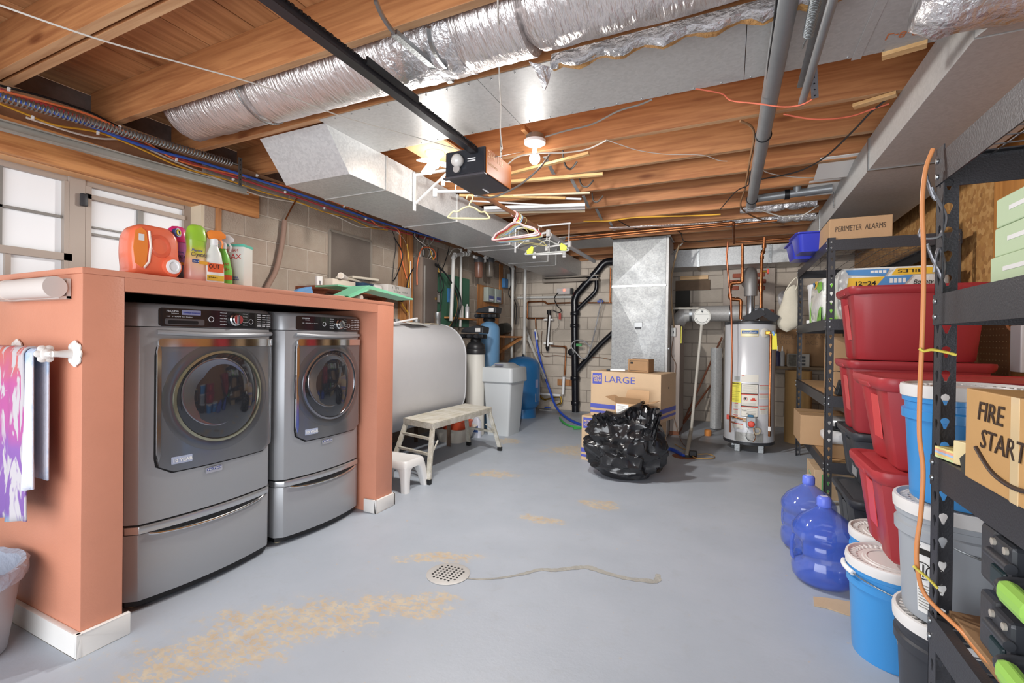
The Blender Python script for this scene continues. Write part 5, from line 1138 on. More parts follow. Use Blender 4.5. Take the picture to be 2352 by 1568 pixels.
# shelf brackets, closet rod and hangers
for i, y in enumerate((3.2, 5.23)):
    b = thing('shelf_bracket', ['white shelf bracket on the duct side beside the blazing led lamp', 'white shelf bracket on the duct side behind the coloured hangers'][i], 'bracket', (-2.41, y, 2.5))
    M().box(-2.415, -2.40, y-.014, y+.014, 2.34, 2.66).build('upright', WHITE, b, 0, .003); M().box(-2.40, -1.70, y-.012, y+.012, 2.628, 2.645).build('arm', WHITE, b, 0, .002)
    M().bar((-2.40, y, 2.40), (-2.06, y, 2.63), .02, .012).build('brace', WHITE, b, 0, .002)
    M().tube([(-1.72, y, 2.63), (-1.72, y, 2.40)], .006, 6).build('rod_hook', WHITE, b)
RXX, RZ = -1.72, 2.37
rd_ = thing('closet_rod', 'round wooden closet rod with a white sleeved far end carrying hangers', 'rod', (RXX, 4.5, RZ))
M().tube([(RXX, 2.95, RZ), (RXX, 4.75, RZ)], .018, 14).build('wood_rod', mat('rod_wood', '9A6A4A', .5, 0, .1, 30, .15, 6), rd_); M().tube([(RXX, 4.6, RZ), (RXX, 6.35, RZ)], .026, 14).build('white_sleeve', mat('sleeve_grey_white', 'B4B4B6', .4), rd_)
def hanger(m, label, y, yaw=0, tilt=0, group=None, wire=False, flare=None, mh=None, sw=.215, low=-.20):
    t = thing('clothes_hanger', label, 'hanger', None, group); r = .0035 if wire else .007
    hk = [(0.022*math.cos(a), 0, -.004+.026*math.sin(a)) for a in [math.radians(q) for q in (-20, 20, 60, 100, 140, 180)]]
    hk = hk[::-1] if False else hk
    M().tube(cr([(-.026, 0, -.01), (-.024, 0, .012), (-.008, 0, .024), (.012, 0, .02), (.024, 0, 0), (.014, 0, -.03), (0, 0, -.05), (0, 0, -.075)], 3), r*.8, 7).build('hook', mh or m, t, 60)
    sh_ = [(0, 0, -.07), (.05, 0, -.085), (.10, 0, -.115), (sw-.03, 0, low+.055), (sw, 0, low+.025), (sw-.012, 0, low)] if not wire else [(0, 0, -.07), (.035, 0, -.09), (.07, 0, -.13), (sw-.02, 0, low+.02), (sw, 0, low+.004), (sw-.015, 0, low-.01)]
    pts_ = sh_+[(-a, b, c) for a, b, c in sh_[::-1]]
    M().tube(cr(pts_[:-1] if False else pts_, 4, False)+[V(pts_[0])], r, 8).build('shoulders', m, t, 60)
    M().tube([(sw-.014, 0, low), (-sw+.014, 0, low)], r, 8).build('cross_bar', m, t, 60)
    if flare:
        for s_ in (-1, 1): M().prism([(s_*(sw-.07), low+.008), (s_*(sw-.005), low+.0), (s_*sw, low+.045), (s_*(sw-.06), low+.085), (s_*(sw-.08), low+.07)], 'y', -.010, .010).build('end_pad', flare, t, 0, .004)
    place(t, (RXX, y, RZ-.001), yaw, 0, tilt); return t
HM = lambda n, c: mat('hanger_'+n, c, .4)
hanger(HM('cream', 'D9CFA0'), 'cream hanger hanging alone near the opener box, left of the rod', 3.42, .25, .05, sw=.165, low=-.17).location = YP(1079, 454, 3.35)
gp = 'bundle of coloured plastic hangers on the wooden rod'
for i, (n_, c_, l_) in enumerate((('pink', 'E3B8B8', 'pale pink plastic hanger, front of the bunched hangers'), ('white', 'DEDEE0', 'white plastic hanger right behind the pale pink one'), ('red', 'C4454A', 'red plastic hanger in the bunched hangers'), ('yellow', 'D8D26A', 'yellow plastic hanger in the bunched hangers'), ('ivory', 'D8D4C6', 'ivory plastic hanger near the back of the bunch'), ('blue', '8FB6D4', 'light blue plastic hanger, lowest at the back of the bunch'))):
    hanger(HM(n_, c_), l_, 3.70+i*.027, -.12+random.uniform(-.06, .06), random.uniform(-.03, .05), gp)
hanger(HM('wire', 'A8A070'), 'thin brass wire hanger left behind the coloured bunch', 3.92, .5, .1, wire=True)
hanger(HM('grey', 'A9ABA8'), 'grey hanger with lime green shoulder pads at the rod far end', 4.50, -.1, 0, flare=HM('lime', 'C9D84A'), sw=.23)
def clip_hanger(label, y, x=RXX, z=RZ, yaw=0, drop=.16, m=None):
    t = thing('clip_hanger', label, 'hanger'); m = m or HM('clear', 'C6C6C4')
    M().tube(cr([(-.024, 0, 0), (-.01, 0, .024), (.014, 0, .018), (.02, 0, -.01), (0, 0, -.05), (0, 0, -drop)], 4), .006, 7).build('hook', m, t, 60)
    M().ob((0, 0, -drop), (.34, .016, .02)).build('bar', m, t, 0, .004)
    for s_ in (-1, 1): M().ob((s_*.16, 0, -drop-.01), (.035, .03, .065)).build('clip', m, t, 0, .006)
    return place(t, (x, y, z), yaw)
clip_hanger('clear plastic clip hanger dangling below the lime padded hanger', 4.58, yaw=.12, drop=.2)
clip_hanger('white clip hanger lying high on the rod right of the coloured bunch', 4.25, yaw=-.5, drop=.07)
clip_hanger('translucent clip hanger behind the white one at the rod far end', 4.85, yaw=-.35, drop=.06)
clip_hanger('white clip hanger tucked behind the opener box by the duct', 3.08, -1.93, 2.5, .35, .09, WHITE)
clip_hanger('pale clip hanger above it against the duct side', 3.3, -2.0, 2.62, .6, .06, WHITE)
# bundle of trim sticks
STK = [((1353, 352), (1150, 405), WTRIM, .035, .02, 'tan wooden stick slanting up to the joist above the opener'), ((1385, 400), (1150, 419), WTRIM, .04, .022, 'long tan wooden stick, uppermost of the level sticks'), ((1355, 443), (1120, 451), mat('stick_cream', 'D8C7A8', .5), .02, .015, 'thin cream stick above the white trim bundle'),
       ((1298, 455), (1055, 449), WTRIM, .035, .02, 'short tan wooden stick above the white trim bundle'), ((1335, 457), (1200, 452), WHITE, .02, .015, 'short white stick end poking right of the tan stick'), ((1312, 474), (1080, 461), WHITE, .014, .014, 'thin white rod crossing over the white trim bundle'),
       ((1344, 470), (1112, 478), WHITE, .03, .03, 'white trim strip, top of the white bundle'), ((1344, 477), (1112, 483), mat('trim_greywhite', 'CFCBCB', .45), .03, .03, 'greyish white trim strip, middle of the white bundle'), ((1344, 485), (1118, 489), mat('stick_cream', 'D8C7A8', .5), .02, .02, 'cream trim strip, bottom of the white bundle')]
for i, (a, b, m_, w_, h_, l_) in enumerate(STK):
    zz = 2.60+.005*(i % 3); 
    tag(M().bar(ZP(*a, zz), ZP(*b, zz), w_, h_).build('trim_stick', m_, None, 0, .002), l_, 'stick')
for i, (a, b) in enumerate((((1292, 345), (1311, 388)), ((1330, 408), (1350, 428)), ((1360, 443), (1373, 463)))):
    p = ZP(*a, 2.70); q = ZP(*b, 2.60)
    tag(M().tube(cr([p, p.lerp(q, .6)+V((-.02, 0, -.02)), q, q+V((.05, .0, .05))], 5), .008, 6).build('steel_hook', mat('hook_grey', '6B6660', .5, .4), None, 60), ['bent grey hook on the joist above the stick ends, nearest', 'bent grey hook on the next joist, second nearest', 'bent grey hook on the joist beside the white trim ends'][i], 'hook')
brm = mat('bridging_steel', '9EA3A8', .4, .6)
br_pts = [((1252, 360), (1272, 400)), ((1313, 412), (1330, 444)), ((1340, 450), (1354, 480)), ((1370, 480), (1383, 507)), ((1400, 508), (1411, 530))]
bp_ = None
for i, (a, b) in enumerate(br_pts):
    q = ZP(*b, 2.682); p = YP(*a, q.y-.46)
    tag(M().bar(p, q, .03, .003).build('bridging_strap', brm, None, 0), ['nearest', 'second', 'third', 'fourth', 'farthest'][i]+' in the row of slanted steel bridging straps between the joists', 'strap', 'steel bridging straps between the joists')
# hanging and sagging cords
cable('white_cable', 'white pull cord hanging from the ceiling down to the opener box', [ZP(1143, -10, 2.66), ZP(1146, 120, 2.64), ZP(1147, 180, 2.62), ZP(1150, 240, 2.60), ZP(1149, 300, 2.58), ZP(1154, 342, 2.55)], .004, WIREW, 'cord')
cable('thin_string', 'thin white string crossing the ceiling corner to corner above the laundry', [ZP(-20, 5, 2.3), ZP(210, 85, 2.31), ZP(400, 140, 2.36), ZP(610, 200, 2.42), ZP(784, 267, 2.48), ZP(930, 308, 2.55), ZP(1060, 345, 2.6)], .0032, WIREW, 'string')
cable('lamp_wire', 'grey cable swooping from the opener bottom up to the joists', [ZP(1098, 450, 2.33), ZP(1130, 453, 2.30), ZP(1165, 440, 2.33), ZP(1200, 420, 2.40), ZP(1240, 385, 2.50), ZP(1262, 355, 2.62)], .007, WIREG, 'wire')
cable('lamp_wire', 'pale cable running from the lamp along the joists to the right', [ZP(1163, 380, 2.6), ZP(1190, 360, 2.6), ZP(1235, 352, 2.62), ZP(1300, 350, 2.64), ZP(1350, 342, 2.66), ZP(1393, 322, 2.672)], .0055, WIREW, 'wire')
cable('lamp_wire', 'thin pale wire dipping across the joist faces', [ZP(1395, 322, 2.672), ZP(1430, 334, 2.66), ZP(1470, 346, 2.655), ZP(1530, 354, 2.66), ZP(1612, 356, 2.67), ZP(1650, 368, 2.67), ZP(1670, 370, 2.67)], .003, WIREW, 'wire')
cable('lamp_wire', 'grey cable leaving the lamp box and climbing to the metal pan', [ZP(1252, 314, 2.66), ZP(1300, 300, 2.66), ZP(1360, 285, 2.66), ZP(1420, 255, 2.664), ZP(1470, 240, 2.667), ZP(1498, 228, 2.67)], .0055, WIREG, 'wire')
cable('twine', 'coral twine knotted along the joists to the right door track', [ZP(1598, 204, 2.66), ZP(1625, 208, 2.655), ZP(1660, 216, 2.65), ZP(1680, 231, 2.62), ZP(1740, 238, 2.55), ZP(1795, 245, 2.5), ZP(1835, 242, 2.48), ZP(1865, 228, 2.48), ZP(1872, 212, 2.5)], .004, mat('twine_coral', 'E0765A', .7), 'twine')
cable('twine', 'coral twine drooping between joists right of the grey pipe', [ZP(1800, 262, 2.66), ZP(1840, 270, 2.62), ZP(1885, 274, 2.60), ZP(1950, 268, 2.62), ZP(2000, 252, 2.65), ZP(2042, 238, 2.67)], .005, mat('twine_coral', 'E0765A', .7), 'twine')
cable('black_cable', 'black cable sweeping from the pipe foot across the joists to the right duct', [ZP(1742, 412, 2.66), ZP(1800, 402, 2.62), ZP(1850, 387, 2.6), ZP(1900, 357, 2.6), ZP(1960, 300, 2.62), ZP(2000, 258, 2.65), ZP(2050, 218, 2.675)], .006, mat('cable_dark', '3C3836', .6), 'cable')
cable('black_cable', 'black cable zip tied up the side of the grey ceiling pipe', [ZP(1785, -10, 2.58), ZP(1775, 80, 2.58), ZP(1765, 150, 2.58), ZP(1758, 230, 2.58), ZP(1750, 300, 2.59), ZP(1735, 360, 2.6), ZP(1722, 405, 2.62), ZP(1718, 425, 2.64), ZP(1690, 440, 2.65), ZP(1655, 480, 2.66)], .005, WIREB, 'cable')
cable('tan_cable', 'tan cable looping down beside the grey ceiling pipe', [ZP(1700, 278, 2.67), ZP(1725, 290, 2.66), ZP(1732, 315, 2.65), ZP(1722, 370, 2.65), ZP(1712, 430, 2.65), ZP(1703, 478, 2.655), ZP(1750, 505, 2.655), ZP(1800, 515, 2.66)], .008, mat('cable_tan', '8F6A4A', .6), 'cable')
cable('white_cable', 'white wire drooping between the grey pipe and the right duct', [ZP(1750, 385, 2.67), ZP(1760, 395, 2.65), ZP(1800, 404, 2.64), ZP(1860, 408, 2.645), ZP(1915, 405, 2.67)], .004, WIREW, 'cord')
cable('white_cable', 'cream cable bowing below the foil strips at the back joists', [ZP(1730, 476, 2.66), ZP(1770, 490, 2.63), ZP(1800, 497, 2.61), ZP(1840, 495, 2.62), ZP(1880, 472, 2.67)], .007, WIREW, 'cord')
cable('yellow_cable', 'yellow cable stapled along the back joist edge', [ZP(1340, 508, 2.67), ZP(1400, 507, 2.67), ZP(1450, 500, 2.67), ZP(1520, 497, 2.67), ZP(1600, 495, 2.67), ZP(1655, 492, 2.67)], .008, WIREY, 'cable')
# grey ceiling pipe, right door track and its spring
gp_ = thing('ceiling_pipe', 'long grey steel pipe running under the joists toward the back', 'pipe', (.15, 3, 2.6))
a, b = ZP(1815, -40, 2.60), ZP(1725, 472, 2.60)
M().tube([a, b], .042, 18).build('pipe_run', PVCG, gp_); M().tube([b-(b-a).normalized()*.03, b], .045, 18).build('pipe_end', PVCG, gp_)
for k in (.45, .93):
    c = a.lerp(b, k); M().tube([c+V((.046*math.cos(t_), 0, .046*math.sin(t_))) for t_ in [q*2*PI/18 for q in range(18)]], .004, 5, closed=True).build('wire_tie', WIREB, gp_)
g2 = thing('branch_pipe', 'grey plastic pipe with a tee branching right behind the ceiling pipe end', 'pipe', (.5, 4.9, 2.63))
a2, b2 = ZP(1738, 456, 2.64), ZP(1912, 432, 2.64)
M().tube([a2, b2], .036, 14).build('pipe_run', PVCG, g2); c = a2.lerp(b2, .42); M().tube([c-V((.02, 0, 0)), c+V((.02, 0, 0))], .046, 14).build('coupling', BLACK, g2); c = a2.lerp(b2, .55); M().tube([c, c+V((0, -.02, .06))], .034, 12).build('tee', PVCG, g2)
rt = thing('door_track', 'galvanised garage door track hanging at the right with a punched end bracket', 'track', (.33, 2, 2.5))
a, b = ZP(1925, -40, 2.50), ZP(1842, 236, 2.50)
M().tube([a, b], .017, 12).build('rail', PVCG, rt); strapbar(ZP(1868, 155, 2.53), ZP(1872, 225, 2.47), rt, .03)
M().bar(ZP(1900, -40, 2.56), ZP(1838, 200, 2.56), .03, .004).build('flange', STEEL, rt, 0)
s2 = thing('door_spring', 'coiled steel garage door spring above the right track', 'spring', (.3, 2, 2.57))
a, b = ZP(1888, -60, 2.57), ZP(1857, 78, 2.57); pts = []; n = 36
for i in range(n*10+1):
    t = i/(n*10); ph = i/10*2*PI; p = a.lerp(b, t); pts.append(p+V((math.cos(ph)*.02, 0, math.sin(ph)*.02)))
M().tube(pts, .0036, 5).build('coil', STEEL, s2, 60); M().tube([b, b+V((-.01, .05, -.01)), b+V((-.01, .09, -.005))], .004, 6).build('end_hook', STEEL, s2)
# copper supply pipes under the back joists and foil faced insulation
pipe('copper_pipe', 'upper bright copper pipe running under the back joists', [ZP(1300, 546, 2.64), ZP(1685, 511, 2.64), ZP(1686, 558, 2.5)], .016, COPPER)
pipe('copper_pipe', 'lower pinkish copper pipe running under the back joists', [ZP(1298, 552, 2.61), ZP(1785, 506, 2.63)], .014, COPPER, fit=False)
pipe('copper_pipe', 'copper pipe along the furthest joist above the branch duct', [YP(1688, 556, 6.6), YP(1740, 553, 6.6), YP(1822, 547, 6.6)], .014, COPPER, fit=False)
for i, (l0, l1, w_, lab) in enumerate((((1700, 476), (1872, 470), .10, 'silver foil faced insulation strip between joists, nearer and shorter one'), ((1660, 506), (1872, 497), .12, 'silver foil faced insulation strip between joists, farther one by the duct'))):
    a = ZP(*l0, 2.69); b = ZP(*l1, 2.69); rings = []; random.seed(20+i)
    for k in range(22):
        p = a.lerp(b, k/21); p.y = 5.54 if i == 0 else 6.12; rings.append([p+V((0, w_*s_*(.5+random.uniform(-.08, .08)), zz+random.uniform(-.012, .012))) for s_, zz in ((-1, .03), (-.7, -.03), (0, -.045), (.7, -.03), (1, .03))])
    tag(M().loft(rings, True, True).build('foil_insulation', FOILT, None, 60), lab, 'insulation')
flx = tag(M().bar(ZP(1400, 524, 2.668), ZP(1660, 512, 2.668), .07, .012).build('foil_strip', FOIL, None, 0, .004), 'thin foil strip above the upper copper pipe at the back', 'foil strip')
cable('black_cable', 'black cable drooping behind the two copper pipes', [ZP(1420, 506, 2.67), ZP(1445, 520, 2.67), ZP(1480, 528, 2.67), ZP(1510, 524, 2.68), ZP(1560, 532, 2.67), ZP(1575, 555, 2.67), ZP(1640, 552, 2.67)], .006, WIREB, 'cable')
for i, (x_, y_) in enumerate(((1405, 370), (1600, 430), (1480, 485))): pass
# ---- cleats: small light blocks at the right ends of joists
for i, (a, b) in enumerate((((2025, 130), (2130, 100)), ((1960, 245), (2060, 215)))):
    tag(M().bar(ZP(*a, 2.665), ZP(*b, 2.665), .05, .02).build('wood_cleat', WTRIM, None, 0, .002), ['pale wood cleat under the metal pan beside the right trunk duct', 'pale wood cleat on the next joist beside the right trunk duct'][i], 'cleat')
# ================================================================ BACK RIGHT: PLENUM, FURNACE, WATER HEATER
pm = thing('plenum_duct', 'tall square galvanised furnace plenum duct with creased panels standing behind the boxes', 'duct', (-1.13, 6.7, 1.3))
# front (camera side) face spans from px 1405..1527 at Y=6.4
X0, X1 = -1.475, -.775
def face(z0, z1, xin0, xin1, crease=.022):
    # cross broken panel: centre pushed in
    a, b, c, d = (xin0, 6.4, z0), (xin1, 6.4, z0), (xin1, 6.4, z1), (xin0, 6.4, z1); m_ = ((xin0+xin1)/2, 6.4-crease, (z0+z1)/2)
    mk = M(); mk.add([a, b, c, d, m_, (xin0, 6.95, z0), (xin1, 6.95, z0), (xin1, 6.95, z1), (xin0, 6.95, z1)], [(0, 1, 4), (1, 2, 4), (2, 3, 4), (3, 0, 4), (1, 6, 7, 2), (0, 3, 8, 5), (5, 8, 7, 6), (3, 2, 7, 8), (0, 5, 6, 1)]); return mk
PLN = cellmat('plenum_sheet', ['8F9192', '9B9D9D', 'A4A6A6'], 60, .42, .3, .05)
face(2.03, 2.655, X0, X1).build('upper_panel', PLN, pm, 0)
mk = M(); mk.add([(X0, 6.4, .02), (X1, 6.4, .02), (X1, 6.4, 2.0), (X0, 6.4, 2.0), (-1.12, 6.37, 1.35), (X0, 6.95, .02), (X1, 6.95, .02), (X1, 6.95, 2.0), (X0, 6.95, 2.0), (-1.0, 6.37, .9)], [(3, 4, 2), (0, 4, 3), (0, 9, 4), (4, 9, 2), (9, 1, 2), (0, 1, 9), (1, 6, 7, 2), (0, 3, 8, 5), (5, 8, 7, 6), (3, 2, 7, 8), (0, 5, 6, 1)])
mk.build('lower_panel', PLN, pm, 0)
M().box(X0-.008, X1+.008, 6.392, 6.96, 2.0, 2.03).build('drive_cleat', mat('bright_cleat', 'D0D2D2', .25, .7), pm, 0, .003)
M().box(X0-.05, X1+.05, 6.45, 6.9, 2.655, 2.67).build('top_collar', GALVD, pm, 0, .003)
M().ob((-1.115, 6.375, 1.49), (.11, .01, .07)).build('latch_plate', mat('latch_grey', '9B9D9E', .4, .5), pm, 0, .004); M().ob((-1.115, 6.37, 1.445), (.08, .012, .03)).build('latch_tab', DGREY, pm, 0, .004)
M().box(X1-.001, X1+.035, 6.41, 6.94, .02, 2.64).build('side_flange', GALVD, pm, 0, .002)
for z_ in (.35, .78, 1.18): M().ob((X1+.04, 6.5, z_), (.02, .1, .02)).build('clip', STEEL, pm, 0)
fn = thing('furnace_cabinet', 'pinkish beige furnace cabinet edge right of the tall plenum duct', 'furnace', (-.66, 6.95, .75))
M().box(-.735, -.615, 6.72, 7.35, .04, 1.50).build('side_panel', mat('furnace_beige', 'A69A92', .5, .2, .1, 10, .06, 2), fn, 0, .004)
M().box(-.735, -.615, 6.71, 7.3, .0, .05).build('base', mat('base_brick', '8A5A44', .8), fn, 0)
M().ob((-.70, 6.70, 1.40), (.065, .04, .12)).build('switch_box', mat('switch_pale', 'C2C2BE', .4), fn, 0, .006); M().ob((-.70, 6.678, 1.40), (.015, .006, .035)).build('toggle', BLACK, fn, 0)
M().box(-.61, -.60, 6.75, 6.82, 1.25, 1.48).build('yellow_tag', mat('tag_yellow', 'D8D04A', .5), fn, 0)
cable('furnace_wire', 'thin brown wire trailing down the furnace cabinet face', [(-.70, 6.69, 1.33), (-.72, 6.68, 1.1), (-.66, 6.68, .95), (-.69, 6.68, .7), (-.72, 6.68, .45), (-.66, 6.65, .2), (-.55, 6.3, .02), (-.45, 5.95, .012), (-.35, 5.7, .012)], .004, mat('brown_wire', '7A5A44', .6), 'wire')
cable('furnace_wire', 'bundle of tan cables dropping from the ceiling beside the plenum', [YP(a, b, 6.7) for a, b in ((1560, 562), (1552, 590), (1545, 620), (1541, 650), (1543, 700), (1547, 740), (1548, 760))], .012, mat('tan_bundle', '9A8468', .6), 'wire')
cable('furnace_wire', 'dark cable crossing from the joists to the plenum top', [YP(a, b, 6.72) for a, b in ((1568, 558), (1555, 572), (1545, 583), (1536, 582))], .010, WIREG, 'wire')
# round duct with pale damper dial
rdx = thing('round_duct', 'round galvanised duct running level behind the water heater', 'duct', (-.3, 7.3, 1.66))
M().tube([(-.72, 7.25, 1.45), (-.70, 7.28, 1.57), (-.62, 7.3, 1.665), (-.5, 7.3, 1.68), (.35, 7.3, 1.68)], .112, 24).build('pipe_run', GALVD, rdx, 50)
for x_ in (-.52, .0): M().tube([(x_-.02, 7.3, 1.68), (x_+.02, 7.3, 1.68)], .116, 24).build('crimp_band', STEEL, rdx, 50)
sp_ = thing('pvc_standpipe', 'white pvc standpipe with a round white dial cap leaning into the floor sump', 'pipe', (-.43, 5.6, 0))
pa, pb, pc_ = ZP(1577, 1046, .0), YP(1588, 985, 6.4), YP(1612, 742, 6.5)
M().tube([pa, pb], .022, 12).build('lower_pipe', mat('pvc_aged', 'A8A296', .5), sp_); M().tube([pb, pc_], .018, 12).build('upper_pipe', mat('pvc_aged2', 'B8B4AA', .5), sp_)
c = YP(1613, 727, 6.5)
M().lathe([(.0, -.0), (.102, 0), (.106, .012), (.104, .024), (.094, .027), (.088, .02), (.0, .02)], c, (0, -1, 0), 36).build('dial_cap', mat('dial_white', 'D2D2CC', .4), sp_, 40)
M().ob(c+V((0, -.023, .03)), (.15, .003, .004)).build('dial_line', DGREY, sp_, 0); M().tube([c+V((.07*math.cos(a_), -.022, .07*math.sin(a_)-.01)) for a_ in [PI*1.05+q*PI*.9/12 for q in range(13)]], .0025, 5).build('dial_arc', DGREY, sp_)
M().prism([(c.x-.014, c.z+.075), (c.x+.014, c.z+.075), (c.x, c.z+.045)], 'y', c.y-.024, c.y-.021).build('dial_pointer', DGREY, sp_, 0)
pipe('pvc_pipe', 'thin white pvc pipe running level from the plenum to the dial cap', [YP(1545, 708, 6.9), YP(1607, 708, 6.9), YP(1612, 722, 6.6)], .014, mat('pvc_aged2', 'B8B4AA', .5))
sm = thing('floor_sump', 'rusty floor sump hole with a black plug beside the standpipe foot', 'sump', ZP(1575, 1048))
M().lathe([(.13, 0), (.13, .004), (0, .004)], ZP(1572, 1048)+V((0, 0, .0005)), seg=28).build('rust_ring', mat('rust', '8A5638', .9, 0, .5, 60, .3, 15), sm, 0); M().lathe([(.06, .004), (.06, .007), (0, .007)], ZP(1580, 1049), seg=20).build('dark_hole', BLACK, sm, 0)
M().ob(ZP(1592, 1048)+V((0, 0, .035)), (.085, .05, .06)).build('plug', BLACK, sm, 0, .008)
cable('loop_wire', 'thin tan wire curled in a loop on the floor beside the sump', [ZP(a, b, .012) for a, b in ((1550, 1020), (1570, 1030), (1600, 1042), (1625, 1042), (1641, 1048), (1632, 1053), (1600, 1052), (1590, 1046))], .006, mat('wire_tan', 'B08A50', .6), 'wire')
oc_ = tag(M().lathe([(.04, 0), (.045, .01), (.045, .07), (.03, .08)], (0, 0, 0), seg=20).build('orange_stopper', mat('cap_orange', 'D08848', .5), None, 50), 'small orange plastic cap on the dirty floor left of the water heater', 'cap'); oc_.location = ZP(1626, 1000)
# leaning sheet metal, dark sticks, card roll
ds = thing('sheet_metal_roll', 'tall narrow rolled sheet metal leaning against the back wall', 'sheet metal', (-.18, 7.4, 0))
M().loft([[(-.25+dx, 7.35+.08*abs(k), .02) for dx, k in ((0, 1), (.03, .2), (.07, 0), (.11, .3), (.15, 1))], [(-.255+dx, 7.45+.08*abs(k), 1.19) for dx, k in ((0, 1), (.03, .2), (.07, 0), (.11, .3), (.15, 1))]]).build('sheet', GALV, ds, 50, 0)
lw = thing('leaning_lumber', 'rough grey board edge leaning right of the rolled sheet metal', 'lumber', (-.08, 7.6, 0)); M().box(-.09, .02, 7.6, 7.65, 0, 1.6).build('board', mat('grey_board', '8C8276', .8, 0, .4, 30, .2, 5), lw, 0)
for i, (a, b, c_, d) in enumerate(((1567, 975, 1658, 775), (1570, 972, 1632, 885))):
    tag(M().tube([YP(a, b, 7.4-.12*i), YP(c_, d, 7.9)], .014, 8).build('rusty_rod', mat('rod_rust', '7A4C38', .7, .2), None), ['rusty brown rod leaning against the block wall, longer one', 'rusty brown rod leaning against the block wall, shorter one'][i], 'rod')
cv = thing('chimney_patch', 'plastered chimney face with red bricks showing behind the flue pipe', 'chimney', (.2, 8.05, 2))
M().box(-.11, .60, 8.02, 8.094, 1.2, 2.40).build('plaster', mat('grey_plaster', 'A89C92', .9, 0, .6, 30, .15, 5), cv, 0, .006)
BK = mat('red_brick', '9A5440', .85, 0, .5, 50, .25, 10, col2='7E4434')
for (x_, z_, w_) in ((.08, 2.3, .12), (.04, 2.2, .14), (.06, 2.11, .10), (.40, 2.3, .13), (.42, 2.20, .12), (.42, 2.1, .1), (-.08, 1.73, .05), (.06, 1.74, .12), (.56, 1.74, .06), (.3, 2.36, .1)): M().ob((x_, 8.015, z_), (w_, .03, .065)).build('brick', BK, cv, 0, .012)
wn2 = thing('dark_niche', 'dark recessed opening in the back wall left of the chimney patch', 'niche', (-.7, 8.08, 1.85)); M().box(-.82, -.60, 8.06, 8.094, 1.60, 2.2).build('panel', mat('niche_dark', '35332F', .8), wn2, 0)
M().box(-.75, -.33, 8.04, 8.094, 2.27, 2.33).build('wood_lintel', WTRIM, wn2, 0); M().box(-.82, -.3, 8.05, 8.094, 2.10, 2.26).build('brown_board', mat('brown_dirty', '6E5A48', .8, 0, .4, 20, .2, 5), wn2, 0)
# ---- water heater
HX, HY, HR = .215, 6.28, .272
wh = thing('water_heater', 'tall white gas water heater on short legs with warning labels', 'water heater', (HX, HY, 0))
WHM = mat('heater_white', 'CACBCE', .3, .05, .03, 5, coat=.3)
M().lathe([(HR, .115), (HR, 1.49), (HR-.004, 1.494)], (HX, HY, 0), seg=64).build('jacket', WHM, wh, 50)
M().lathe([(HR+.006, 1.485), (HR+.006, 1.515), (HR-.02, 1.525), (0, 1.53)], (HX, HY, 0), seg=64).build('top_lid', mat('lid_dark', '3E3F42', .35, .3), wh, 50)
M().lathe([(HR-.01, .09), (HR+.005, .095), (HR+.005, .125), (HR, .128)], (HX, HY, 0), seg=64).build('base_band', mat('lid_dark', '3E3F42', .35, .3), wh, 50)
for a in (-2.2, -.95, .8, 2.4): M().ob((HX+.21*math.cos(a), HY+.21*math.sin(a), .047), (.06, .05, .094)).build('leg', STEEL, wh, 0, .004)
fa = math.atan2(-HY, -HX)   # direction facing the camera
def hp(u, z, o=.002): a = fa+u/HR; return V((HX+(HR+o)*math.cos(a), HY+(HR+o)*math.sin(a), z))
def hl_(u0, u1, z0, z1, m, name='label', o=.002, par=None):
    n = 6; A = [hp(u0+(u1-u0)*i/n, z0, o) for i in range(n+1)]; B = [hp(u0+(u1-u0)*i/n, z1, o) for i in range(n+1)]
    A2 = [hp(u0+(u1-u0)*i/n, z0, o-.0018) for i in range(n+1)]; B2 = [hp(u0+(u1-u0)*i/n, z1, o-.0018) for i in range(n+1)]
    mk = M(); mk.add(A+B+A2+B2, [(i, i+1, n+2+i, n+1+i) for i in range(n)]+[(2*n+2+i, 3*n+3+i, 3*n+4+i, 2*n+3+i) for i in range(n)]+[(0, n+1, 3*n+3, 2*n+2), (n, 3*n+2, 4*n+3, 2*n+1)])
    return mk.build(name, m, par or wh, 50)
def ht(s, u, z, size, m, par, w=None, o=.0045):
    t = hp(u+.001, z)-hp(u, z); return text(s, hp(u, z, o), t, (0, 0, 1), size, m, par, width=w)
cream = mat('label_cream', 'D8D4CA', .5); yel = mat('label_yellow', 'E8DE5A', .5); red = mat('label_red', 'CC4838', .5); navy = mat('label_navy2', '2E5A94', .4)
g = hl_(-.095, .09, 1.345, 1.425, mat('label_gold', 'CFC08A', .4, .3), o=.0025); hl_(-.085, .085, 1.375, 1.412, navy, 'blue_field', .0035, g); ht('GeneralElectric', -.07, 1.384, .022, WHT, g, .14); hl_(-.085, .085, 1.353, 1.366, WHT, 'white_strip', .0035, g)
g = hl_(-.20, -.085, .575, .81, yel, 'yellow_label'); ht('ENERGYGUIDE', -.197, .79, .02, INK, g, .108); hl_(-.19, -.095, .70, .703, INK, 'rule', .003, g)
for z_ in (.77, .755, .68, .66, .64, .615, .6): hl_(-.19, -.11, z_, z_+.003, mat('print_olive', '8C8640', .6), 'print_line', .003, g)
hl_(-.165, -.10, .83, .88, mat('label_greyprint', '9FA2A0', .5), 'grey_label')
g = hl_(-.085, .095, .82, .905, cream, 'pale_label'); hl_(-.08, -.05, .893, .9, red, 'red_mark', .003, g)
g = hl_(-.085, .095, .42, .80, INK, 'black_border', .002); 
h1 = hl_(-.079, .089, .69, .793, cream, 'text_panel', .003, g); h2 = hl_(-.079, .089, .548, .682, cream, 'text_panel', .003, g); h3 = hl_(-.079, .089, .427, .540, cream, 'text_panel', .003, g)
PR = mat('print_faint', '8B8880', .6)
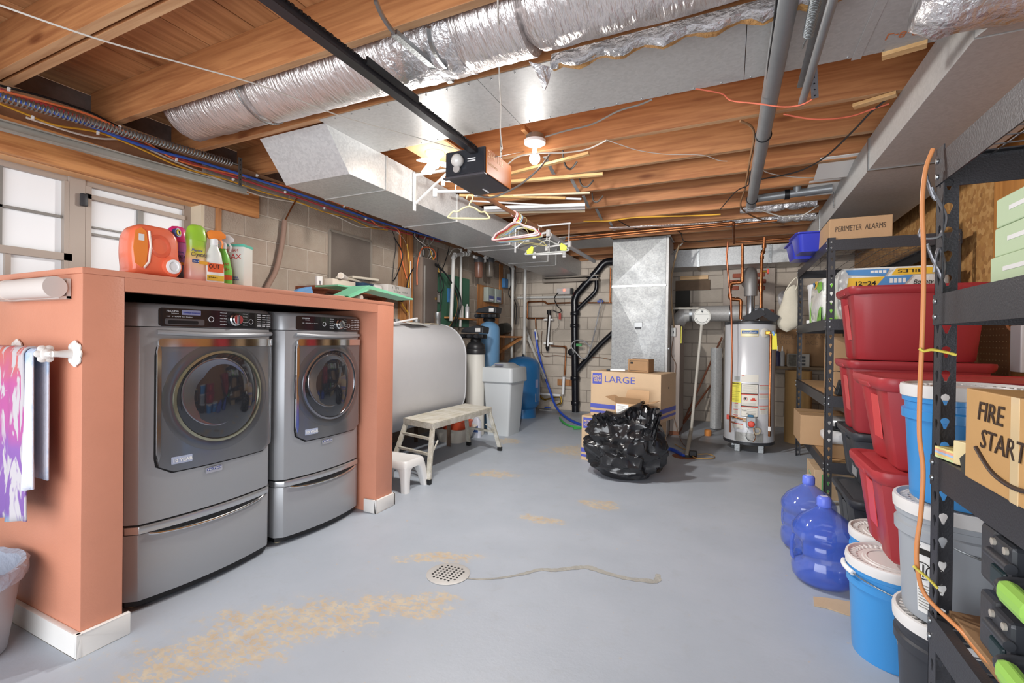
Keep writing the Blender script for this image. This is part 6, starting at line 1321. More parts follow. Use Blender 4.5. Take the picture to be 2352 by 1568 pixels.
for k in range(8): hl_(-.07, .08-(k % 3)*.01, .78-k*.012, .782-k*.012, PR, 'print_line', .004, g)
hl_(-.079, .089, .672, .682, red, 'red_bar', .0042, g); hl_(-.079, .089, .531, .540, red, 'red_bar', .0042, g)
pcn = hp(-.035, .625, .0045); ring(pcn, V((math.cos(fa), math.sin(fa), 0)), .021, .0022).build('no_flame_ring', red, g, 0); hl_(-.045, -.025, .615, .64, INK, 'flame_mark', .0042, g)
hl_(.015, .075, .61, .622, red, 'hand_mark', .0042, g); hl_(.03, .06, .622, .64, red, 'hand_mark', .0042, g)
for k in range(3): hl_(-.07, .07, .575-k*.01, .577-k*.01, PR, 'print_line', .004, g)
for k in range(5): hl_(-.07+.05*(k % 2), .07, .52-k*.018, .523-k*.018, PR, 'print_line', .004, g)
ht('DO NOT', -.072, .49, .018, INK, g, .05); ht('Help', -.03, .455, .014, INK, g, .03)
for (u0, u1, zs) in ((-.17, -.095, (.565, .495, .43)), (.105, .235, (.79, .69, .555)), (.12, .20, (.515,))):
    for z_ in zs:
        g = hl_(u0, u1, z_-.06, z_, cream, 'instruction_label', .0022); hl_(u0, u1-.02, z_-.006, z_, red, 'red_bar', .0032, g)
        for k in range(4): hl_(u0+.005, u1-.02, z_-.018-k*.009, z_-.016-k*.009, PR, 'print_line', .0032, g)
g = hl_(-.185, -.06, .275, .335, cream, 'instruction_label', .0022); hl_(-.185, -.06, .325, .335, red, 'red_bar', .0032, g)
cp_ = hl_(-.135, .145, .135, .235, mat('burner_cover', 'A9A8A4', .4, .5, .2, 30, .1, 10), 'burner_cover', .012)
gv = M().ob(hp(.02, .37, .05), (.10, .08, .12), rot3(0, 0, fa-PI/2)).build('gas_valve', mat('valve_grey', '8E8F90', .4, .4), wh, 0, .008)
kd = V((math.cos(fa), math.sin(fa), 0)); M().lathe([(.034, 0), (.036, .015), (.03, .025), (.02, .028), (0, .028)], hp(.02, .355, .09), kd, 24).build('red_dial', red, wh, 50)
M().ob(hp(.015, .44, .05), (.06, .03, .025), rot3(0, 0, fa-PI/2)).build('blue_knob', mat('knob_blue', '2E6A8E', .4), wh, 0, .006)
M().tube([hp(-.18, .415, .05), hp(-.03, .39, .05)], .010, 8).build('gas_pipe', COPPER, wh); M().tube([hp(-.05, .39, .05), hp(-.02, .385, .05)], .022, 10).build('union', mat('union_tan', 'B59A80', .5), wh)
M().tube(cr([hp(.0, .31, .06), hp(-.02, .22, .07), hp(.0, .165, .06), hp(.04, .165, .06), hp(.045, .2, .05)], 5), .005, 6).build('tube_loop', STEEL, wh); M().tube(cr([hp(.04, .31, .06), hp(.045, .25, .07), hp(.06, .2, .06), hp(.04, .15, .05)], 5), .004, 6).build('copper_lead', COPPER, wh)
M().tube(cr([hp(.08+.03*math.cos(k), .265+.03*math.sin(k*1.0)+random.uniform(-.01, .01), .03+.01*math.sin(2*k)) for k in range(14)], 3), .008, 6).build('coiled_sleeve', mat('sleeve_cream', 'C4B9A0', .7), wh)
M().lathe([(.055, 0), (.05, .006), (.02, .01)], hp(.16, 1.385, .002), V((math.cos(fa+.16/HR), math.sin(fa+.16/HR), 0)), 20).build('valve_flange', cream, wh, 50)
rp = M().tube(cr([hp(.165, 1.385, .0), hp(.165, 1.385, .05), hp(.178, 1.36, .07), hp(.178, 1.3, .07)], 4)+[hp(.178, .22, .07)], .013, 10).build('relief_pipe', COPPER, wh)
M().ob(hp(.165, 1.385, .045), (.05, .04, .04), rot3(0, 0, fa-PI/2)).build('relief_valve', BRASS, wh, 0, .006); M().tube([hp(.178, .33, .072), hp(.178, .28, .072)], .015, 8).build('white_tape', WHT, wh)
tg = M().bar(hp(.195, 1.375, .09), hp(.205, 1.20, .09), .055, .002, up=kd).build('yellow_tag', mat('tag_yellow2', 'E8DC3A', .5), wh, 0)
M().bar(hp(.192, 1.40, .08), hp(.198, 1.355, .09), .02, .012, up=kd).build('blue_clip', mat('clip_blue', '6A9AD0', .4), wh, 0)
# flue
M().lathe([(.11, 1.545), (.045, 1.60), (.047, 1.62), (.047, 1.84), (.052, 1.845)], (HX+.0, HY, 0), seg=32).build('draft_hood', mat('flue_bright', 'B4B6B8', .25, .9), wh, 50)
for a in (0, PI/2, PI, 1.5*PI): M().ob((HX+.095*math.cos(a), HY+.095*math.sin(a), 1.535), (.012, .012, .03)).build('hood_foot', STEEL, wh, 0)
el = M(); cpt = [(HX, HY, 1.83), (HX, HY, 1.97), (HX, HY+.04, 2.07), (HX, HY+.16, 2.13), (HX, HY+.4, 2.15), (HX, 7.95, 2.17)]
el.tube(cr(cpt[:5], 5)+[V(cpt[5])], .072, 24); el.build('flue_elbow', mat('flue_grey', '8E8C8A', .5, .5, .15, 20, .08, 5), wh, 50)
# strap bracket on the lid
lk = thing('bent_duct_strap', 'dark bent metal strap piece resting on top of the water heater', 'strap', (HX+.12, HY, 1.53))
M().bar((HX-.06, HY-.15, 1.535), (HX+.13, HY-.12, 1.64), .10, .004, up=(0, -1, .3)).bar((HX+.13, HY-.12, 1.64), (HX+.27, HY-.10, 1.535), .10, .004, up=(0, -1, .3)).build('strap', mat('strap_dark', '4E4F52', .35, .5), lk, 0)
M().box(HX+.04, HX+.15, HY-.10, HY-.02, 1.60, 1.68).build('bent_tab', mat('strap_dark', '4E4F52', .35, .5), lk, 0, .01)
HPX = lambda l, Y=6.3: [YP(a, b, Y) for a, b in l]
pipe('copper_pipe', 'hot water copper pipe stepping left above the water heater', HPX([(1705, 560), (1705, 648), (1678, 650), (1676, 686), (1702, 688), (1701, 733)]), .018, COPPER, fl=.04)
pipe('copper_pipe', 'cold water copper pipe dropping right of the flue onto the water heater', HPX([(1756, 545), (1755, 572), (1750, 585), (1748, 660), (1748, 728)]), .018, COPPER, fl=.03)
vv = thing('gate_valve', 'red wheel gate valve on the cold water copper pipe', 'valve', YP(1756, 623, 6.3)); M().tube([YP(1750, 623, 6.3), YP(1762, 623, 6.3)], .013, 8).build('stem', BRASS, vv); M().ob(YP(1764, 623, 6.3), (.02, .05, .06)).build('wheel', red, vv, 0, .006)
pipe('gas_line', 'thin brown copper gas line dropping from the ceiling down the heater front', [YP(1672, 555, 5.9), YP(1669, 590, 5.9), YP(1672, 625, 5.9), YP(1679, 690, 5.9), YP(1682, 800, 5.9), YP(1678, 958, 5.95)], .011, mat('gas_copper', 'A8694C', .4, .7), fit=False)
dg = thing('drip_leg', 'small rusty drip leg with a red shutoff handle at the heater base', 'valve', YP(1677, 975, 5.93)); M().tube([YP(1677, 955, 5.93), YP(1677, 992, 5.93)], .014, 8).build('leg_pipe', mat('rod_rust', '7A4C38', .7, .2), dg); M().ob(YP(1672, 957, 5.91), (.03, .05, .05)).build('red_handle', red, dg, 0, .006); M().tube([YP(1677, 968, 5.93), YP(1688, 970, 5.93)], .01, 8).build('side_pipe', mat('rod_rust', '7A4C38', .7, .2), dg)
# items behind, right of the heater
sf = thing('back_shelf', 'dusty wall shelf behind the water heater carrying caulk tubes', 'shelf', (1.0, 7.9, .93)); M().box(.5, 1.5, 7.75, 8.08, .90, .935).build('board', mat('dusty_board', '8A7860', .8, 0, .3, 20, .15, 5), sf, 0, .002)
bcb = thing('cardboard_sheet', 'flat old cardboard sheet with faded handwriting standing on the back shelf', 'cardboard', (.95, 8.0, 1.2)); M().box(.52, 1.45, 8.0, 8.06, .94, 1.47).build('sheet', CARDD, bcb, 0, .003); text('FIREPLACE MANTEL\nTOOL      ACE', (.62, 7.998, 1.34), (1, 0, 0), (0, 0, 1), .09, mat('pencil', '7A6048', .7), bcb, 'handwriting', .75)
for i, (px_, m1, l_) in enumerate(((1786, mat('tube_navy', '3C3E66', .4), 'navy caulk tube on the back shelf behind the water heater'), (1797, mat('tube_clear', 'B0B2B4', .3), 'clear silvery caulk tube beside the navy one'))):
    p = YP(px_, 800, 7.82); p.z = .936; t = thing('caulk_tube', l_, 'tube', p); M().lathe([(.032, 0), (.032, .2), (.012, .22), (.004, .29)], p, seg=16).build('tube', m1, t, 50); M().lathe([(.0125, .22), (.0045, .292), (0, .292)], p, seg=10).build('nozzle', WHT, t, 50)
eb = thing('carton', 'small grey printed carton on the back shelf behind the black rack post', 'carton', (.9, 7.8, .935)); M().box(.75, 1.02, 7.76, 7.9, .936, 1.12).build('box', mat('carton_grey', 'B9B6AE', .6), eb, 0, .003)
M().box(.76, .86, 7.756, 7.761, .945, 1.11).build('photo_print', mat('print_dark', '6E6C62', .6, 0, 0, 1, .4, 30), eb, 0)
for k in range(3): M().box(.90, .97, 7.756, 7.760, .955+k*.05, .985+k*.05).build('print_block', DGREY, eb, 0)
cr_ = thing('cardboard_tube', 'large brown rolled cardboard standing on the floor right of the heater', 'cardboard', (.80, 7.0, 0)); M().lathe([(.15, 0), (.15, .92), (.12, .92), (.12, .02)], (.80, 7.0, 0), seg=28).build('roll', mat('kraft_roll', 'A27F50', .8, 0, .1, 20, .08, 3), cr_, 40)
plb = thing('zip_bag', 'clear plastic bag pinned to a small board on the back wall', 'bag', (.62, 7.95, 1.9)); M().box(.68, .86, 8.03, 8.08, 1.80, 1.97).build('board', WDZ, plb, 0); M().lathe([(.02, .16), (.07, .1), (.06, .0), (.03, -.1), (.01, -.16)], (.70, 7.95, 1.88), seg=10, sy=.3).build('plastic', mat('clear_film', 'C8C8CC', .15, 0, 1, 20, alpha=.5), plb, 30)
# ---- moving boxes, open box, small box, garbage bag
def carton(name, label, cat, w, d, h, m, loc, rz, flap=True):
    t = thing(name, label, cat); M().box(0, w, 0, d, 0, h).build('carton', m, t, 0, .003)
    if flap: M().box(.001, w-.001, d/2-.0012, d/2+.0012, h, h+.0012).build('seam', mat('seam_dark', '8A6C4A', .8), t, 0)
    place(t, loc, rz); return t
BZ = -.22
def moving(label, loc, z, right_txt=True):
    t = carton('moving_box', label, 'box', .76, .44, .475, CARDL, (loc[0], loc[1], z), BZ)
    for (z0, z1) in ((.085, .13), (.035, .06)): M().box(-.0012, .7612, -.0012, .0, z0, z1).box(.76, .7612, 0, .4412, z0, z1).build('blue_stripe', INKB, t, 0)
    M().box(.02, .13, -.0014, 0, .34, .455).build('blue_badge', INKB, t, 0, .0004)
    text('MOVE\n GEAR', (.027, -.0022, .405), (1, 0, 0), (0, 0, 1), .038, CARDL, t, width=.095, bold=.0015)
    text('LARGE', (.155, -.0022, .365), (1, 0, 0), (0, 0, 1), .095, INKB, t, width=.33)
    text('27" x 15" x 17"', (.42, -.0032, .092), (1, 0, 0), (0, 0, 1), .035, CARDL, t, width=.24)
    M().lathe([(.012, 0), (.012, .001), (0, .001)], (.7605, .22, .33), (1, 0, 0), 12).build('hand_hole', BLACK, t, 0)
    return t
moving('cardboard moving box on the floor, lower one half hidden by the garbage bag', (-1.43, 4.86), 0)
moving('cardboard moving box printed LARGE, stacked on top of the lower moving box', (-1.345, 4.90), .477)
sb = carton('small_carton', 'small brown carton with a black border line on the moving box top', 'box', .22, .15, .135, CARDD, (-.96, 4.93, .954), BZ)
for a in ((.015, .205, .115, .119), (.015, .205, .015, .019), (.015, .019, .015, .119), (.201, .205, .015, .119)): M().box(a[0], a[1], -.0012, 0, a[2], a[3]).build('border_line', INK, sb, 0)
M().box(.025, .055, -.0014, 0, .085, .105).build('mark', INK, sb, 0)
M().tube(cr([(.02, .02, .137), (.06, .04, .15), (.1, .03, .145), (.14, .05, .15), (.19, .04, .14)], 4), .004, 5).build('plastic_strip', mat('clear_film', 'C8C8CC', .15, 0, 1, 20, alpha=.5), sb, 60)
ltl = thing('light_strip', 'short pale strip with black end clips lying on the moving box top', 'strip', YP(1420, 838, 4.95)); a = YP(1398, 838, 4.95); b = YP(1436, 840, 4.95); a.z = b.z = .966; M().tube([a, b], .010, 8).build('strip', WHITE, ltl); M().ob(a, (.04, .03, .02)).build('clip', BLACK, ltl, 0, .003)
ob_ = thing('open_box', 'open cardboard box with flaps out and a white shipping label, against the moving boxes', 'box')
M().box(0, .25, 0, .012, 0, .22).box(0, .012, 0, .2, 0, .22).box(.238, .25, 0, .2, 0, .22).box(0, .25, .188, .2, 0, .22).box(0, .25, 0, .2, 0, .01).build('carton', CARD, ob_, 0, .002)
M().loft([[(0, 0, .22), (.25, 0, .22), (.25, .004, .222), (0, .004, .222)], [(0, -.02, .275), (.25, -.02, .275), (.25, -.016, .277), (0, -.016, .277)]]).build('flap', CARDD, ob_, 0)
M().loft([[(0, 0, .22), (0, .2, .22), (-.004, .2, .222), (-.004, 0, .222)], [(-.11, 0, .265), (-.10, .2, .265), (-.10, .2, .268), (-.11, 0, .268)]]).build('flap', CARD, ob_, 0)
M().loft([[(.25, 0, .22), (.25, .2, .22), (.254, .2, .222), (.254, 0, .222)], [(.38, 0, .245), (.37, .2, .25), (.37, .2, .253), (.38, 0, .248)]]).build('flap', CARD, ob_, 0)
M().loft([[(0, .2, .22), (.25, .2, .22), (.25, .204, .22), (0, .204, .22)], [(.03, .21, .33), (.25, .21, .33), (.25, .214, .33), (.03, .214, .33)]]).build('flap', CARD, ob_, 0)
M().box(.01, .13, -.0012, 0, .06, .21).build('shipping_label', WHT, ob_, 0)
for k in range(6): M().box(.02, .10-(k % 2)*.02, -.002, -.001, .19-k*.012, .193-k*.012).build('print_line', PR, ob_, 0)
M().box(.02, .12, -.002, -.001, .07, .09).build('barcode', DGREY, ob_, 0)
place(ob_, (-.98, 4.45, .47), BZ)
# garbage bag: sculpted crumpled form
gbg = thing('garbage_bag', 'shiny black garbage bag slumped open in front of the moving boxes', 'bag', (-.9, 4.42, 0))
random.seed(4)
bm = bmesh.new(); bmesh.ops.create_icosphere(bm, subdivisions=5, radius=1)
from mathutils import noise
for v in bm.verts:
    p = v.co.copy(); z = (p.z+1)/2; a = math.atan2(p.y, p.x)
    r = .30*(1-.20*max(0, z-.45))*(1+.06*math.sin(a*3+z*4)); rx = r; ry = r*.62
    if z < .5: k = .5-z; rx *= (1+.1*k)
    hr = math.sqrt(max(0, p.x*p.x+p.y*p.y)); hr = hr**.62
    w = 0
    q = V((p.x*2.1+3, p.y*2.1, p.z*3.0)); w += .085*(1-2*abs(noise.noise(q))); q2 = V((p.x*3.5+p.z*2, p.y*3.5+7, p.z*5-p.x*2)); w += .022*(1-2*abs(noise.noise(q2)))
    x = math.cos(a)*hr*(rx+w); y = math.sin(a)*hr*(ry+w*.8); zz = .52*(z**.85)+ (w*.5 if z > .3 else 0)
    # peak to the upper right, second fold up left
    zz += .20*math.exp(-((x-.18)**2+(y)**2)/.03)*(z > .5); zz += .09*math.exp(-((x+.22)**2+(y)**2)/.015)*(z > .5)
    v.co = V((x, y, max(zz-.02, .003)))
me = bpy.data.meshes.new('bag_body'); bm.to_mesh(me); bm.free(); me.shade_smooth(); me.set_sharp_from_angle(angle=math.radians(38))
BAGM = mat('black_bag_film', '232325', .2, 0, .9, 5, spec=.6)
me.materials.append(BAGM); me.transform(Matrix.Translation(V((-.90, 4.43, 0)))); link('bag_body', me, gbg)
def sheetfold(pts_a, pts_b, amp, n=26, seed=1):
    random.seed(seed); A_ = cr(pts_a, n//(len(pts_a)-1)); B_ = cr(pts_b, n//(len(pts_b)-1)); m = min(len(A_), len(B_)); rows = 8; vs = []
    for j in range(rows):
        for i in range(m):
            p = A_[i].lerp(B_[i], j/(rows-1)); w = amp*math.sin(PI*j/(rows-1)*.5+.2); vs.append(p+V((random.uniform(-w, w)*.4, random.uniform(-w, w)+w*math.sin(i*1.3), random.uniform(-w, w)*.5)))
    mk = M(); mk.add(vs, [(j*m+i, j*m+i+1, (j+1)*m+i+1, (j+1)*m+i) for j in range(rows-1) for i in range(m-1)]); o = mk.build('bag_opening', BAGM, gbg, 38); return o
yb2 = 4.28
bpx = lambda l, Y=yb2: [YP(a, b, Y) for a, b in l]
sheetfold(bpx([(1385, 985), (1400, 975), (1420, 985), (1445, 975)]), bpx([(1363, 952), (1385, 950), (1410, 955), (1440, 958)], 4.25), .02, seed=2)
sheetfold(bpx([(1440, 985), (1460, 990), (1480, 1000), (1500, 985)]), bpx([(1438, 945), (1455, 932), (1480, 938), (1518, 940)], 4.30), .025, seed=5)
sheetfold(bpx([(1478, 1000), (1492, 1010), (1500, 1025), (1505, 1030)]), bpx([(1490, 942), (1508, 936), (1520, 950), (1505, 985)], 4.3), .02, seed=8)
# ================================================================ RIGHT SIDE: RACKS, TOTES, BUCKETS, JUGS
def slotpost(t, x, y, h, sx, sy, m=RACK, pitch=.068):
    """angle post with real keyhole slots on both flanges; sx, sy point inward"""
    w = .050; th = .0025
    n = int(h/pitch)
    def flange(axis):
        mk = M(); z = 0.
        def P_(u, z_, o):   # u along flange 0..w, o thickness 0/1
            if axis == 'x': return (x+sx*u, y+sy*(th*o), z_)
            return (x+sx*(th*o), y+sy*u, z_)
        cu = w*.55; r1 = .0105; r2 = .005
        for k in range(n):
            z0 = k*pitch; z1 = z0+pitch; zc = z0+pitch*.6
            # hole outline (keyhole) 12 points, matched to outer rectangle points
            hole = []; outer = []
            angs = [(-40), 0, 40, 90, 140, 180, 220]
            for a in angs: hole.append((cu+r1*math.cos(math.radians(a)), zc+r1*math.sin(math.radians(a))))
            hole += [(cu-r2, zc-.014), (cu-r2*.6, zc-.022), (cu+r2*.6, zc-.022), (cu+r2, zc-.014)]
            outer = [(w, zc-.006), (w, zc), (w, z1), (cu, z1), (0, z1), (0, zc), (0, zc-.006), (0, zc-.014), (0, z0), (w, z0), (w, zc-.014)]
            m_ = len(hole); vs = []
            for o_ in (0, 1): vs += [P_(a, b, o_) for a, b in outer]+[P_(a, b, o_) for a, b in hole]
            fs = []
            for i in range(m_):
                j = (i+1) % m_; fs.append((i, j, m_+j, m_+i)); fs.append((2*m_+i, 3*m_+i, 3*m_+j, 2*m_+j)); fs.append((m_+i, m_+j, 3*m_+j, 3*m_+i)); fs.append((i, 2*m_+i, 2*m_+j, j))
            mk.add(vs, fs)
        return mk
    a = flange('x'); b = flange('y'); a.v += []; n0 = len(a.v); a.add(b.v, b.f)
    return a.build('post', m, t, 0)
def rack(name, label, x0, x1, y0, y1, h, shelves, bh=.085, mesh_shelves=(), decks=(), deckm=None):
    t = thing(name, label, 'shelf rack', (x0, y0, 0))
    for x, sx in ((x0, 1), (x1, -1)):
        for y, sy in ((y0, 1), (y1, -1)): slotpost(t, x, y, h, sx, sy)
    for i, z in enumerate(shelves):
        for y, s_ in ((y0, 1), (y1, -1)):
            M().prism([(y-s_*.004, z), (y+s_*.022, z), (y+s_*.022, z-.004), (y, z-.004), (y, z-bh), (y-s_*.004, z-bh)], 'x', x0+.003, x1-.003).build('shelf_beam', RACK, t, 0)
        for x, s_ in ((x0, 1), (x1, -1)):
            pr = [(x-s_*.004, z), (x+s_*.022, z), (x+s_*.022, z-.004), (x, z-.004), (x, z-bh), (x-s_*.004, z-bh)]
            M().loft([[(a, yy, b) for a, b in pr] for yy in (y0+.003, y1-.003)]).build('shelf_beam', RACK, t, 0)
        rv = M()
        for x, sx in ((x0, 1), (x1, -1)):
            for y, sy in ((y0, 1), (y1, -1)):
                for dz in (.018, .062):
                    rv.lathe([(.008, 0), (.007, .004), (0, .005)], (x+sx*.022, y-sy*.005, z-dz), (0, -sy, 0), 10).lathe([(.008, 0), (.007, .004), (0, .005)], (x-sx*.005, y+sy*.022, z-dz), (-sx, 0, 0), 10)
        tag(rv.build('rivet', STEEL, t, 50), kind='stuff')
        if z in mesh_shelves:
            w_ = M()
            n = int((y1-y0)/.062)
            for k in range(1, n): w_.box(x0+.004, x1-.004, y0+k*.062-.0014, y0+k*.062+.0014, z-.008, z-.005)
            n = int((x1-x0)/.115)
            for k in range(1, n+1): w_.box(x0+k*.115-.0014, x0+k*.115+.0014, y0+.004, y1-.004, z-.011, z-.008)
            tag(w_.build('wire_deck', mat('wire_grey', '77777A', .4, .5), t, 0), kind='stuff')
        elif z in decks:
            M().box(x0+.004, x1-.004, y0+.004, y1-.004, z-.012, z-.002).build('particle_deck', deckm, t, 0)
    return t
DECK = mat('particle_board', 'B9946A', .8, 0, .2, 80, .08, 20)
FX0, FX1, FY0, FY1 = .69, 1.495, 4.4, 6.2
FS = [2.09, 1.468, .862, .34]
rack('storage_rack', 'tall black slotted steel rack at the back, holding paper towels and cartons', FX0, FX1, FY0, FY1, 2.11, FS, mesh_shelves=(2.09,), decks=(1.468, .862, .34), deckm=DECK)
NX0, NX1, NY0, NY1 = .53, 1.45, .35, 1.73
NS = [1.815, 1.42, .965, .515]
rack('storage_rack', 'black slotted steel rack nearest the camera at the right edge', NX0, NX1, NY0, NY1, 1.85, NS, mesh_shelves=(1.815, .515), decks=(1.42, .965), deckm=mat('dark_deck', '4A4440', .7))
# ---- totes
REDT = mat('red_tote', 'A8353A', .42, 0, .04, 60)
REDD = mat('red_tote_deep', '9C3036', .42, 0, .04, 60)
BLKT = mat('charcoal_tote', '3A3C41', .42, 0, .04, 60)
def rrz(w, d, r, z, n=4, dx=0, dy=0): return [(a+dx, b+dy, z) for a, b in rrect(w, d, r, n)]
def tote(label, w, d, h, m, loc, rz=0, lidm=None, group=None, clips=False):
    t = thing('storage_tote', label, 'tote', None, group); k = .86
    # body with fluted corners: outline with indents
    def outl(s, z):
        W, D = w*s, d*s; c = W*.16; i = .012
        pts = [(W/2-c, -D/2), (W/2-c*.55, -D/2+i), (W/2-i*.5, -D/2+i+.02), (W/2, -D/2+.07), (W/2, -.05*D-.05), (W/2-i, -.05*D-.035), (W/2-i, .05*D+.035), (W/2, .05*D+.05), (W/2, D/2-.07), (W/2-i*.5, D/2-i-.02), (W/2-c*.55, D/2-i), (W/2-c, D/2)]
        pts += [(-a, b) for a, b in pts[::-1]]
        return [(a, b, z) for a, b in pts]
    M().loft([outl(k*.97, 0), outl(k, .012), outl(.965, h-.05), outl(.975, h-.03)]).build('body', m, t, 50, 0)
    lm = lidm or m
    M().loft([rrz(w*.975, d*.975, .05, h-.055), rrz(w*1.0, d*1.0, .055, h-.05), rrz(w*1.03, d*1.04, .06, h-.032), rrz(w*1.035, d*1.045, .06, h-.012), rrz(w*1.025, d*1.03, .055, h-.002), rrz(w*.96, d*.95, .05, h), rrz(w*.93, d*.91, .05, h-.008), rrz(w*.90, d*.87, .05, h-.004)]).build('lid', lm, t, 45)
    for s_ in (-1, 1): M().ob((s_*w*.5, 0, h-.035), (.03, d*.34, .028), rot3(0, s_*.25, 0)).build('lid_handle' if not clips else 'latch', lm if not clips else BLACK, t, 0, .008)
    for s_ in (-1, 1):
        M().ob((s_*w*(.5*k+.028), 0, h*.52), (.004, d*.22, h*.5), rot3(0, s_*.10, 0)).build('side_recess', mat('recess_'+m.name, {'red_tote': 'D2484A', 'red_tote_deep': 'C84448'}.get(m.name, '33353A'), .35), t, 0, .001)
    return place(t, loc, rz)
tote('big red tote on top of the rear stack, below the paper towels', .68, .47, .47, REDD, (1.035, 3.84, 1.175), 0)
tote('big red tote in the rear stack, directly under the topmost one', .70, .48, .465, REDD, (1.045, 3.84, .706), 0)
t = tote('charcoal black tote with a white label under the two rear red totes', .66, .54, .345, BLKT, (1.06, 3.92, .358), 0)
M().box(-.30, -.299, -.15, -.07, .16, .24).build('white_label', WHT, t, 0) ; M().box(-.294, -.293, -.17, -.05, .04, .14).build('grey_print_label', mat('label_midgrey', '8E8F92', .5), t, 0)
tote('charcoal black tote with latches on the floor beneath the other black tote', .66, .58, .355, BLKT, (.99, 3.62, 0), 0, clips=True)
tote('red tote in the front stack with its wide red lid beside the blue bucket', .84, .47, .36, REDT, (.95, 2.44, .79), 0)
tote('red tote standing on the white lidded blue buckets, bottom of the front red pair', .80, .46, .365, REDT, (.92, 2.44, .425), 0)
# white scuff lines on the front totes
for (a, b, c_, d, X_) in ((2004, 905, 2009, 962, .54), (1997, 1097, 2003, 1152, .53)):
    p = XP(a, b, X_); q = XP(c_, d, X_+.006)
# ---- buckets
BUB = mat('bucket_blue', '3E8FD0', .35, 0, .03, 20, coat=.2); BUG = mat('bucket_grey', '9FA4AA', .4, 0, .03, 20); BUK = mat('bucket_black', '34363C', .4, 0, .03, 20)
LIDM = mat('bucket_lid_white', 'DAD8D6', .4)
def bucket(label, loc, body, rz=0, group=None, r=.158, h=.40, bail=True, lid=True, handle_ang=0, bd=.7):
    t = thing('bucket', label, 'bucket', None, group)
    M().lathe([(0, 0), (r*.87, 0), (r*.885, .008), (r*.965, h-.12), (r*.97, h-.115), (r*1.03, h-.113), (r*1.035, h-.085), (r*.985, h-.08), (r*.99, h-.06), (r*1.025, h-.057), (r*1.03, h-.035), (r*.99, h-.03)], seg=48).build('pail', body, t, 40)
    if lid:
        M().lathe([(r*1.0, h-.045), (r*1.055, h-.04), (r*1.065, h-.012), (r*1.05, h-.002), (r*1.0, h), (r*.965, h-.004), (r*.94, h-.014), (r*.70, h-.014), (r*.68, h-.010), (0, h-.010)], seg=56).build('lid', LIDM, t, 40)
        tb_ = M()
        for i in range(40): a = i*2*PI/40; tb_.ob((r*.885*math.cos(a), r*.885*math.sin(a), h-.011), (.022, .010, .007), rot3(0, 0, a))
        tag(tb_.build('lid_tab', LIDM, t, 0, .001), kind='stuff')
        M().tube([(r*.60*math.cos(a), r*.60*math.sin(a), h-.009) for a in [q*2*PI/40 for q in range(40)]], .0022, 5, closed=True).build('lid_ring', LIDM, t, 60)
    for s_ in (-1, 1): M().lathe([(.018, 0), (.018, .012), (.010, .014)], (s_*r*.985, 0, h-.10), (s_, 0, 0), 14).build('bail_ear', body, t, 50)
    if bail:
        pts_ = []
        for i in range(17):
            a = PI*i/16; x_ = (r*1.03)*math.cos(a); s = math.sin(a); pts_.append((x_, -s*(r*1.12)*math.sin(bd)-.006, h-.10-s*(r*1.0)*math.cos(bd)*.85))
        M().tube(pts_, .0028, 6).build('bail', STEEL, t, 60); M().tube(pts_[6:11], .0105, 10).build('grip', WHITE, t, 60)
    return place(t, loc, rz)
bucket('blue bucket with a white lid at the front, standing on the floor', (.625, 2.40, 0), BUB, -1.5, bd=1.9)
bucket('blue bucket with a white lid on the floor behind the front blue one', (.70, 2.74, 0), BUB, -1.5, bd=1.2)
bucket('black bucket on the floor at the foot of the bucket tower', (.69, 1.985, 0), BUK, -.75, r=.165, bd=.6)
gbk = bucket('grey bucket with a warning label in the middle of the bucket tower', (.69, 1.985, .40), BUG, 1.0, r=.168, h=.375, bd=1.2)
bucket('large blue bucket with a white lid on top of the bucket tower', (.705, 1.985, .775), BUB, -1.15, r=.168, h=.375, bd=.35)
# warning label on the grey bucket, wrapped on the pail, facing the camera
def blab(a0, a1, z0, z1, m, n_, R=.168, o=.003, par=gbk, c=(.69, 1.985), zb=.40):
    rows = []
    for z in (z0, z1):
        rr_ = R*(.885+(.965-.885)*(z/.26))+o; rows.append([(c[0]+rr_*math.cos(a0+(a1-a0)*i/8), c[1]+rr_*math.sin(a0+(a1-a0)*i/8), zb+z) for i in range(9)])
    mk = M(); mk.add(rows[0]+rows[1], [(i, i+1, 10+i, 9+i) for i in range(8)]); o_ = mk.build(n_, m, None, 50)
    o_.parent = par; o_.matrix_parent_inverse = Matrix.Translation(V((c[0], c[1], zb))) @ Matrix.Rotation(1.0, 4, 'Z'); o_.matrix_parent_inverse = o_.matrix_parent_inverse.inverted(); return o_
fa2 = math.atan2(-1.985, -.69)
blab(fa2-.72, fa2-.22, .03, .255, WHT, 'warning_label')
blab(fa2-.70, fa2-.24, .215, .235, INK, 'black_bar', o=.004)
def btext(s, a, z, size, w, m=INK, R=.168):
    rr_ = R*(.885+.08*(z/.26))+.0045; c = V((.69+rr_*math.cos(a), 1.985+rr_*math.sin(a), .40+z)); am = a+w*.5/rr_
    o_ = text(s, c, (-math.sin(am), math.cos(am), 0), (0, 0, 1), size, m, None, width=w); o_.parent = gbk
    o_.matrix_parent_inverse = (Matrix.Translation(V((.69, 1.985, .40))) @ Matrix.Rotation(1.0, 4, 'Z')).inverted(); return o_
btext('WARNING', fa2-.70, .238, .018, .065)
for k in range(9): blab(fa2-.69, fa2-.28-.03*(k % 2), .045+k*.009, .048+k*.009, mat('print_faint', '8B8880', .6), 'print_line', o=.004)
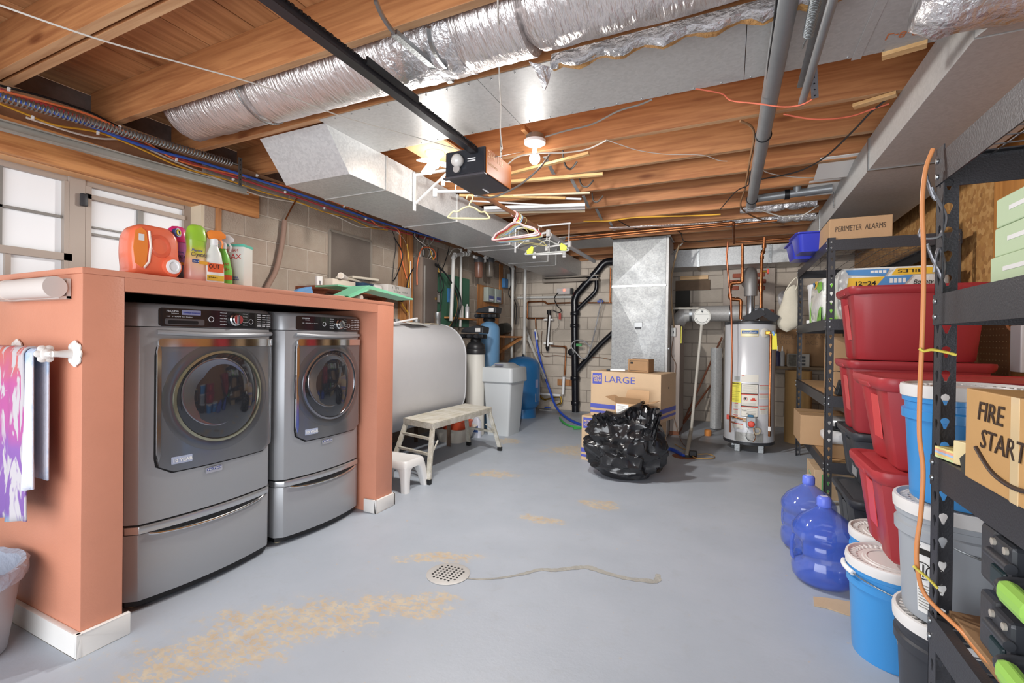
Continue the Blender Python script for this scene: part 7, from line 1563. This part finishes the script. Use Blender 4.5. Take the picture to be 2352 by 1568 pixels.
for s_ in (-.58, -.36):
    rr_ = .168*.935+.005; c = V((.69+rr_*math.cos(fa2+s_), 1.985+rr_*math.sin(fa2+s_), .40+.165)); nn = V((math.cos(fa2+s_), math.sin(fa2+s_), 0))
    o_ = ring(c, nn, .026, .0016).bar(c+V((0, 0, .02)), c-V((0, 0, .02)), .004, .001, up=nn).build('hazard_circle', INK, None, 0); o_.parent = gbk; o_.matrix_parent_inverse = (Matrix.Translation(V((.69, 1.985, .40))) @ Matrix.Rotation(1.0, 4, 'Z')).inverted()
# ---- water jugs
JUGB = mat('blue_jug_plastic', '4A68CC', .07, 0, .02, 10, alpha=.55, coat=1)
def jug(label, loc, rz):
    t = thing('water_jug', label, 'water jug')
    pr = [(.0, .012), (.09, .006), (.125, .004), (.146, .03), (.150, .07), (.148, .115), (.138, .13), (.136, .15), (.142, .158), (.146, .17), (.141, .185), (.143, .20), (.135, .215), (.137, .23), (.147, .242), (.150, .262), (.148, .285), (.138, .30), (.115, .335), (.085, .36), (.05, .385), (.031, .40), (.028, .42), (.028, .445)]
    sec = []
    for r_, z_ in pr:
        row = []
        for q in range(48):
            a = q*2*PI/48; rr_ = r_
            if .10 < z_ < .235 and math.cos(a) > .86: rr_ = r_-.045*((math.cos(a)-.86)/.14)**.5*math.sin(PI*(z_-.10)/.135)
            row.append((rr_*math.cos(a), rr_*math.sin(a), z_))
        sec.append(row)
    o = M().loft(sec, True, False).build('bottle', JUGB, t, 60)
    M().tube(cr([(.142, 0, .105), (.150, 0, .13), (.150, 0, .20), (.143, 0, .235)], 5), .009, 8).build('grip_handle', JUGB, t, 60)
    M().lathe([(.0, .455), (.020, .455), (.030, .45), (.034, .442), (.034, .415), (.0345, .405), (.031, .40)], seg=28).build('cap', mat('jug_cap', '6478DC', .4), t, 50); M().lathe([(.018, .4555), (.018, .457), (0, .457)], seg=20).build('cap_seal', mat('seal_pale', 'B9BCDC', .4), t, 50)
    rows = []
    for z in (.07, .113): rows.append([(.1508*math.cos(a), .1508*math.sin(a), z) for a in [-1.15+q*.07 for q in range(9)]])
    mk = M(); mk.add(rows[0]+rows[1], [(i, i+1, 10+i, 9+i) for i in range(8)]); lb_ = mk.build('sticker', mat('jug_sticker', '58B8E0', .3), t, 50)
    a = -.95; text('spa', (.1512*math.cos(a), .1512*math.sin(a), .085), (-math.sin(a+.1), math.cos(a+.1), 0), (0, 0, 1), .026, WHT, lb_, width=.04)
    return place(t, loc, rz)
jug('clear blue water jug with a cap, front one of the two on the floor', (.47, 2.99, .001), math.radians(188))
jug('clear blue water jug with a cap, standing behind the front one', (.455, 3.42, .001), math.radians(150))
fc = tag(M().loft([[(p.x, p.y, z_) for p in [ZP(1868, 1372), ZP(1870, 1392), ZP(1900, 1398), ZP(1965, 1420), ZP(1962, 1385), ZP(1900, 1375)]] for z_ in (.0008, .006)]).build('cardboard_scrap', CARDL, None, 0), 'flat scrap of cardboard on the floor between the front jug and bucket', 'cardboard')
# ---- far rack contents
t = carton('cardboard_box', 'cardboard box marked PERIMETER ALARMS on top of the back rack', 'box', .40, .55, .165, CARD, (.70, 4.41, 2.092), 0)
text('PERIMETER  ALARMS', (.035, -.0012, .06), (1, .0, .03), (0, 0, 1), .06, mat('pen_dark', '4A3C30', .6), t, 'handwriting', .32, shear=.1)
CLB = mat('blue_bin', '3C46C4', .3, 0, 0, 1, trans=.25)
for i, (y_, x_) in enumerate(((5.02, .66), (5.42, .655))):
    b = thing('blue_bin', ['translucent blue plastic bin on the top shelf next to the box', 'translucent blue plastic bin farther back on the top shelf'][i], 'bin')
    M().loft([rrz(.22, .24, .03, 0), rrz(.27, .34, .035, .15), rrz(.31, .38, .04, .155), rrz(.31, .38, .04, .165), rrz(.265, .335, .035, .163), rrz(.215, .235, .03, .006)]).build('bin_body', CLB, b, 40); place(b, (x_, y_, 2.092), .08)
def pmat(name, stops_axis='x'):
    return None
PF = mat('pack_film', 'DADAD6', .25, 0, .9, 18, coat=.5)
def pack(label, w, d, h, loc, rz, kind):
    t = thing('paper_towel_pack', label, 'paper towels')
    rings = []; random.seed(kind+40)
    for k_ in range(9):
        z = h*k_/8; s = 1-.10*abs(2*k_/8-1)**4
        rings.append([(a*s+random.uniform(-.004, .004), b*s+random.uniform(-.004, .004), z) for a, b in rrect(w, d, .06, 6)])
    M().loft(rings).build('wrap', PF, t, 60); return t
YB = mat('pack_yellow', 'E4B638', .35, coat=.3); BB = mat('pack_blue', '4E8AC4', .35, coat=.3); GB = mat('pack_green', '7CC43C', .35, coat=.3)
t = pack('paper towel pack with yellow and blue print reading 24 above the red totes', .70, .30, .40, None, 0, 1)
def pl_(pts, m, n, y=-.1525, par=t, e=.0): return M().prism(pts, 'y', y-.0015-e, y).build(n, m, par, 0)
pl_([(-.30, .385), (-.02, .385), (-.05, .33), (-.28, .345)], BB, 'blue_print', e=.002)
pl_([(-.28, .32), (-.05, .325), (-.11, .245), (-.29, .245)], YB, 'yellow_print', e=.002); pl_([(-.05, .325), (.12, .33), (.06, .25), (-.11, .245)], BB, 'blue_print', e=.002)
pl_([(.02, .385), (.34, .385), (.34, .335), (-.01, .335)], YB, 'yellow_print', e=.002)
text('12=24', (-.245, -.158, .262), (1, 0, 0), (0, 0, 1), .045, INK, t, width=.13, bold=.001)
text('24  MILES', (.31, -.158, .375), (-1, 0, 0), (0, 0, -1), .035, INK, t, width=.28); text('Bounty', (.12, -.158, .262), (1, 0, 0), (0, 0, 1), .05, INK, t, width=.12, shear=.3)
for k in range(4): pl_([(-.02+k*.026, .275), (.0+k*.026, .275), (.0+k*.026, .31), (-.02+k*.026, .31)], WHT, 'roll_icon', e=.003)
for k in range(4): pl_([(-.14+k*.026, .355), (-.12+k*.026, .355), (-.12+k*.026, .375), (-.14+k*.026, .375)], WHT, 'roll_icon', e=.003)
place(t, (1.12, 4.62, 1.47), 0)
t = pack('rounded paper towel pack with green corners left of the yellow and blue pack', .30, .62, .36, None, 0, 2)
sx_ = -.1515
def plx(pts, m, n): return M().prism(pts, 'x', sx_-.003, sx_).build(n, m, t, 0)
plx([(-.30, .0), (-.12, .0), (-.16, .06), (-.24, .11), (-.30, .12)], GB, 'green_print'); plx([(-.31, .26), (-.18, .24), (-.08, .30), (-.2, .33), (-.30, .33)], GB, 'green_print'); plx([(.02, .30), (.14, .36), (.06, .36), (-.04, .33)], BB, 'blue_print'); plx([(-.10, .30), (.02, .29), (.0, .355), (-.1, .355)], YB, 'yellow_print'); plx([(.2, .0), (.3, .0), (.3, .2), (.24, .1)], GB, 'green_print')
for pts_, m_ in (([(-.13, .0), (-.04, .0), (-.02, .09), (-.10, .16)], GB), ([(-.12, .26), (.05, .23), (.14, .30), (-.05, .34)], GB), ([(.0, .32), (.12, .30), (.12, .355), (.0, .355)], YB)): M().prism(pts_, 'y', -.314, -.311).build('print_patch', m_, t, 0)
text('B', (-.154, -.2, .03), (0, -1, 0), (0, 0, 1), .05, INK, t, width=.03, shear=.2)
place(t, (.845, 5.0, 1.47), 0)
t = thing('white_pail', 'white pail with a lid behind the paper towel packs on the back rack', 'bucket', (.86, 5.62, 1.47)); M().lathe([(.13, 0), (.15, .36), (.155, .37), (.155, .40), (0, .405)], (.87, 5.66, 1.47), seg=28).build('pail', WHITE, t, 50)
tp = tag(M().lathe([(.03, 0), (.03, .03), (.015, .031), (.015, .0)], (0, 0, 0), seg=20).build('tape_roll', WHT, None, 40), 'small white tape roll on the back rack beam under the canvas bag', 'tape roll'); tp.location = (.72, 5.5, 1.472)
cb = thing('canvas_bag', 'off white canvas bag hooked on the back corner of the back rack', 'bag', (.64, 6.3, 1.95))
CBM = mat('canvas', 'CFC8B6', .9, 0, .3, 150, .06, 6)
rings = []; random.seed(31)
for z, w_, d_ in ((1.93, .04, .02), (1.88, .07, .03), (1.78, .09, .05), (1.65, .12, .07), (1.52, .125, .08), (1.46, .10, .06), (1.42, .04, .03)):
    rings.append([(.63+w_*math.cos(a)*(1+.08*math.sin(3*a+z*7))+random.uniform(-.006, .006), 6.28+d_*math.sin(a), z+.02*math.cos(a)) for a in [q*2*PI/20 for q in range(20)]])
M().loft(rings).build('bag_body', CBM, cb, 60); M().tube(cr([(.57, 6.27, 1.86), (.62, 6.25, 1.96), (.68, 6.22, 2.02), (.69, 6.25, 1.93), (.66, 6.27, 1.86)], 5), .008, 6).build('strap', CBM, cb)
t = carton('cardboard_box', 'plain cardboard box with side handwriting standing tall on the third shelf of the back rack', 'box', .38, .45, .47, CARD, (.80, 4.75, .865), 0); text('Misc\ntools', (-.0015, .34, .18), (0, -1, 0), (0, 0, 1), .07, mat('pen_dark', '4A3C30', .6), t, 'handwriting', .2)
t = carton('cardboard_box', 'second pale cardboard box beside the tall one on the same shelf', 'box', .25, .4, .42, CARDL, (1.2, 4.7, .865), 0)
for i, x_ in enumerate((.93, .97, 1.0)): tag(M().tube([(x_, 4.9, 1.34), (x_+.01, 4.93, 1.43)], .012, 10).build('brass_rod', BRASS, None), ['left', 'middle', 'right'][i]+' one of three brass tubes standing behind the tall box', 'rod', 'brass tubes on the back rack')
t = thing('desk_lamp', 'small black device with a wire loop beside the tall box on the back rack', 'device', (.80, 4.5, .865)); M().prism([(.77, .865), (.87, .865), (.85, .98), (.80, .985)], 'y', 4.46, 4.56).build('base', BLACK, t, 0, .006); M().tube(cr([(.78, 4.5, .9), (.745, 4.6, .99), (.78, 4.6, 1.05), (.86, 4.52, 1.03), (.90, 4.5, .99)], 5), .003, 5).build('wire_loop', WIREB, t); t.name = 'small_device'
t = thing('white_power_strips', 'pile of white power adapters at the front of the third shelf', 'adapter', (.95, 4.46, .865)); 
M().ob((.93, 4.47, .93), (.09, .10, .13), rot3(.1, .05, .2)).build('adapter_block', WHITE, t, 0, .008)
for k in range(4): M().box(.895+k*.02, .905+k*.02, 4.415, 4.418, .90, .93).build('socket_slot', DGREY, t, 0)
M().ob((1.03, 4.5, .91), (.09, .12, .09), rot3(0, .1, -.3)).build('adapter_block', WHITE, t, 0, .008); M().ob((.86, 4.47, .95), (.05, .08, .05), rot3(.3, .6, 0)).build('adapter_block', WHT, t, 0, .008)
t = carton('cardboard_box', 'taped brown box hanging over the left edge of the fourth shelf', 'box', .40, .50, .27, CARD, (.60, 5.05, .342), 0); M().box(-.0008, .4008, .22, .27, .2695, .2712).build('tape_strip', mat('tape_brown', 'B9966C', .3), t, 0)
t = carton('printed_carton', 'small printed brown carton under the white plastic parcel', 'box', .26, .26, .12, CARDD, (.74, 4.55, .342), 0)
for k in range(3): M().box(-.0012, 0, .05, .20-.03*k, .03+k*.02, .04+k*.02).build('print_line', INK, t, 0)
t = thing('white_parcel', 'white plastic wrapped parcel lying on the small printed carton', 'parcel', (.86, 4.62, .47))
M().loft([rrz(.24, .24, .04, .463, 5, .85, 4.66), rrz(.28, .27, .05, .49, 5, .85, 4.66), rrz(.28, .27, .05, .53, 5, .85, 4.66), rrz(.22, .2, .05, .56, 5, .85, 4.66)]).build('wrap', mat('parcel_film', 'D8D8DA', .3, 0, 1, 12), t, 60)
t = thing('robot_vacuum', 'round silver and black robot vacuum lying on the white parcel', 'vacuum', (.86, 4.66, .56)); M().lathe([(.10, .562), (.13, .57), (.135, .60), (.13, .62)], (.86, 4.68, 0), seg=32).build('base_disc', BLACK, t, 50); M().lathe([(.135, .602), (.136, .645), (.125, .655), (0, .657)], (.86, 4.68, 0), seg=32).build('top_shell', mat('silver_shell', 'A9ABAD', .35, .4), t, 50); M().box(.78, .86, 4.535, 4.55, .58, .64).build('dark_window', PANELB, t, 0, .004)
t = thing('green_helmet', 'bright green plastic case behind the slotted post on the fourth shelf', 'case', (.98, 4.55, .5)); M().loft([rrz(.16, .2, .04, .39, 5, .99, 4.6), rrz(.18, .22, .05, .55, 5, .99, 4.6), rrz(.14, .18, .04, .68, 5, .99, 4.6)]).build('shell', mat('bright_green', '5CC43A', .35), t, 60); t.name = 'green_case'; M().tube(cr([(1.0, 4.47, .66), (.94, 4.46, .6), (.95, 4.47, .5), (1.0, 4.47, .44)], 4), .003, 5).build('thin_cord', WIREB, t)
t = thing('blue_folder', 'light blue folder leaning on the fourth shelf behind the slotted post', 'folder', (.95, 4.46, .345)); M().loft([[(.90, 4.45, .343), (1.05, 4.45, .343), (1.05, 4.47, .343), (.90, 4.47, .343)], [(.90, 4.45, .47), (1.03, 4.45, .50), (1.03, 4.47, .50), (.90, 4.47, .47)]]).build('cover', mat('folder_blue', '7898D8', .45), t, 0); M().box(.92, .97, 4.4485, 4.4495, .40, .43).build('white_label', WHT, t, 0)
t = carton('cardboard_box', 'tan cardboard box on the floor under the back rack, with green print', 'box', .32, .42, .235, CARDL, (.645, 4.55, 0), 0); M().box(.05, .10, -.0015, 0, .06, .2).build('green_print', mat('print_green', '5C9A5C', .6), t, 0); text('CANNING\nJARS', (-.0015, .30, .14), (0, -1, 0), (0, 0, 1), .045, mat('print_palegreen', '9AA88A', .6), t, 'faded_print', .15)
t = carton('cardboard_box', 'cardboard box deeper under the back rack beside the tan one', 'box', .4, .45, .22, CARD, (1.02, 4.75, 0), 0)
# ---- near rack contents
GRB = mat('pale_green_card', 'B9CCA8', .65)
for i, (x_, y_, z_, w_, d_, h_, l_) in enumerate(((.57, .85, 1.421, .34, .67, .068, 'pale green carton at the bottom of the green stack, right edge'), (.575, .86, 1.490, .34, .655, .068, 'pale green carton in the middle of the green stack, right edge'), (.575, .84, 1.559, .34, .67, .068, 'pale green carton on top of the green stack, right edge'))):
    t = thing('green_carton', l_, 'box'); M().box(0, w_, 0, d_, 0, h_).build('carton', GRB, t, 0, .003)
    M().box(-.0012, 0, d_-.16, d_-.06, h_*.45, h_*.6).build('white_print', WHT, t, 0); M().box(.05, .16, d_, d_+.0012, h_*.45, h_*.6).build('white_print', WHT, t, 0)
    place(t, (x_, y_, z_), 0)
FBC = mat('amber_cardboard', 'C09660', .65, 0, .1, 30, .06, 5)
t = carton('cardboard_box', 'amber cardboard box marked FIRE STARTER overhanging the near rack shelf', 'box', .30, .42, .21, FBC, (.512, 1.05, .967), 0)
PEN = mat('marker_dark', '3A2A20', .5)
text('FIRE\n STARTER', (-.0015, .36, .145), (0, -1, 0), (0, -.05, 1), .06, PEN, t, 'handwriting', .26, shear=.15); text('SHTF', (-.0015, .12, .04), (0, -1, 0), (0, 0, 1), .055, PEN, t, 'handwriting', .11)
M().tube(cr([(-.002, .36, .08), (-.002, .28, .04), (-.002, .17, .035), (-.002, .05, .07)], 6), .005, 6).build('printed_arc', PEN, t, 60); M().box(-.0012, 0, .19, .22, .0, .21).build('tape_strip', mat('tape_clear', 'DCC49A', .15, coat=.5), t, 0)
t = thing('note_pads', 'pale sticky note block beside the amber box on the near rack', 'notepad', (.58, 1.56, .967)); M().ob((.60, 1.56, .999), (.10, .12, .062), rot3(0, 0, .3)).build('pad', mat('pad_cream', 'E0CFA0', .6), t, 0, .002)
t = thing('note_pads', 'striped coloured sticky note pads stacked at the shelf corner', 'notepad', (.56, 1.66, .967))
for k, c_ in enumerate(('C8D8A0', 'E8C880', 'A8C0E0', 'E8A888', 'E6D890')): M().ob((.57+.0*k, 1.645, .971+k*.006), (.08, .09, .0058), rot3(0, 0, .2)).build('pad_layer', mat('pad_%d' % k, c_, .6), t, 0)
t = thing('dark_pouch', 'dark grey fabric pouch squeezed between note pads and amber box', 'pouch', (.56, 1.5, .967)); M().loft([rrz(.09, .05, .02, .967, 4, .565, 1.50), rrz(.10, .05, .02, 1.0, 4, .565, 1.50), rrz(.05, .03, .01, 1.045, 4, .57, 1.49)]).build('pouch', mat('pouch_dark', '3A3A36', .9), t, 50)
def tool_case(label, z):
    t = thing('tool_case', label, 'tool case'); Bm = mat('case_black', '3A3C41', .36, 0, .06, 80)
    M().box(0, .36, 0, .62, .0, .085).build('bottom_half', Bm, t, 0, .016); M().box(0, .36, 0, .62, .091, .158).build('top_half', Bm, t, 0, .016); M().box(.006, .354, .006, .614, .08, .097).build('seam', BLACK, t, 0)
    M().box(-.02, .02, .535, .615, .012, .148).build('corner_block', Bm, t, 0, .012); M().box(-.02, .02, .02, .10, .012, .148).build('corner_block', Bm, t, 0, .012)
    for y_ in (.125, .43):
        lt_ = M().box(-.034, .004, y_, y_+.085, .035, .150).build('latch', mat('latch_black', '33353A', .35), t, 0, .010); M().box(-.042, -.03, y_+.012, y_+.073, .045, .088).build('latch_tab', mat('latch_dark', '1E3034', .3), lt_, 0, .006)
        M().tube([(-.036, y_-.006, .105), (-.036, y_+.091, .105)], .011, 12).build('hinge_pin', mat('case_black', '3A3C41', .36), lt_, 60)
        for q in (.015, .07): M().lathe([(.008, 0), (.008, .006), (0, .007)], (-.034, y_+q, .135), (-1, 0, 0), 10).build('pin', mat('pin_pale', 'A8A298', .4), lt_, 50)
    M().tube(cr([(-.012, .235, .085), (-.05, .24, .08), (-.06, .27, .078), (-.06, .38, .078), (-.05, .405, .08), (-.012, .41, .085)], 4), .014, 10).build('carry_handle', Bm, t, 60); M().ob((-.060, .325, .078), (.036, .12, .046)).build('green_grip', mat('lime_grip', '96C85A', .4), t, 0, .016)
    M().box(-.0015, .001, .24, .40, .118, .145).build('grey_label', mat('label_paper_grey', 'A6A7A8', .5), t, 0)
    for k in range(3): M().box(.06+k*.10, .10+k*.10, .617, .624, .01, .148).build('rib', Bm, t, 0, .003)
    return place(t, (.565, .90, z), -.02)
tool_case('black tool case with a lime green grip, lower one on the near rack', .546)
tool_case('black tool case with a lime green grip, upper one on the near rack', .707)
t = tag(M().box(.56, 1.0, 1.10, 1.70, .517, .53).box(.56, 1.0, 1.11, 1.69, .5305, .543).build('flat_cardboard', CARDD, None, 0, .002), 'flattened cardboard lying on the wire shelf under the tool cases', 'cardboard')
# pegboard bits
wb2 = thing('wall_outlet', 'white outlet strip mounted on the right wall beside the pegboard', 'outlet', (RX-.03, 3.8, 1.3)); M().box(RX-.05, RX-.012, 3.76, 3.88, 1.12, 1.40).build('housing', WHITE, wb2, 0, .006)
# orange cord, ties, wires on the near post
OC = mat('orange_cord', 'D08A56', .45)
cable('extension_cable', 'thick orange extension cord running down the near rack post and away', [YP(a, b, 1.68) for a, b in ((2143, 342), (2126, 390), (2118, 470), (2121, 560), (2121, 680), (2117, 800), (2113, 900), (2112, 1000), (2120, 1080), (2115, 1180), (2106, 1250), (2108, 1310), (2128, 1370))]+[(.56, 1.60, .53), (.565, 1.48, .53), (.60, 1.36, .548), (.66, 1.3, .55)], .0058, OC, 'cord', seg=10)
YT = mat('tie_yellow', 'DCCB5A', .4)
for i, (l, lab) in enumerate((([(2112, 800), (2122, 806), (2140, 803), (2160, 806), (2178, 810), (2196, 815)], 'pale yellow cable tie sticking out at mid height on the near post'), ([(2098, 1300), (2110, 1310), (2125, 1322), (2140, 1336), (2153, 1350)], 'pale yellow cable tie near the foot of the orange cord'))):
    cable('cable_tie', lab, [YP(a, b, 1.665) for a, b in l], [.006]*31 if i == 0 and False else .0042, YT, 'cable tie')
GW = mat('wire_silver', '7E7E82', .4, .6)
for i, (l, lab) in enumerate((([(2118, 520), (2112, 540), (2130, 548), (2160, 540), (2172, 500), (2160, 470), (2148, 450), (2140, 430)], 'grey wire looped round the orange cord at the top of the near post'), ([(2130, 560), (2140, 590), (2155, 620), (2165, 640), (2168, 600), (2158, 570), (2150, 590), (2146, 625)], 'grey twisted wire bundle hanging behind the near post'), ([(2125, 395), (2132, 420), (2140, 445), (2150, 460)], 'short grey wire bent along the upper near post'))):
    cable('bent_wire', lab, [YP(a, b, 1.69) for a, b in l], .0045, GW, 'wire')
cable('orange_cable', 'short orange cord curling out below the rack beam on the right wall', [XP(2312, 725, RX-.02), XP(2315, 745, RX-.02), XP(2325, 758, RX-.02), XP(2340, 762, RX-.03)], .012, OC, 'cord')
